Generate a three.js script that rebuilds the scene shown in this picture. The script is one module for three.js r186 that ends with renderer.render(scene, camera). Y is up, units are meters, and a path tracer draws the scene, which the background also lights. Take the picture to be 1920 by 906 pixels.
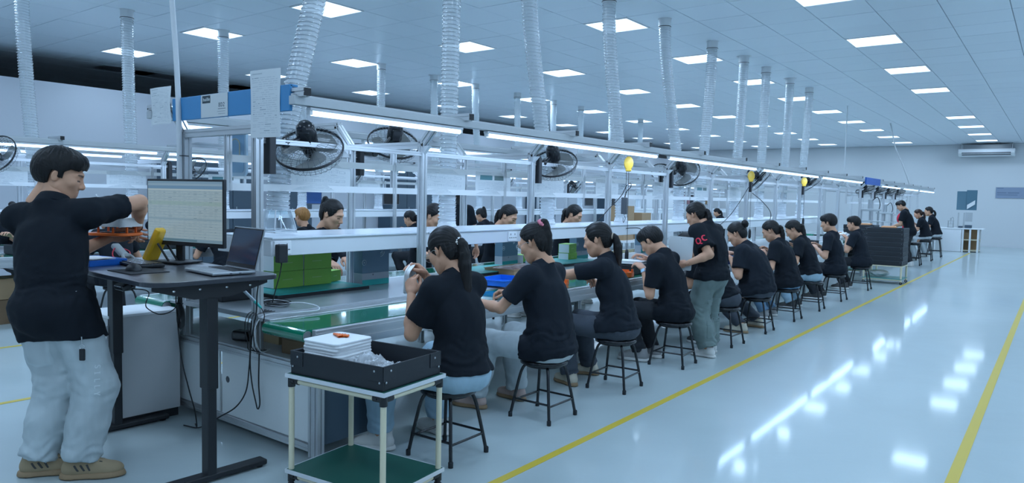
import * as THREE from 'three';
import { RoundedBoxGeometry } from 'three/addons/geometries/RoundedBoxGeometry.js';
import { mergeGeometries, mergeVertices } from 'three/addons/utils/BufferGeometryUtils.js';
import { ImprovedNoise } from 'three/addons/math/ImprovedNoise.js';
import { RectAreaLightUniformsLib } from 'three/addons/lights/RectAreaLightUniformsLib.js';
import { FontLoader } from 'three/addons/loaders/FontLoader.js';
import { TextGeometry } from 'three/addons/geometries/TextGeometry.js';

// ---------------------------------------------------------------- camera, sky, light levels
// Directions: x to the right across the lines, y up, and d = distance along the lines (z = -d).
const scene = new THREE.Scene();
scene.background = new THREE.Color(0.012, 0.016, 0.022);   // the building is closed; nothing of this shows
const camera = new THREE.PerspectiveCamera(2 * Math.atan(453 / 1355) * 180 / Math.PI, 1920 / 906, 0.05, 100);
camera.position.set(0, 1.5, 0);
camera.rotation.order = 'YXZ';
camera.rotation.set(-3.56 * Math.PI / 180, 37.214 * Math.PI / 180, 1.211 * Math.PI / 180);
const renderer = new THREE.WebGLRenderer({ antialias: true });
renderer.toneMapping = THREE.LinearToneMapping;
renderer.toneMappingExposure = 1.0;
renderer.shadowMap.enabled = true;
RectAreaLightUniformsLib.init();
const PANEL_LIGHT = 14.2, PANEL_GLOW = 3.2;       // ceiling panels: light given off, and what the eye sees of the diffuser
const TUBE_LIGHT = 52.0, TUBE_GLOW = 4.0;         // tubes over the workbenches
const PANEL_TINT = [0.57, 0.77, 1.0], TUBE_TINT = [0.47, 0.68, 1.0];
const CEIL = 3.82, FAR = 32.15, NEAR = -4.2, RIGHT = 3.4, LEFT = -14.0, LEFT_END = -23;

// ---------------------------------------------------------------- small helpers
let seed = 12345;
const rnd = () => { seed = (seed * 1664525 + 1013904223) >>> 0; return seed / 4294967296; };
const rr = (a, b) => a + (b - a) * rnd();
const perlin = new ImprovedNoise();
const V3 = (x, y, z) => new THREE.Vector3(x, y, z);
const clamp = (x, a, b) => Math.min(b, Math.max(a, x));
const lerp = (a, b, t) => a + (b - a) * t;
const deg = (a) => a * Math.PI / 180;
const used = {};
function numbered(name) { const n = used[name] = (used[name] ?? -1) + 1; return n ? name + '_' + String(n).padStart(3, '0') : name; }
function tag(o, label, category, group) {
  o.userData.label = label; o.userData.category = category;
  if (group) o.userData.group = group;
  return o;
}
function thing(name, label, category, [x, y, d] = [0, 0, 0], turn = 0, group) {
  const o = new THREE.Group(); o.name = numbered(name); scene.add(o);
  o.position.set(x, y, -d); o.rotation.y = turn;
  return tag(o, label, category, group);
}
function mesh(name, geo, mat, parent) {
  const g = Array.isArray(geo) ? merge(geo) : geo;
  const m = new THREE.Mesh(g, mat);
  m.castShadow = m.receiveShadow = true;
  if (parent === scene || parent === undefined) { m.name = numbered(name); scene.add(m); }
  else {
    const n = parent.children.filter((c) => c.name.replace(/_\d{3}$/, '') === name).length;
    m.name = n ? name + '_' + String(n).padStart(3, '0') : name;
    parent.add(m);
  }
  return m;
}
function merge(list) {
  const l = list.map((g) => { const q = g.index ? g.toNonIndexed() : g; for (const k of Object.keys(q.attributes)) if (!['position', 'normal', 'uv'].includes(k)) q.deleteAttribute(k); if (!q.attributes.uv) q.setAttribute('uv', new THREE.BufferAttribute(new Float32Array(q.attributes.position.count * 2), 2)); return q; });
  return l.length === 1 ? l[0] : mergeGeometries(l);
}
function struct(name, geo, mat, parent = scene) { const m = mesh(name, geo, mat, parent); if (parent === scene) m.userData.kind = 'structure'; return m; }
function copyOf(root, [x, y, d], turn, label, group) {
  const r = root.clone(); r.name = numbered(root.name.replace(/_\d{3}$/, '')); scene.add(r);
  r.position.set(x, y, -d); if (turn !== undefined) r.rotation.y = turn;
  r.userData = { ...root.userData }; if (label) r.userData.label = label; if (group) r.userData.group = group;
  return r;
}
// geometry: a box from its centre and size; with bevel when r > 0
function box(w, h, l, x = 0, y = 0, z = 0, r = 0) {
  const g = r > 0 ? new RoundedBoxGeometry(w, h, l, 2, Math.min(r, w / 2.01, h / 2.01, l / 2.01)) : new THREE.BoxGeometry(w, h, l);
  return g.translate(x, y, z);
}
function bar(a, b, r, n = 8, r2 = r) {           // cylinder between two points [x,y,z]
  const A = V3(...a), B = V3(...b), len = A.distanceTo(B);
  const g = new THREE.CylinderGeometry(r2, r, len, n, 1);
  g.applyQuaternion(new THREE.Quaternion().setFromUnitVectors(V3(0, 1, 0), B.clone().sub(A).normalize()));
  const m = A.add(B).multiplyScalar(0.5);
  return g.translate(m.x, m.y, m.z);
}
function tube(pts, r, seg = 0, n = 6, closed = false) {
  const c = new THREE.CatmullRomCurve3(pts.map((p) => V3(...p)), closed, 'centripetal');
  return new THREE.TubeGeometry(c, seg || pts.length * 8, r, n, closed);
}
function profile(a, b, w = 0.04, roll = 0) {     // slotted aluminium extrusion from a to b
  const A = V3(...a), B = V3(...b), len = A.distanceTo(B), h = w / 2, s = w * 0.11, dp = w * 0.14;
  const pts = [];
  const side = [[-h, -h], [-s, -h], [-s, -h + dp], [s, -h + dp], [s, -h]];
  for (let k = 0; k < 4; k++) for (const [x, y] of side) { const c = Math.cos(k * Math.PI / 2), q = Math.sin(k * Math.PI / 2); pts.push(new THREE.Vector2(x * c - y * q, x * q + y * c)); }
  const g = new THREE.ExtrudeGeometry(new THREE.Shape(pts), { depth: len, bevelEnabled: false });
  if (roll) g.rotateZ(roll);
  const dir = B.clone().sub(A).normalize();
  const m = new THREE.Matrix4().lookAt(dir, V3(0, 0, 0), Math.abs(dir.y) > 0.98 ? V3(1, 0, 0) : V3(0, 1, 0));
  g.applyMatrix4(m).translate(A.x, A.y, A.z);
  return g;
}
function lathe(pts, n = 24) { return new THREE.LatheGeometry(pts.map(([r, y]) => new THREE.Vector2(r, y)), n); }
function plate(pts, depth, bevel = 0) {          // extruded outline in xy, thickness along z
  const s = new THREE.Shape(pts.map(([x, y]) => new THREE.Vector2(x, y)));
  return new THREE.ExtrudeGeometry(s, { depth, bevelEnabled: bevel > 0, bevelThickness: bevel, bevelSize: bevel, bevelSegments: 2 });
}
function roundRect(w, h, r) {
  const s = new THREE.Shape(), x = -w / 2, y = -h / 2;
  s.moveTo(x + r, y); s.lineTo(x + w - r, y); s.absarc(x + w - r, y + r, r, -Math.PI / 2, 0); s.lineTo(x + w, y + h - r); s.absarc(x + w - r, y + h - r, r, 0, Math.PI / 2);
  s.lineTo(x + r, y + h); s.absarc(x + r, y + h - r, r, Math.PI / 2, Math.PI); s.lineTo(x, y + r); s.absarc(x + r, y + r, r, Math.PI, 1.5 * Math.PI);
  return s;
}
function place(g, { at = [0, 0, 0], x, y, z }) { if (x) g.rotateX(x); if (y) g.rotateY(y); if (z) g.rotateZ(z); return g.translate(...at); }

// ---------------------------------------------------------------- textures and materials
function pixelTexture(w, h, fn, srgb, repeat) {
  const data = new Uint8Array(w * h * 4);
  for (let y = 0; y < h; y++) for (let x = 0; x < w; x++) { const c = fn(x / w, y / h), i = (y * w + x) * 4; data[i] = c[0] * 255; data[i + 1] = c[1] * 255; data[i + 2] = c[2] * 255; data[i + 3] = 255; }
  const t = new THREE.DataTexture(data, w, h);
  if (srgb) t.colorSpace = THREE.SRGBColorSpace;
  t.wrapS = t.wrapT = THREE.RepeatWrapping; t.magFilter = THREE.LinearFilter; t.minFilter = THREE.LinearMipmapLinearFilter; t.generateMipmaps = true; t.needsUpdate = true;
  if (repeat) t.repeat.set(repeat, repeat);
  return t;
}
function tileNoise(u, v, f, s = 0) {             // noise that repeats over the unit square
  const a = u * 2 * Math.PI, b = v * 2 * Math.PI, r = f / (2 * Math.PI);
  return perlin.noise(Math.cos(a) * r + 7 + s, Math.sin(a) * r + 3 + Math.cos(b) * r * 0.97, Math.sin(b) * r + 11 + s * 1.7 + Math.cos(a) * r * 0.31);
}
function canvasTexture(w, h, draw) {
  const c = document.createElement('canvas'); c.width = w; c.height = h;
  const q = c.getContext('2d'); draw(q, w, h);
  const t = new THREE.CanvasTexture(c); t.colorSpace = THREE.SRGBColorSpace; t.magFilter = THREE.LinearFilter;
  return t;
}
const std = (rgb, roughness = 0.6, extra = {}) => new THREE.MeshPhysicalMaterial({ color: new THREE.Color().setRGB(...rgb), roughness, ...extra });
const fabricBump = pixelTexture(256, 256, (u, v) => { const w = 0.5 + 0.2 * Math.sin(u * 402) * Math.sin(v * 402) + 0.3 * tileNoise(u, v, 9); return [w, w, w]; }, false);
const floorTint = pixelTexture(512, 512, (u, v) => { const n = 0.94 + 0.05 * tileNoise(u, v, 4) + 0.025 * tileNoise(u, v, 19, 3); return [n, n, n]; }, false, 1 / 5);
const floorBump = pixelTexture(512, 512, (u, v) => { const n = 0.5 + 0.34 * tileNoise(u, v, 16) + 0.10 * tileNoise(u, v, 60, 2); return [n, n, n]; }, false, 1 / 2.6);
const steelBump = pixelTexture(128, 256, (u, v) => { const n = 0.5 + 0.4 * perlin.noise(u * 2, v * 120, 1.5); return [n, n, n]; }, false);
const M = {
  floor: std([0.475, 0.56, 0.575], 0.34, { map: floorTint, bumpMap: floorBump, bumpScale: 0.0026, specularIntensity: 0.45, clearcoat: 0.42, clearcoatRoughness: 0.075 }),
  ceiling: std([0.80, 0.87, 0.94], 0.30, { specularIntensity: 1.0 }),
  seam: std([0.36, 0.40, 0.44], 0.8),
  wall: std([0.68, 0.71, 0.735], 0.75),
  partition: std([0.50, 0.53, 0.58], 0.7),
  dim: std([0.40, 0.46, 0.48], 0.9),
  tape: std([0.62, 0.46, 0.045], 0.45),
  panelFrame: std([0.8, 0.82, 0.84], 0.5),
  panel: new THREE.MeshStandardMaterial({ color: 0x222222, roughness: 0.6, emissive: new THREE.Color().setRGB(...PANEL_TINT), emissiveIntensity: PANEL_GLOW, name: 'panel_light' }),
  tube: new THREE.MeshStandardMaterial({ color: 0x222222, roughness: 0.6, emissive: new THREE.Color().setRGB(...TUBE_TINT), emissiveIntensity: TUBE_GLOW, name: 'tube_light' }),
  alu: std([0.62, 0.64, 0.66], 0.36, { metalness: 0.75 }),
  aluDull: std([0.50, 0.53, 0.55], 0.45, { metalness: 0.55 }),
  whiteMetal: std([0.66, 0.69, 0.72], 0.4),
  steel: std([0.48, 0.51, 0.53], 0.32, { metalness: 0.85, bumpMap: steelBump, bumpScale: 0.0004 }),
  guard: std([0.10, 0.115, 0.13], 0.4, { metalness: 0.5 }),
  chrome: std([0.75, 0.76, 0.78], 0.16, { metalness: 1 }),
  shelf: std([0.66, 0.70, 0.75], 0.22),
  beltGreen: std([0.006, 0.22, 0.125], 0.16, { clearcoat: 0.9, clearcoatRoughness: 0.05 }),
  matGreen: std([0.014, 0.34, 0.32], 0.45),
  matDark: std([0.006, 0.085, 0.062], 0.5),
  greyTop: std([0.34, 0.37, 0.39], 0.28, { clearcoat: 0.3, clearcoatRoughness: 0.15 }),
  black: std([0.012, 0.014, 0.018], 0.5),
  blackGloss: std([0.012, 0.014, 0.018], 0.22),
  blackSoft: std([0.016, 0.019, 0.024], 0.75),
  tray: std([0.014, 0.018, 0.024], 0.55, { bumpMap: fabricBump, bumpScale: 0.0006 }),
  deskBlack: std([0.020, 0.024, 0.034], 0.30, { clearcoat: 0.4, clearcoatRoughness: 0.25 }),
  blue: std([0.045, 0.24, 0.50], 0.5),
  blueTray: std([0.012, 0.17, 0.72], 0.35),
  cream: std([0.72, 0.66, 0.48], 0.35),
  joint: std([0.010, 0.012, 0.014], 0.35),
  white: std([0.80, 0.82, 0.84], 0.45),
  paper: std([0.80, 0.82, 0.84], 0.8),
  orange: std([0.85, 0.16, 0.02], 0.4),
  yellow: std([0.86, 0.50, 0.03], 0.4),
  yellowPale: std([0.80, 0.50, 0.06], 0.4),
  green: std([0.27, 0.52, 0.075], 0.5),
  cardboard: std([0.42, 0.28, 0.16], 0.85),
  cardboardDark: std([0.20, 0.13, 0.075], 0.85),
  cable: std([0.012, 0.013, 0.016], 0.5),
  cableWhite: std([0.62, 0.66, 0.68], 0.45),
  grey: std([0.30, 0.33, 0.36], 0.5),
  greyDark: std([0.075, 0.085, 0.10], 0.5),
  darkBlueGrey: std([0.05, 0.085, 0.12], 0.45),
  fanBlade: std([0.26, 0.27, 0.26], 0.25, { transmission: 0.35, ior: 1.3 }),
  hose: std([0.80, 0.86, 0.90], 0.14, { transmission: 0.30, ior: 1.45, specularIntensity: 1 }),
  acrylic: std([0.90, 0.95, 0.97], 0.06, { transmission: 0.92, ior: 1.4 }),
  film: std([0.93, 0.95, 0.97], 0.12, { transmission: 0.72, ior: 1.35 }),
  red: std([0.75, 0.02, 0.06], 0.5),
  pink: std([0.78, 0.24, 0.32], 0.7),
};
// ---------------------------------------------------------------- the hall
function flat(x0, x1, d0, d1, y, t) { return new THREE.BoxGeometry(x1 - x0, t, d1 - d0).translate((x0 + x1) / 2, y, -(d0 + d1) / 2); }
function worldUV(g, ax, ay) { const p = g.attributes.position, uv = g.attributes.uv; for (let i = 0; i < p.count; i++) uv.setXY(i, p.getComponent(i, ax), p.getComponent(i, ay)); return g; }
const floor = struct('floor', worldUV(flat(LEFT_END, RIGHT + 0.2, NEAR - 0.2, FAR + 0.2, -0.05, 0.1), 0, 2), M.floor);
const ceiling = struct('ceiling', flat(LEFT_END, RIGHT + 0.2, NEAR - 0.2, FAR + 0.2, CEIL + 0.085, 0.15), M.seam);
struct('wall_far', flat(LEFT_END, RIGHT + 0.2, FAR, FAR + 0.2, CEIL / 2, CEIL), M.wall);
struct('wall_near', flat(LEFT_END, RIGHT + 0.2, NEAR - 0.2, NEAR, CEIL / 2, CEIL), M.wall);
struct('wall_right', flat(RIGHT, RIGHT + 0.2, NEAR, FAR, CEIL / 2, CEIL), M.wall);
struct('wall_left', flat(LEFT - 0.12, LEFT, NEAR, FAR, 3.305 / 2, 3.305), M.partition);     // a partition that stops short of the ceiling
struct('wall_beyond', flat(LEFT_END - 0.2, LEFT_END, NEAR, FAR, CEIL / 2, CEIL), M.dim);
struct('baseboard_far', box(RIGHT - LEFT, 0.09, 0.015, (RIGHT + LEFT) / 2, 0.045, -FAR + 0.008), M.whiteMetal);
// ceiling tiles: four to each light spacing
const TX = 2.645 / 4, TD = 2.718 / 4, X0 = -2.253, D0 = 5.958;
const lamps = [];                                // [column, row]
for (let c = -2; c <= 4; c++) for (let k = -3; k <= 9; k++) if (!(c === 0 && k === 5)) lamps.push([c, k]);
const isLamp = new Set(lamps.map(([c, k]) => (-c * 4) + ',' + k * 4));
{
  const tiles = [];
  const camF = V3(-Math.sin(deg(37.2)), 0, -Math.cos(deg(37.2)));
  for (let i = -20; i <= 8; i++) for (let j = -14; j <= 38; j++) {
    if (isLamp.has(i + ',' + j)) continue;
    const x = X0 + i * TX, d = D0 + j * TD;
    if (x < -15.0 || x > RIGHT - 0.33 || d < NEAR + 0.3 || d > FAR - 0.3) continue;
    const zc = camF.dot(V3(x, 0, -d)), xc = V3(x, 0, -d).dot(V3(Math.cos(deg(37.2)), 0, -Math.sin(deg(37.2))));
    const seen = zc > 2 && Math.abs(xc / zc) < 0.76 && (CEIL - 1.5) / zc < 0.42;
    tiles.push({ x, d, seen, zc });
  }
  tiles.sort((a, b) => (b.seen - a.seen) || a.zc - b.zc);
  const g = new THREE.BoxGeometry(TX - 0.010, 0.02, TD - 0.010), tones = [0, 1, 2].map((k) => { const m = M.ceiling.clone(); m.color.multiplyScalar(1 - k * 0.012); return m; });
  const rest = [];
  tiles.forEach((t, n) => {
    if (n < 290 && t.seen) { const m = mesh('ceiling_tile', g, tones[n % 3], ceiling); m.position.set(t.x, CEIL + 0.01 + (n * 7 % 5) * 0.0005, -t.d); }
    else rest.push(g.clone().translate(t.x, CEIL + 0.01, -t.d));
  });
  for (let i = 0; i < 12; i++) rest.push(flat(LEFT_END + i * 0.7, LEFT_END + 0.69 + i * 0.7, NEAR, FAR, CEIL + 0.01, 0.02));
  const r = mesh('ceiling_tile', mergeGeometries(rest), M.ceiling, ceiling); r.userData.kind = 'stuff';
}
// ceiling panel lights
const ordinal = ['first', 'second', 'third', 'fourth', 'fifth', 'sixth', 'seventh', 'eighth', 'ninth', 'tenth', 'eleventh', 'twelfth', 'thirteenth', 'fourteenth', 'fifteenth', 'sixteenth', 'seventeenth', 'eighteenth', 'nineteenth', 'twentieth'];
const columnName = { '-2': 'by the right wall', '-1': 'right of the aisle tape', 0: 'over the open aisle', 1: 'over the front stools', 2: 'over the front line\'s far side', 3: 'over the gap between the lines', 4: 'over the second line' };
{
  let proto;
  for (const [c, k] of lamps) {
    const x = X0 - c * 2.645, d = D0 + k * 2.718;
    const label = `ceiling panel light ${columnName[c]}, ${ordinal[9 - k]} from the far wall`;
    let t;
    if (!proto) {
      t = proto = thing('panel_light', label, 'ceiling light', [x, CEIL, d], 0, 'square ceiling panel lights');
      const s = 0.325, f = 0.016;
      mesh('frame', [box(2 * s, 0.014, f, 0, -0.002, s - f / 2), box(2 * s, 0.014, f, 0, -0.002, -s + f / 2), box(f, 0.014, 2 * s - 2 * f, s - f / 2, -0.002, 0), box(f, 0.014, 2 * s - 2 * f, -s + f / 2, -0.002, 0)], M.panelFrame, t);
      mesh('diffuser', box(2 * s - 2 * f, 0.008, 2 * s - 2 * f, 0, 0.002, 0), M.panel, t);
    } else t = copyOf(proto, [x, CEIL, d], 0, label);
    const l = new THREE.RectAreaLight(new THREE.Color().setRGB(...PANEL_TINT), PANEL_LIGHT, 0.61, 0.61);
    l.name = 'panel_glow'; l.position.set(x, CEIL - 0.012, -d); l.rotation.x = -Math.PI / 2; scene.add(l);
  }
}
// yellow floor tape
const tape = (x, d0, d1, label, w = 0.052) => tag(mesh('floor_tape', box(w, 0.002, d1 - d0, x, 0.001, -(d0 + d1) / 2), M.tape), label, 'floor tape');
tape(-2.29, -2, 27.3, 'yellow floor tape running beside the row of black stools');
tape(-0.40, -2, 30, 'yellow floor tape along the open side of the aisle', 0.06);
tape(-5.75, -1, 27, 'yellow floor tape behind the standing man, nearer the front line', 0.05);
tape(-7.75, -1, 27, 'thin yellow floor tape in front of the second line of benches', 0.05);
// ---------------------------------------------------------------- bench lines
// A line is a long conveyor bench (belts on both sides of a middle board), a slotted aluminium frame over it,
// a boxed shelf down the middle, light tubes along both edges, exhaust hoses from the ceiling.
function conveyorBench(cx, d0, d1, label, step, first) {
  const t = thing('conveyor_bench', label, 'workbench', [cx, 0, d0]), L = d1 - d0;
  for (const s of [-1, 1]) {
    mesh('side_rail', [box(0.035, 0.115, L, s * 0.975, 0.688, -L / 2, 0.004), box(0.008, 0.02, L, s * 0.996, 0.715, -L / 2), box(0.008, 0.02, L, s * 0.996, 0.665, -L / 2)], M.alu, t);
    // belt: a flat loop, round at both ends
    const r = 0.036, o = []; for (let k = 0; k <= 10; k++) { const a = Math.PI / 2 + k * Math.PI / 10; o.push([Math.cos(a) * r - 0.02, Math.sin(a) * r]); }
    for (let k = 0; k <= 10; k++) { const a = -Math.PI / 2 + k * Math.PI / 10; o.push([Math.cos(a) * r + L + 0.02, Math.sin(a) * r]); }
    mesh('belt', plate(o, 0.375).rotateY(Math.PI / 2).translate(s * 0.76 - 0.1875, 0.711, 0), M.beltGreen, t);
    mesh('roller', bar([s * 0.76 - 0.19, 0.711, 0.022], [s * 0.76 + 0.19, 0.711, 0.022], 0.03, 14), M.steel, t);
    mesh('edge_strip', box(0.12, 0.02, L, s * 0.51, 0.745, -L / 2, 0.003), M.alu, t);
  }
  mesh('middle_board', box(0.90, 0.03, L, 0, 0.752, -L / 2, 0.003), M.greyTop, t);
  for (let d = first; d <= L; d += step) for (const s of [-1, 1]) mesh('leg', [profile([s * 0.93, 0.02, -d], [s * 0.93, 0.64, -d], 0.045), box(0.05, 0.02, 0.05, s * 0.93, 0.01, -d)], M.aluDull, t);
  for (let d = first; d <= L; d += step) mesh('cross_beam', profile([-0.93, 0.60, -d], [0.93, 0.60, -d], 0.04), M.aluDull, t);
  return t;
}
function overheadFrame(cx, d0, n, step, label, near) {
  const t = thing('overhead_frame', label, 'frame', [cx, 0.767, d0]), y = (v) => v - 0.767, L = (n - 1) * step, w = 0.05, X = 0.40;
  for (let k = 0; k < n; k++) {
    const z = -k * step, top = [], cap = [];
    for (const s of [-1, 1]) {
      mesh('post', [profile([s * X, k === 0 && near ? y(0.535) : 0, z], [s * X, y(1.89), z], w)], M.alu, t);
      top.push(profile([s * X, y(1.87), z], [s * (X + 0.17), y(2.05), z], w), profile([s * (X + 0.14), y(2.05), z], [s * (X + 0.47), y(2.05), z], w));
      cap.push(box(0.006, 0.042, 0.042, s * (X + 0.473), y(2.05), z));
      top.push(plate([[0, 0], [s * 0.06, 0.06], [0, 0.06]], 0.03).translate(s * (X + 0.02), y(1.80), z - 0.015));
    }
    mesh('arm', top.slice(0, 2), M.alu, t); mesh('arm', top.slice(3, 5), M.alu, t);
    mesh('bracket', top[2], M.whiteMetal, t); mesh('bracket', top[5], M.whiteMetal, t);
    mesh('end_cap', cap[0], M.black, t); mesh('end_cap', cap[1], M.black, t);
    mesh('crossbar', profile([-X + 0.02, y(1.865), z], [X - 0.02, y(1.865), z], w), M.alu, t);
    mesh('hanger', profile([0.09, y(1.85), z], [0.09, y(1.50), z], w * 0.7), M.alu, t);
  }
  for (const s of [-1, 1]) {
    mesh('light_rail', [box(0.055, 0.05, L + 0.3, s * 0.80, y(2.005), -L / 2 - 0.1, 0.004), box(0.015, 0.012, L + 0.3, s * 0.80, y(2.034), -L / 2 - 0.1)], M.aluDull, t);
    mesh('long_beam', profile([s * X, y(1.80), 0], [s * X, y(1.80), -L], 0.03), M.alu, t);
  }
  mesh('sheet_rail', box(0.010, 0.045, L, 0.10, y(1.70), -L / 2), M.white, t);
  mesh('sheet_rail', box(0.010, 0.045, L, 0.10, y(1.525), -L / 2), M.white, t);
  return t;
}
function shelf(cx, d0, d1, label, panels) {
  const t = thing('middle_shelf', label, 'shelf', [cx, 1.09, d0]), L = d1 - d0;
  mesh('casing', box(0.60, 0.105, L, 0, 0.058, -L / 2, 0.004), M.whiteMetal, t);
  const n = Math.max(1, Math.round(L / panels));
  for (let k = 0; k < n; k++) mesh('lid', box(0.62, 0.014, L / n - 0.008, 0, 0.118, -(k + 0.5) * L / n, 0.004), M.shelf, t);
  return t;
}
function outlet(x, y, d, label) {
  const t = thing('power_outlet', label, 'outlet', [x, y, d]);
  mesh('plate', box(0.012, 0.085, 0.125, 0.006, 0, 0, 0.003), M.white, t);
  for (const s of [-1, 1]) mesh('socket', [box(0.003, 0.016, 0.006, 0.0125, 0.018, s * 0.03), box(0.003, 0.006, 0.014, 0.0125, -0.012, s * 0.03 - 0.014), box(0.003, 0.006, 0.014, 0.0125, -0.012, s * 0.03 + 0.014)], M.greyDark, t);
  return t;
}
function lightTube(x, d0, d1, label, y = 1.968, glow = true) {
  const t = thing('light_tube', label, 'tube light', [x, y, (d0 + d1) / 2]), L = d1 - d0;
  mesh('housing', box(0.042, 0.018, L, 0, 0.0, 0, 0.004), M.whiteMetal, t);
  mesh('tube', bar([0, -0.022, -L / 2 + 0.02], [0, -0.022, L / 2 - 0.02], 0.0155, 12), M.tube, t);
  for (const s of [-1, 1]) mesh('end_clip', box(0.03, 0.03, 0.02, 0, -0.018, s * (L / 2 - 0.01), 0.003), M.white, t);
  if (glow) {
    const l = new THREE.RectAreaLight(new THREE.Color().setRGB(...TUBE_TINT), TUBE_LIGHT, 0.032, L - 0.06);
    l.name = 'tube_glow'; l.position.set(x, y - 0.042, -(d0 + d1) / 2); l.rotation.x = -Math.PI / 2; scene.add(l);
  }
  return t;
}
const hosesMade = {};
function duct(top, bottom, label, group, bend = 0, fine = true, hooded = false) {   // [x, d] at the ceiling and above the shelf
  const t = thing('exhaust_duct', label, 'duct', [bottom[0], 1.226, bottom[1]], 0, group);
  const dx = top[0] - bottom[0], dz = -(top[1] - bottom[1]), yTop = CEIL - 0.09 - 1.226, y0 = hooded ? 0.15 : 0.004, r = 0.070;
  const at = (v) => { const s = v * v * (3 - 2 * v); return [dx * s + bend * Math.sin(v * Math.PI), y0 + (yTop - y0) * v, dz * s]; };
  // corrugated wall
  const rings = fine ? 78 : 46, seg = fine ? 18 : 12, pos = [], idx = [];
  for (let i = 0; i <= rings * 2; i++) {
    const [x, y, z] = at(i / (rings * 2)), q = r + (i % 2 ? 0.0075 : -0.0045) + 0.002 * perlin.noise(i * 0.9, top[1], 2);
    for (let k = 0; k < seg; k++) { const a = k / seg * 2 * Math.PI; pos.push(x + Math.cos(a) * q, y, z + Math.sin(a) * q); }
    if (i) for (let k = 0; k < seg; k++) { const a = (i - 1) * seg + k, b = (i - 1) * seg + (k + 1) % seg; idx.push(a, a + seg, b, b, a + seg, b + seg); }
  }
  const g = new THREE.BufferGeometry(); g.setAttribute('position', new THREE.Float32BufferAttribute(pos, 3)); g.setIndex(idx); g.computeVertexNormals();
  mesh('hose', g, M.hose, t);
  if (fine) {
    const pts = []; const turns = rings, per = 10;
    for (let i = 0; i <= turns * per; i++) { const v = i / (turns * per), [x, y, z] = at(v), a = i / per * 2 * Math.PI; pts.push(V3(x + Math.cos(a) * (r + 0.007), y, z + Math.sin(a) * (r + 0.007))); }
    mesh('wire_coil', new THREE.TubeGeometry(new THREE.CatmullRomCurve3(pts), turns * per, 0.0030, 4), M.chrome, t);
  }
  const c = mesh('ceiling_collar', lathe([[0.066, -0.03], [0.079, -0.03], [0.079, 0.086], [0.12, 0.088]], 20).translate(dx, yTop + 0.004, dz), M.whiteMetal, t);
  mesh('clamp', new THREE.TorusGeometry(0.081, 0.004, 5, 20).rotateX(Math.PI / 2).translate(dx, yTop - 0.012, dz), M.black, t);
  if (hooded) {
    const hood = (a, ya, b, yb) => { const q = new THREE.CylinderGeometry(a * 1.414, b * 1.414, ya - yb, 4, 1, true); return q.rotateY(Math.PI / 4).translate(0, (ya + yb) / 2, 0); };
    mesh('hood', [hood(0.058, 0.15, 0.085, 0.02), hood(0.085, 0.02, 0.085, 0.0)], M.acrylic, t);
    mesh('hood_neck', lathe([[0.058, 0.12], [0.066, 0.125], [0.066, 0.16]], 20), M.acrylic, t);
    const e = []; for (const [sx, sz] of [[1, 1], [1, -1], [-1, 1], [-1, -1]]) e.push(bar([sx * 0.058, 0.15, sz * 0.058], [sx * 0.085, 0.02, sz * 0.085], 0.004, 6)); for (const y of [0.02, 0.003]) for (const s of [-1, 1]) e.push(box(0.176, 0.006, 0.006, 0, y, s * 0.085), box(0.006, 0.006, 0.176, s * 0.085, y, 0)); for (const s of [-1, 1]) e.push(box(0.122, 0.005, 0.005, 0, 0.15, s * 0.058), box(0.005, 0.005, 0.122, s * 0.058, 0.15, 0));
    mesh('hood_frame', e, M.whiteMetal, t);
  } else mesh('base_ring', lathe([[0.066, 0.0], [0.085, 0.0], [0.085, 0.012], [0.077, 0.03], [0.077, 0.05]], 20), M.whiteMetal, t);
  return t;
}
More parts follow.
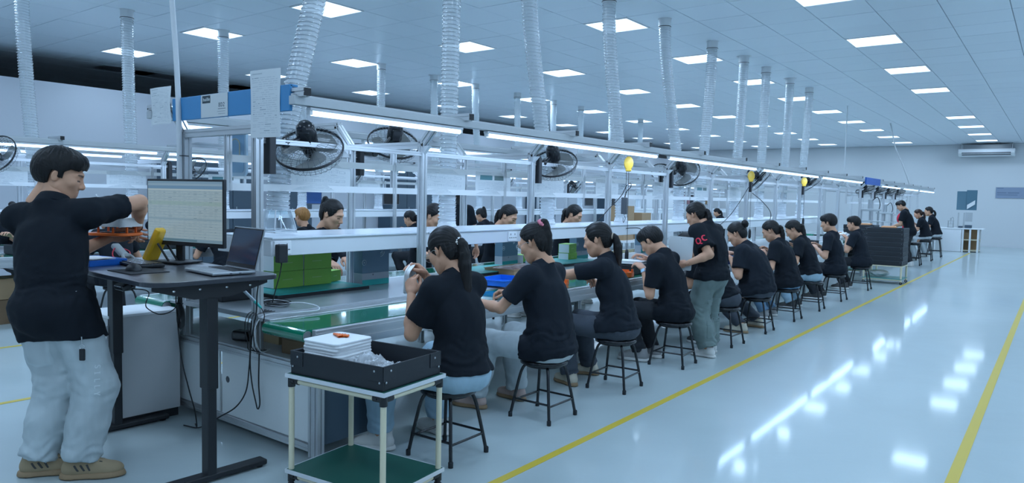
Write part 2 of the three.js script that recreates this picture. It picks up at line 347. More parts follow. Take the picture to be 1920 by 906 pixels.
// a wall-type fan: base plate on the post, arm, motor, cage and blades; the fan blows along its own +z
function makeFan(label, blackCage = true) {
  const t = thing('fan', label, 'fan', [0, 0, 0]);
  const R = 0.215;
  mesh('motor', [lathe([[0.001, -0.21], [0.034, -0.205], [0.056, -0.18], [0.064, -0.14], [0.064, -0.05], [0.05, -0.03], [0.001, -0.028]], 22).rotateX(Math.PI / 2), box(0.07, 0.02, 0.11, 0, -0.055, -0.12, 0.008)], M.blackGloss, t);
  mesh('hub', lathe([[0.001, 0.05], [0.03, 0.045], [0.04, 0.02], [0.042, -0.025], [0.001, -0.03]], 20).rotateX(Math.PI / 2), M.blackGloss, t);
  for (let k = 0; k < 3; k++) {
    const pos = [], idx = [], nu = 8, nv = 8;
    for (let i = 0; i <= nu; i++) for (let j = 0; j <= nv; j++) {
      const u = i / nu, v = j / nv, rad = 0.035 + u * 0.155, half = (0.30 + 0.42 * Math.sin(Math.min(1, u * 1.15) * 2.2)) * (u > 0.85 ? Math.sqrt(Math.max(0.12, 1 - ((u - 0.85) / 0.16) ** 2)) : 1);
      const a = k * 2.0944 + u * 0.35 + (v - 0.5) * 2 * half, z = (v - 0.5) * 0.055 * (1 - 0.3 * u) + 0.012;
      pos.push(Math.cos(a) * rad, Math.sin(a) * rad, z);
    }
    for (const back of [0, 1]) for (let i = 0; i < nu; i++) for (let j = 0; j < nv; j++) { const a = i * (nv + 1) + j, b = a + nv + 1; back ? idx.push(a, b, a + 1, b, b + 1, a + 1) : 0; }
    const g = new THREE.BufferGeometry(); g.setAttribute('position', new THREE.Float32BufferAttribute(pos, 3)); g.setIndex(idx); g.computeVertexNormals();
    mesh('blade', g, M.fanBlade, t);
  }
  const front = [], rear = [];
  for (let k = 0; k < 36; k++) {
    const a = k / 36 * 2 * Math.PI, c = Math.cos(a), s = Math.sin(a);
    const wire = (z1, z2, r0) => new THREE.TubeGeometry(new THREE.CatmullRomCurve3([V3(c * r0, s * r0, z1), V3(c * R * 0.6, s * R * 0.6, z1 * 0.98), V3(c * R * 0.93, s * R * 0.93, z1 * 0.7), V3(c * R, s * R, z2)]), 7, 0.0013, 3);
    front.push(wire(0.085, 0.008, 0.03)); rear.push(wire(-0.06, -0.008, 0.06));
  }
  for (const f of [0.35, 0.62, 0.85]) { front.push(new THREE.TorusGeometry(R * f, 0.0013, 3, 36).translate(0, 0, f < 0.8 ? 0.084 : 0.067)); rear.push(new THREE.TorusGeometry(R * f, 0.0013, 3, 36).translate(0, 0, f < 0.8 ? -0.059 : -0.047)); }
  front.push(lathe([[0.001, 0.004], [0.03, 0], [0.001, -0.004]], 16).rotateX(Math.PI / 2).translate(0, 0, 0.087));
  mesh('front_guard', front, M.guard, t); mesh('rear_guard', rear, M.guard, t);
  mesh('rim', [new THREE.TorusGeometry(R, 0.0065, 8, 60), new THREE.TorusGeometry(R, 0.005, 6, 60).translate(0, 0, -0.009)], M.blackGloss, t);
  return t;
}
let fanProto;
function fan(post, centre, axis, label, group) {       // post [x,y,d] where it is screwed on, centre of the cage, where it blows
  const A = V3(axis[0], axis[1], -axis[2]).normalize();
  let t;
  if (!fanProto) t = fanProto = makeFan(label); else { t = fanProto.clone(); t.name = numbered('fan'); scene.add(t); t.userData = { label, category: 'fan' }; for (const c of [...t.children]) if (/mount|arm/.test(c.name)) t.remove(c); }
  if (group) t.userData.group = group;
  t.position.set(centre[0], centre[1], -centre[2]);
  const zx = A, xx = V3(0, 1, 0).cross(zx).normalize(), yx = zx.clone().cross(xx);
  t.quaternion.setFromRotationMatrix(new THREE.Matrix4().makeBasis(xx, yx, zx));
  t.updateMatrixWorld(true);
  const inv = t.matrixWorld.clone().invert();
  const P = V3(post[0], post[1], -post[2]), C = V3(...centre); C.z = -centre[2];
  const back = C.clone().addScaledVector(A, -0.11);
  const dir = Math.sign(back.z - P.z) || -1;
  const g1 = plate([[-0.045, -0.13], [0.045, -0.13], [0.045, 0.08], [0.02, 0.12], [-0.02, 0.12], [-0.045, 0.08]], 0.035, 0.006).rotateY(dir < 0 ? Math.PI : 0).translate(P.x, P.y, P.z + dir * 0.024);
  mesh('mount', g1.applyMatrix4(inv), M.black, t);
  const mid = V3(lerp(P.x, back.x, 0.45), P.y + 0.055, lerp(P.z, back.z, 0.5));
  mesh('arm', [tube([[P.x, P.y + 0.05, P.z + dir * 0.03], [mid.x, mid.y, mid.z], [back.x, back.y, back.z]], 0.016, 16, 8), new THREE.SphereGeometry(0.032, 12, 10).translate(mid.x, mid.y, mid.z)].map((q) => q.applyMatrix4(inv)), M.blackGloss, t);
  return t;
}

// line one, along the aisle
const C1 = -4.2, STEP = 1.385, F0 = 2.5;
conveyorBench(C1, 2.47, 16.9, 'long conveyor bench with green belts in front of the row of stools', STEP, 1.4);
overheadFrame(C1, F0, 11, STEP, 'slotted aluminium frame over the front conveyor bench, with blue end plate', true);
shelf(C1, 2.66, 16.6, 'white boxed shelf running down the middle of the front line', 1.39);
outlet(-3.90, 1.148, 2.74, 'white double outlet on the shelf end, with black adapter plugged in');
outlet(-3.90, 1.146, 5.13, 'white double outlet on the shelf front, beside pink scrunchie');
outlet(-3.90, 1.146, 9.3, 'white double outlet on the shelf front, beyond the armband woman');
[[2.56, 3.86], [4.13, 6.95], [7.22, 10.02], [10.28, 13.2], [13.45, 16.66]].forEach(([a, b], k) => lightTube(C1 + 0.80, a, b, `bright light tube over the front workers, ${ordinal[k]} from the blue end plate`));
[[2.7, 4.0], [4.35, 7.0], [7.25, 10.0], [10.3, 13.1], [13.4, 16.4]].forEach(([a, b], k) => lightTube(C1 - 0.80, a, b, `light tube on the far edge of the front line, ${ordinal[k]} from its near end`));
[[3.3, 2.92, 0.02], [4.62, 4.6, 0], [5.7, 6.12, 0], [7.25, 7.68, 0], [8.68, 9.3, 0.02], [10.27, 10.02, 0], [11.58, 11.4, 0], [12.68, 12.6, 0], [14.05, 13.9, 0], [15.35, 15.05, 0]].forEach(([a, b, q], k) =>
  duct([C1 + (k === 0 ? 0.05 : 0), a], [C1, b], `clear ribbed exhaust hose over the front line, ${ordinal[k]} from the near end`, undefined, q, true, k === 0));
fan([-3.80, 1.74, 2.53], [-3.88, 1.775, 2.93], [-0.40, -0.74, 0.48], 'black fan on the end post, beside the hanging paper sheet');
fan([-3.80, 1.76, F0 + 2 * STEP + 0.03], [-3.84, 1.82, 5.69], [-0.22, -0.72, 0.52], 'black fan on the post above the pink scrunchie');
fan([-4.60, 1.78, F0 + STEP + 0.03], [-4.56, 1.93, F0 + STEP + 0.42], [-0.5, -0.7, 0.30], 'black fan behind the second crossbar, only its motor and cage top showing');
fan([-3.80, 1.78, F0 + 4 * STEP + 0.03], [-3.78, 1.85, F0 + 4 * STEP + 0.40], [-0.15, -0.55, 0.72], 'black fan on the post above the standing woman with red sleeve letters');
fan([-3.80, 1.78, F0 + 6 * STEP + 0.03], [-3.74, 1.86, F0 + 6 * STEP + 0.36], [0.65, -0.6, 0.3], 'dark fan on the post behind the second yellow balancer');
fan([-3.80, 1.78, F0 + 8 * STEP + 0.03], [-3.74, 1.86, F0 + 8 * STEP + 0.36], [0.5, -0.75, 0.2], 'dark fan on the post behind the third yellow balancer');
fan([-4.60, 1.78, F0 + 5 * STEP + 0.03], [-4.66, 1.86, F0 + 5 * STEP + 0.38], [-0.6, -0.6, 0.4], 'dark fan on the far posts behind the first yellow balancer');

// line two, across the gap
const C2 = -9.85;
conveyorBench(C2, 1.6, 27, 'long conveyor bench of the second line, behind the gap', 2.8, 1.4);
overheadFrame(C2, 2.05, 18, STEP, 'slotted aluminium frame over the second line of benches', false);
shelf(C2, 1.8, 26, 'white boxed shelf running down the middle of the second line', 2.8);
for (let k = 0; k < 9; k++) {
  lightTube(C2 + 0.80, 1.9 + k * 2.77 + (k ? 0 : -0.9), 4.5 + k * 2.77 + (k === 0 ? 0.05 : 0), `light tube on the near edge of the second line, ${ordinal[k]} from its near end`, 1.968);
  lightTube(C2 - 0.80, 2.3 + k * 2.77, 4.85 + k * 2.77, `light tube on the far edge of the second line, ${ordinal[k]} from its near end`, 1.968);
}
[[3.36, 3.46], [4.56, 4.60], [5.92, 5.92], [7.30, 7.30], [8.99, 8.95], [10.36, 10.45], [11.6, 11.8], [13.06, 13.2], [14.5, 14.6], [15.75, 15.8], [17.3, 17.3], [19, 19]].forEach(([a, b], k) =>
  duct([C2, a], [C2, b], `clear ribbed exhaust hose over the second line, ${ordinal[k]} from its near end`, undefined, 0, k < 5));
fan([-9.45, 1.78, 2.05 + 0.03], [-8.98, 1.83, 2.80], [0.75, -0.45, 0.35], 'black fan of the second line, cut by the left edge of the picture');
[[2, 1], [4, 1], [6, -1], [7, 1], [9, 1]].forEach(([k, s], i) => fan([C2 + s * 0.40, 1.74, 2.05 + k * STEP + 0.03], [C2 + s * 0.46, 1.76, 2.05 + k * STEP + 0.36], [s * 0.72, -0.62, 0.2], `dark fan on the posts of the second line, ${ordinal[i + 1]} from its near end`));
// ---------------------------------------------------------------- people
// A signed distance field on a grid, meshed with surface nets.
class Field {
  constructor(min, max, cell) {
    this.o = min; this.c = cell; this.n = [0, 1, 2].map((k) => Math.ceil((max[k] - min[k]) / cell) + 1);
    this.f = new Float32Array(this.n[0] * this.n[1] * this.n[2]).fill(1);
  }
  each(lo, hi, pad, fn) {
    const { o, c, n, f } = this, a = [], b = [];
    for (let k = 0; k < 3; k++) { a[k] = Math.max(0, Math.floor((lo[k] - pad - o[k]) / c)); b[k] = Math.min(n[k] - 1, Math.ceil((hi[k] + pad - o[k]) / c)); }
    for (let z = a[2]; z <= b[2]; z++) for (let y = a[1]; y <= b[1]; y++) { let i = (z * n[1] + y) * n[0] + a[0]; const Y = o[1] + y * c, Z = o[2] + z * c; for (let x = a[0]; x <= b[0]; x++, i++) f[i] = fn(o[0] + x * c, Y, Z, f[i]); }
  }
  static smin(a, b, k) { const h = Math.max(k - Math.abs(a - b), 0); return Math.min(a, b) - (k > 0 ? h * h * 0.25 / k : 0); }
  // round cone between a and b
  cone(a, b, ra, rb, k = 0.02, sub = false) {
    const bx = b.x - a.x, by = b.y - a.y, bz = b.z - a.z, bb = bx * bx + by * by + bz * bz || 1e-9, m = Math.max(ra, rb);
    this.each([Math.min(a.x, b.x), Math.min(a.y, b.y), Math.min(a.z, b.z)], [Math.max(a.x, b.x), Math.max(a.y, b.y), Math.max(a.z, b.z)], m + k + 0.03, (x, y, z, old) => {
      const px = x - a.x, py = y - a.y, pz = z - a.z, t = Math.min(1, Math.max(0, (px * bx + py * by + pz * bz) / bb));
      const d = Math.hypot(px - bx * t, py - by * t, pz - bz * t) - ra - (rb - ra) * t;
      return sub ? -Field.smin(-old, d, k) : Field.smin(old, d, k);
    });
    return this;
  }
  // ellipsoid with its own axes (a THREE.Matrix3-like array of three unit vectors)
  ball(c, r, axes, k = 0.02, sub = false) {
    const [X, Y, Z] = axes || [V3(1, 0, 0), V3(0, 1, 0), V3(0, 0, 1)], m = Math.max(...r);
    this.each([c.x, c.y, c.z], [c.x, c.y, c.z], m + k + 0.03, (x, y, z, old) => {
      const px = x - c.x, py = y - c.y, pz = z - c.z;
      const u = (px * X.x + py * X.y + pz * X.z) / r[0], v = (px * Y.x + py * Y.y + pz * Y.z) / r[1], w = (px * Z.x + py * Z.y + pz * Z.z) / r[2];
      const k0 = Math.hypot(u, v, w), k1 = Math.hypot(u / r[0], v / r[1], w / r[2]) || 1e-6, d = k0 < 1e-6 ? -Math.min(...r) : k0 * (k0 - 1) / k1;
      return sub ? -Field.smin(-old, d, k) : Field.smin(old, d, k);
    });
    return this;
  }
  map(fn) { const { o, c, n } = this; this.each(o, [o[0] + n[0] * c, o[1] + n[1] * c, o[2] + n[2] * c], 0, fn); return this; }
  near(lim, fn) { return this.map((x, y, z, v) => (Math.abs(v) < lim ? fn(x, y, z, v) : v)); }
  cut(p, nrm, k = 0) { return this.map((x, y, z, v) => { const d = (x - p.x) * nrm.x + (y - p.y) * nrm.y + (z - p.z) * nrm.z; return k ? -Field.smin(-v, -d, k) : Math.max(v, d); }); }   // keeps the side behind the plane
  geometry(colour) {
    const { o, c, n, f } = this, [nx, ny, nz] = n, at = new Int32Array(f.length).fill(-1), pos = [], idx = [], sx = 1, sy = nx, sz = nx * ny;
    for (let z = 0; z < nz - 1; z++) for (let y = 0; y < ny - 1; y++) for (let x = 0; x < nx - 1; x++) {
      const i = z * sz + y * sy + x; let mask = 0;
      for (let q = 0; q < 8; q++) if (f[i + (q & 1) * sx + (q >> 1 & 1) * sy + (q >> 2) * sz] < 0) mask |= 1 << q;
      if (mask === 0 || mask === 255) continue;
      let ax = 0, ay = 0, az = 0, m = 0;
      for (let q = 0; q < 8; q++) for (const b of [1, 2, 4]) { if (q & b) continue; const r = q | b; if ((mask >> q & 1) === (mask >> r & 1)) continue;
        const fa = f[i + (q & 1) * sx + (q >> 1 & 1) * sy + (q >> 2) * sz], fb = f[i + (r & 1) * sx + (r >> 1 & 1) * sy + (r >> 2) * sz], t = fa / (fa - fb);
        ax += (q & 1) + (b === 1 ? t : 0); ay += (q >> 1 & 1) + (b === 2 ? t : 0); az += (q >> 2) + (b === 4 ? t : 0); m++; }
      at[i] = pos.length / 3; pos.push(o[0] + (x + ax / m) * c, o[1] + (y + ay / m) * c, o[2] + (z + az / m) * c);
    }
    const quad = (a, b, d, e, flip) => { if (a < 0 || b < 0 || d < 0 || e < 0) return; flip ? idx.push(a, d, b, a, e, d) : idx.push(a, b, d, a, d, e); };
    for (let z = 1; z < nz - 1; z++) for (let y = 1; y < ny - 1; y++) for (let x = 1; x < nx - 1; x++) {
      const i = z * sz + y * sy + x, s = f[i] < 0;
      if (s !== f[i + sx] < 0) quad(at[i - sy - sz], at[i - sz], at[i], at[i - sy], !s);
      if (s !== f[i + sy] < 0) quad(at[i - sz - sx], at[i - sx], at[i], at[i - sz], !s);
      if (s !== f[i + sz] < 0) quad(at[i - sx - sy], at[i - sy], at[i], at[i - sx], !s);
    }
    const g = new THREE.BufferGeometry(); g.setAttribute('position', new THREE.Float32BufferAttribute(pos, 3)); g.setIndex(idx); g.computeVertexNormals();
    if (colour) { const col = new Float32Array(pos.length); for (let i = 0; i < pos.length; i += 3) { const q = colour(pos[i], pos[i + 1], pos[i + 2]); col[i] = q[0]; col[i + 1] = q[1]; col[i + 2] = q[2]; } g.setAttribute('color', new THREE.BufferAttribute(col, 3)); }
    return g;
  }
}
const noise3 = (x, y, z) => perlin.noise(x, y, z);

// --- heads in their own axes: origin mid-skull, +z the face, metres
const headMade = {};
function headGeometry(kind, cell) {
  const key = kind + cell; if (headMade[key]) return headMade[key];
  const man = kind === 'man', f = new Field([-0.11, -0.16, -0.13], [0.11, 0.13, 0.14], cell), w = man ? 1.03 : 0.96;
  f.ball(V3(0, 0.025, -0.012), [0.073 * w, 0.088, 0.093], null, 0);
  f.ball(V3(0, -0.030, 0.028), [0.060 * w, 0.085, 0.062], null, 0.03);
  f.ball(V3(0, -0.072, 0.036), [0.047 * w, 0.040, 0.048], null, 0.03);
  f.ball(V3(0, -0.098, 0.060), [man ? 0.024 : 0.019, 0.017, 0.020], null, 0.03);              // chin
  for (const s of [-1, 1]) {
    f.ball(V3(s * 0.040 * w, -0.022, 0.056), [0.024, 0.020, 0.022], null, 0.03);               // cheek
    f.cone(V3(s * (man ? 0.0535 : 0.046), -0.055, 0.004), V3(s * (man ? 0.030 : 0.022), -0.094, 0.048), man ? 0.020 : 0.016, man ? 0.014 : 0.012, 0.03);   // jaw
    f.cone(V3(s * 0.012, 0.024, 0.083), V3(s * 0.046, 0.020, 0.066), 0.010, 0.008, 0.018);       // brow
    f.ball(V3(s * 0.031, 0.002, 0.093), [0.017, 0.011, 0.014], null, 0.012, true);              // socket
    f.ball(V3(s * 0.030, 0.001, 0.072), [0.0155, 0.0115, 0.0125], null, 0.004);                  // eye under its lid
    f.ball(V3(s * 0.078 * w, -0.006, -0.008), [0.007, 0.027, 0.017], [V3(0.9, 0, s * 0.43), V3(0, 1, 0), V3(-s * 0.43, 0, 0.9)], 0.008);   // ear
    f.ball(V3(s * 0.087 * w, -0.002, -0.002), [0.006, 0.016, 0.009], null, 0.006, true);
    f.ball(V3(s * 0.0115, -0.036, 0.093), [0.0085, 0.0075, 0.0095], null, 0.010);                // nostril wing
  }
  f.cone(V3(0, 0.014, 0.080), V3(0, -0.026, 0.102), 0.0085, 0.0105, 0.014);                    // nose
  f.ball(V3(0, -0.033, 0.104), [0.011, 0.009, 0.009], null, 0.010);
  f.cone(V3(-0.016, -0.062, 0.083), V3(0.016, -0.062, 0.083), 0.0062, 0.0062, 0.012);
  f.cone(V3(-0.013, -0.0725, 0.082), V3(0.013, -0.0725, 0.082), 0.0072, 0.0072, 0.012);
  f.cone(V3(-0.022, -0.0668, 0.093), V3(0.022, -0.0668, 0.093), 0.0012, 0.0012, 0.005, true);
  f.cone(V3(0, -0.06, -0.02), V3(0, -0.155, -0.045), man ? 0.052 : 0.044, man ? 0.054 : 0.046, 0.03);       // neck
  const skin = [0.62, 0.335, 0.215];
  const g = f.geometry((x, y, z) => {
    let c = skin.slice(); const ax = Math.abs(x), mix = (q, t) => { c = c.map((v, k) => lerp(v, q[k], t)); };
    if (z > 0.07 && ax < 0.024 && y < -0.0575 - ax * 0.12 && y > -0.078 + ax * 0.25) mix([0.44, 0.15, 0.13], (man ? 0.4 : 0.65) * clamp((0.024 - ax) / 0.008, 0, 1));
    if (z > 0.055 && ax > 0.010 && ax < 0.052 && y > 0.0165 + (ax - 0.03) * 0.06 && y < (man ? 0.026 : 0.0235) - Math.abs(ax - 0.028) * 0.1) mix([0.05, 0.035, 0.03], man ? 0.85 : 0.6);
    if (z > 0.060 && ax > 0.016 && ax < 0.046 && y > -0.0085 && y < -0.0015) mix([0.03, 0.02, 0.018], 0.9);
    return c;
  });
  return headMade[key] = { g, f };
}
// --- hands: right hand, wrist at the origin, fingers along +z, palm down, thumb to +x
const handMade = {};
function handGeometry(pose, cell) {
  const key = pose + cell; if (handMade[key]) return handMade[key];
  const curl = { relaxed: [22, 34, 22, 0.5], grip: [48, 62, 38, 0.9], flat: [9, 12, 8, 0.2], pinch: [42, 46, 22, 1.1] }[pose];
  const f = new Field([-0.065, -0.10, -0.035], [0.075, 0.045, 0.20], cell);
  const W = V3(0, 0, 0);
  f.ball(V3(0, -0.001, 0.050), [0.040, 0.0145, 0.050], null, 0);
  f.cone(V3(0, 0, -0.03), V3(0, 0, 0.018), 0.024, 0.023, 0.02);
  f.cone(V3(0.020, -0.006, 0.020), V3(0.030, -0.006, 0.050), 0.015, 0.012, 0.015);
  const fingers = [[0.030, 0.086, 0.042, 0.026, 0.021, 0.0092], [0.0095, 0.090, 0.046, 0.029, 0.022, 0.0094], [-0.011, 0.086, 0.042, 0.027, 0.021, 0.0090], [-0.029, 0.077, 0.034, 0.020, 0.018, 0.0080]];
  fingers.forEach(([x, z, a, b, c, r], n) => {
    const spread = (x - 0.0) * 2.2 * (pose === 'flat' ? 1.4 : 0.7), extra = (pose === 'pinch' && n > 1) ? -14 : n * 3;
    const base = V3(x, 0.001, z - 0.004); f.cone(V3(x * 0.75, 0, 0.03), base, 0.011, r + 0.001, 0.012);
    let an = 0, p = base; const sx = Math.sin(spread);
    [[a, curl[0] + extra], [b, curl[1]], [c, curl[2]]].forEach(([len, bend], k) => { an += deg(bend); const q = p.clone().add(V3(sx * len * Math.cos(an), -Math.sin(an) * len, Math.cos(an) * len)); f.cone(p, q, r * (1 - k * 0.1), r * (0.93 - k * 0.13), 0.0015); p = q; });
  });
  const t = curl[3], b0 = V3(0.028, -0.008, 0.022), b1 = V3(0.052 - t * 0.010, -0.014 - t * 0.016, 0.052), b2 = V3(0.060 - t * 0.024, -0.020 - t * 0.026, 0.082), b3 = V3(0.061 - t * 0.034, -0.022 - t * 0.030, 0.106);
  f.cone(b0, b1, 0.015, 0.0115, 0.008); f.cone(b1, b2, 0.0112, 0.0098, 0.001); f.cone(b2, b3, 0.0098, 0.0082, 0.001);
  const g = f.geometry((x, y, z) => { const n = 0.97 + 0.05 * noise3(x * 90, y * 90, z * 90); return [0.64 * n, 0.34 * n, 0.225 * n]; });
  return handMade[key] = g;
}
function mirrored(g) { const m = g.clone().applyMatrix4(new THREE.Matrix4().makeScale(-1, 1, 1)), i = m.index.array; for (let k = 0; k < i.length; k += 3) { const t = i[k]; i[k] = i[k + 1]; i[k + 1] = t; } return m; }
// --- shoes: ankle over the origin, sole on y = 0, toe to +z
const shoeMade = {};
function shoeGeometry(cell) {
  if (shoeMade[cell]) return shoeMade[cell];
  const f = new Field([-0.075, -0.01, -0.11], [0.075, 0.15, 0.22], cell);
  f.cone(V3(0, 0.045, -0.045), V3(0, 0.040, 0.05), 0.038, 0.038, 0);
  f.ball(V3(0.004, 0.036, 0.115), [0.045, 0.036, 0.070], null, 0.03);
  f.cone(V3(0, 0.062, -0.022), V3(0, 0.105, -0.025), 0.041, 0.043, 0.03);
  f.cone(V3(0, 0.080, 0.02), V3(0, 0.060, 0.085), 0.028, 0.022, 0.03);
  f.ball(V3(0, 0.125, -0.025), [0.033, 0.03, 0.036], null, 0.01, true);
  f.cut(V3(0, 0.112, 0), V3(0, 1, 0)); f.cut(V3(0, 0.012, 0), V3(0, -1, 0));
  const upper = f.geometry();
  const s = new Field([-0.075, -0.012, -0.12], [0.075, 0.05, 0.22], cell);
  s.ball(V3(0.003, 0.0, 0.105), [0.052, 0.06, 0.090], null, 0); s.ball(V3(0, 0, -0.035), [0.043, 0.06, 0.060], null, 0.05); s.cone(V3(0, 0, -0.03), V3(0, 0, 0.09), 0.038, 0.042, 0.02);
  s.cut(V3(0, 0.030, 0), V3(0, 1, 0), 0.006); s.cut(V3(0, 0.001, 0), V3(0, -1, 0), 0.004);
  const laces = []; for (let k = 0; k < 4; k++) laces.push(bar([-0.022, 0.105 - k * 0.009, 0.025 + k * 0.021], [0.022, 0.103 - k * 0.009, 0.032 + k * 0.021], 0.0038, 5), bar([0.022, 0.105 - k * 0.009, 0.025 + k * 0.021], [-0.022, 0.103 - k * 0.009, 0.032 + k * 0.021], 0.0038, 5));
  return shoeMade[cell] = { upper, sole: s.geometry(), laces: merge(laces) };
}
const skinMat = new THREE.MeshPhysicalMaterial({ vertexColors: true, roughness: 0.52, specularIntensity: 0.6 });
const hairMat = new THREE.MeshPhysicalMaterial({ vertexColors: true, roughness: 0.5, specularIntensity: 0.5 });
const shirtMats = [[0.0085, 0.0118, 0.0175], [0.0115, 0.0158, 0.0235], [0.0085, 0.0115, 0.017]].map((c) => std(c, 0.85, { specularIntensity: 0.4, sheen: 0.14, sheenColor: new THREE.Color(0.12, 0.15, 0.19), sheenRoughness: 0.5 }));
const denim = (c) => new THREE.MeshPhysicalMaterial({ color: new THREE.Color().setRGB(...c), vertexColors: true, roughness: 0.85 });
const cloth = { jeans: denim([0.32, 0.47, 0.57]), pale: denim([0.44, 0.50, 0.52]), white: denim([0.52, 0.57, 0.60]), mid: denim([0.13, 0.24, 0.36]), dark: denim([0.050, 0.062, 0.082]), black: denim([0.013, 0.016, 0.022]), olive: denim([0.155, 0.21, 0.205]) };
const shoeMats = { white: std([0.66, 0.66, 0.64], 0.6), pink: std([0.52, 0.38, 0.34], 0.65), tan: std([0.33, 0.245, 0.145], 0.75), dark: std([0.05, 0.05, 0.05], 0.6), grey: std([0.33, 0.33, 0.33], 0.65), gum: std([0.30, 0.20, 0.11], 0.6), soleWhite: std([0.68, 0.68, 0.66], 0.55), cream: std([0.55, 0.50, 0.40], 0.6) };

function person(p) {
  const face = deg(p.face), s = p.scale ?? 1, woman = p.sex !== 'man', near = p.near ?? 1, cell = [0.020, 0.012, 0.010][near], fine = [0.0065, 0.0042, 0.0035][near];
  const t = thing('person', p.label, 'person', [p.at[0], 0, p.at[1]], face);
  const inv = new THREE.Matrix4().makeRotationY(face).setPosition(p.at[0], 0, -p.at[1]).invert();
  const D = (q) => V3(q[0], q[1], -q[2]).transformDirection(inv);   // a direction in the hall
  const L = (q) => V3(q[0], q[1], -q[2]).applyMatrix4(inv);          // a place in the hall -> the figure's own axes
  const w = (woman ? 0.93 : 1.0) * (p.wide ?? 1), lean = deg(p.lean ?? 8), hunch = deg(p.hunch ?? 12), tw = deg(p.twist ?? 0), side = deg(p.side ?? 0);
  const hip = V3(0, p.hip, 0), dir = (a) => V3(Math.sin(side) * Math.cos(a), Math.cos(a) * Math.cos(side), Math.sin(a));
  const u = dir(lean), u2 = dir(lean + hunch), tl = (p.torso ?? (woman ? 0.475 : 0.50)) * s;
  const chest = hip.clone().addScaledVector(u, tl * 0.56), neck = chest.clone().addScaledVector(u2, tl * 0.44);
  const sx = V3(Math.cos(tw), -Math.sin(side), -Math.sin(tw)).normalize(), fw = sx.clone().cross(u2).normalize();   // +x is the figure's left
  const sw = (woman ? 0.155 : 0.182) * s * (p.wideShoulder ?? 1);
  const un = dir(lean + hunch + deg(p.neckTilt ?? 12));
  const headAt = neck.clone().addScaledVector(un, 0.168 * s);
  const hs = (p.headScale ?? 1.05) * s;
  const hq = new THREE.Quaternion().setFromEuler(new THREE.Euler(deg(p.headPitch ?? 25), deg(p.headYaw ?? 0) + tw * 0.5, deg(p.headRoll ?? 0), 'YXZ'));
  const H = new THREE.Matrix4().compose(headAt, hq, V3(hs, hs, hs));
  const hp = (x, y, z) => V3(x, y, z).applyMatrix4(H), hAxes = [V3(1, 0, 0), V3(0, 1, 0), V3(0, 0, 1)].map((v) => v.applyQuaternion(hq));
  const sh = [1, -1].map((q) => neck.clone().addScaledVector(u2, -0.052 * s).addScaledVector(sx, q * sw).addScaledVector(fw, p.shoulderForward ?? 0.015));
  const ua = (woman ? 0.275 : 0.295) * s, fa = (woman ? 0.235 : 0.255) * s, lg = p.seat !== undefined ? 1 : Math.max(...[0, 1].map((k) => L([p.feet[k][0], 0.095, p.feet[k][1]]).distanceTo(V3((k ? -1 : 1) * 0.088 * w, p.hip - 0.01, 0)))) / (0.975 * (woman ? 0.795 : 0.84) * s), th = (woman ? 0.41 : 0.43) * s * lg, shn = (woman ? 0.385 : 0.41) * s * lg;
  const ik = (a, b, l1, l2, pole) => { const d = b.clone().sub(a); let len = d.length(); const most = (l1 + l2) * 0.995; if (len > most) { d.multiplyScalar(most / len); len = most; b = a.clone().add(d); } const n = d.clone().divideScalar(len), x = (l1 * l1 - l2 * l2 + len * len) / (2 * len), h = Math.sqrt(Math.max(0, l1 * l1 - x * x)); const q = pole.clone().addScaledVector(n, -pole.dot(n)).normalize(); return [a.clone().addScaledVector(n, x).addScaledVector(q, h), b]; };
  const arms = [0, 1].map((k) => { const q = k ? -1 : 1, target = L(p.hands[k]), pole = p.poles?.[k] ? D(p.poles[k]) : V3(q * 0.55, -0.8, -0.35); const [e, h] = ik(sh[k], target, ua, fa, pole); return { s: sh[k], e, h, q }; });
  const hipJ = [1, -1].map((q) => hip.clone().add(V3(q * 0.088 * w, -0.01, 0)));
  const legs = [0, 1].map((k) => { const f = p.feet[k], a = L([f[0], 0.095, f[1]]), pole = p.knees?.[k] ? V3(...p.knees[k]) : V3(k ? -0.15 : 0.15, 0.25, 1); const [e, h] = ik(hipJ[k], a, th, shn, pole); return { s: hipJ[k], e, h, q: k ? -1 : 1 }; });
  const sitting = p.seat !== undefined;
  // bounds
  const pts = [hip, neck, headAt, ...arms.flatMap((a) => [a.e, a.h]), ...legs.flatMap((a) => [a.e, a.h])];
  const bounds = (list, pad) => { const b = new THREE.Box3().setFromPoints(list).expandByScalar(pad); return [b.min.toArray(), b.max.toArray()]; };

  // skin: one surface for neck, arms, trunk and legs; head and hands on finer grids are joined on
  const bare = p.bareArm ?? 1;
  { const f = new Field(...bounds(pts, 0.14), cell);
    f.cone(hip, chest, 0.10 * w, 0.095 * w, 0); f.cone(sh[0], sh[1], 0.045, 0.045, 0.05); f.cone(chest, neck, 0.09 * w, 0.05, 0.05);
    f.cone(neck.clone().addScaledVector(un, -0.05), headAt.clone().add(V3(0, -0.03, -0.02).applyQuaternion(hq)), woman ? 0.049 : 0.057, woman ? 0.045 : 0.053, 0.04);
    for (const a of arms) { const g = (woman ? 0.94 : 1.05) * (p.armWide ?? 1); f.cone(a.s, a.e, 0.047 * g, 0.038 * g, 0.02); const m = a.e.clone().lerp(a.h, 0.28); f.cone(a.e, m, 0.037 * g, 0.039 * g, 0.015); f.cone(m, a.h, 0.038 * g, 0.0245 * g, 0.02); }
    for (const a of legs) { f.cone(a.s, a.e, 0.065, 0.048, 0.03); f.cone(a.e, a.h, 0.048, 0.034, 0.02); f.cone(a.h, a.h.clone().add(V3(0, -0.05, 0.0)), 0.034, 0.030, 0.02); }
    const parts = [f.geometry((x, y, z) => { const n = 0.98 + 0.05 * noise3(x * 12, y * 12, z * 12); return [0.62 * n, 0.335 * n, 0.215 * n]; })];
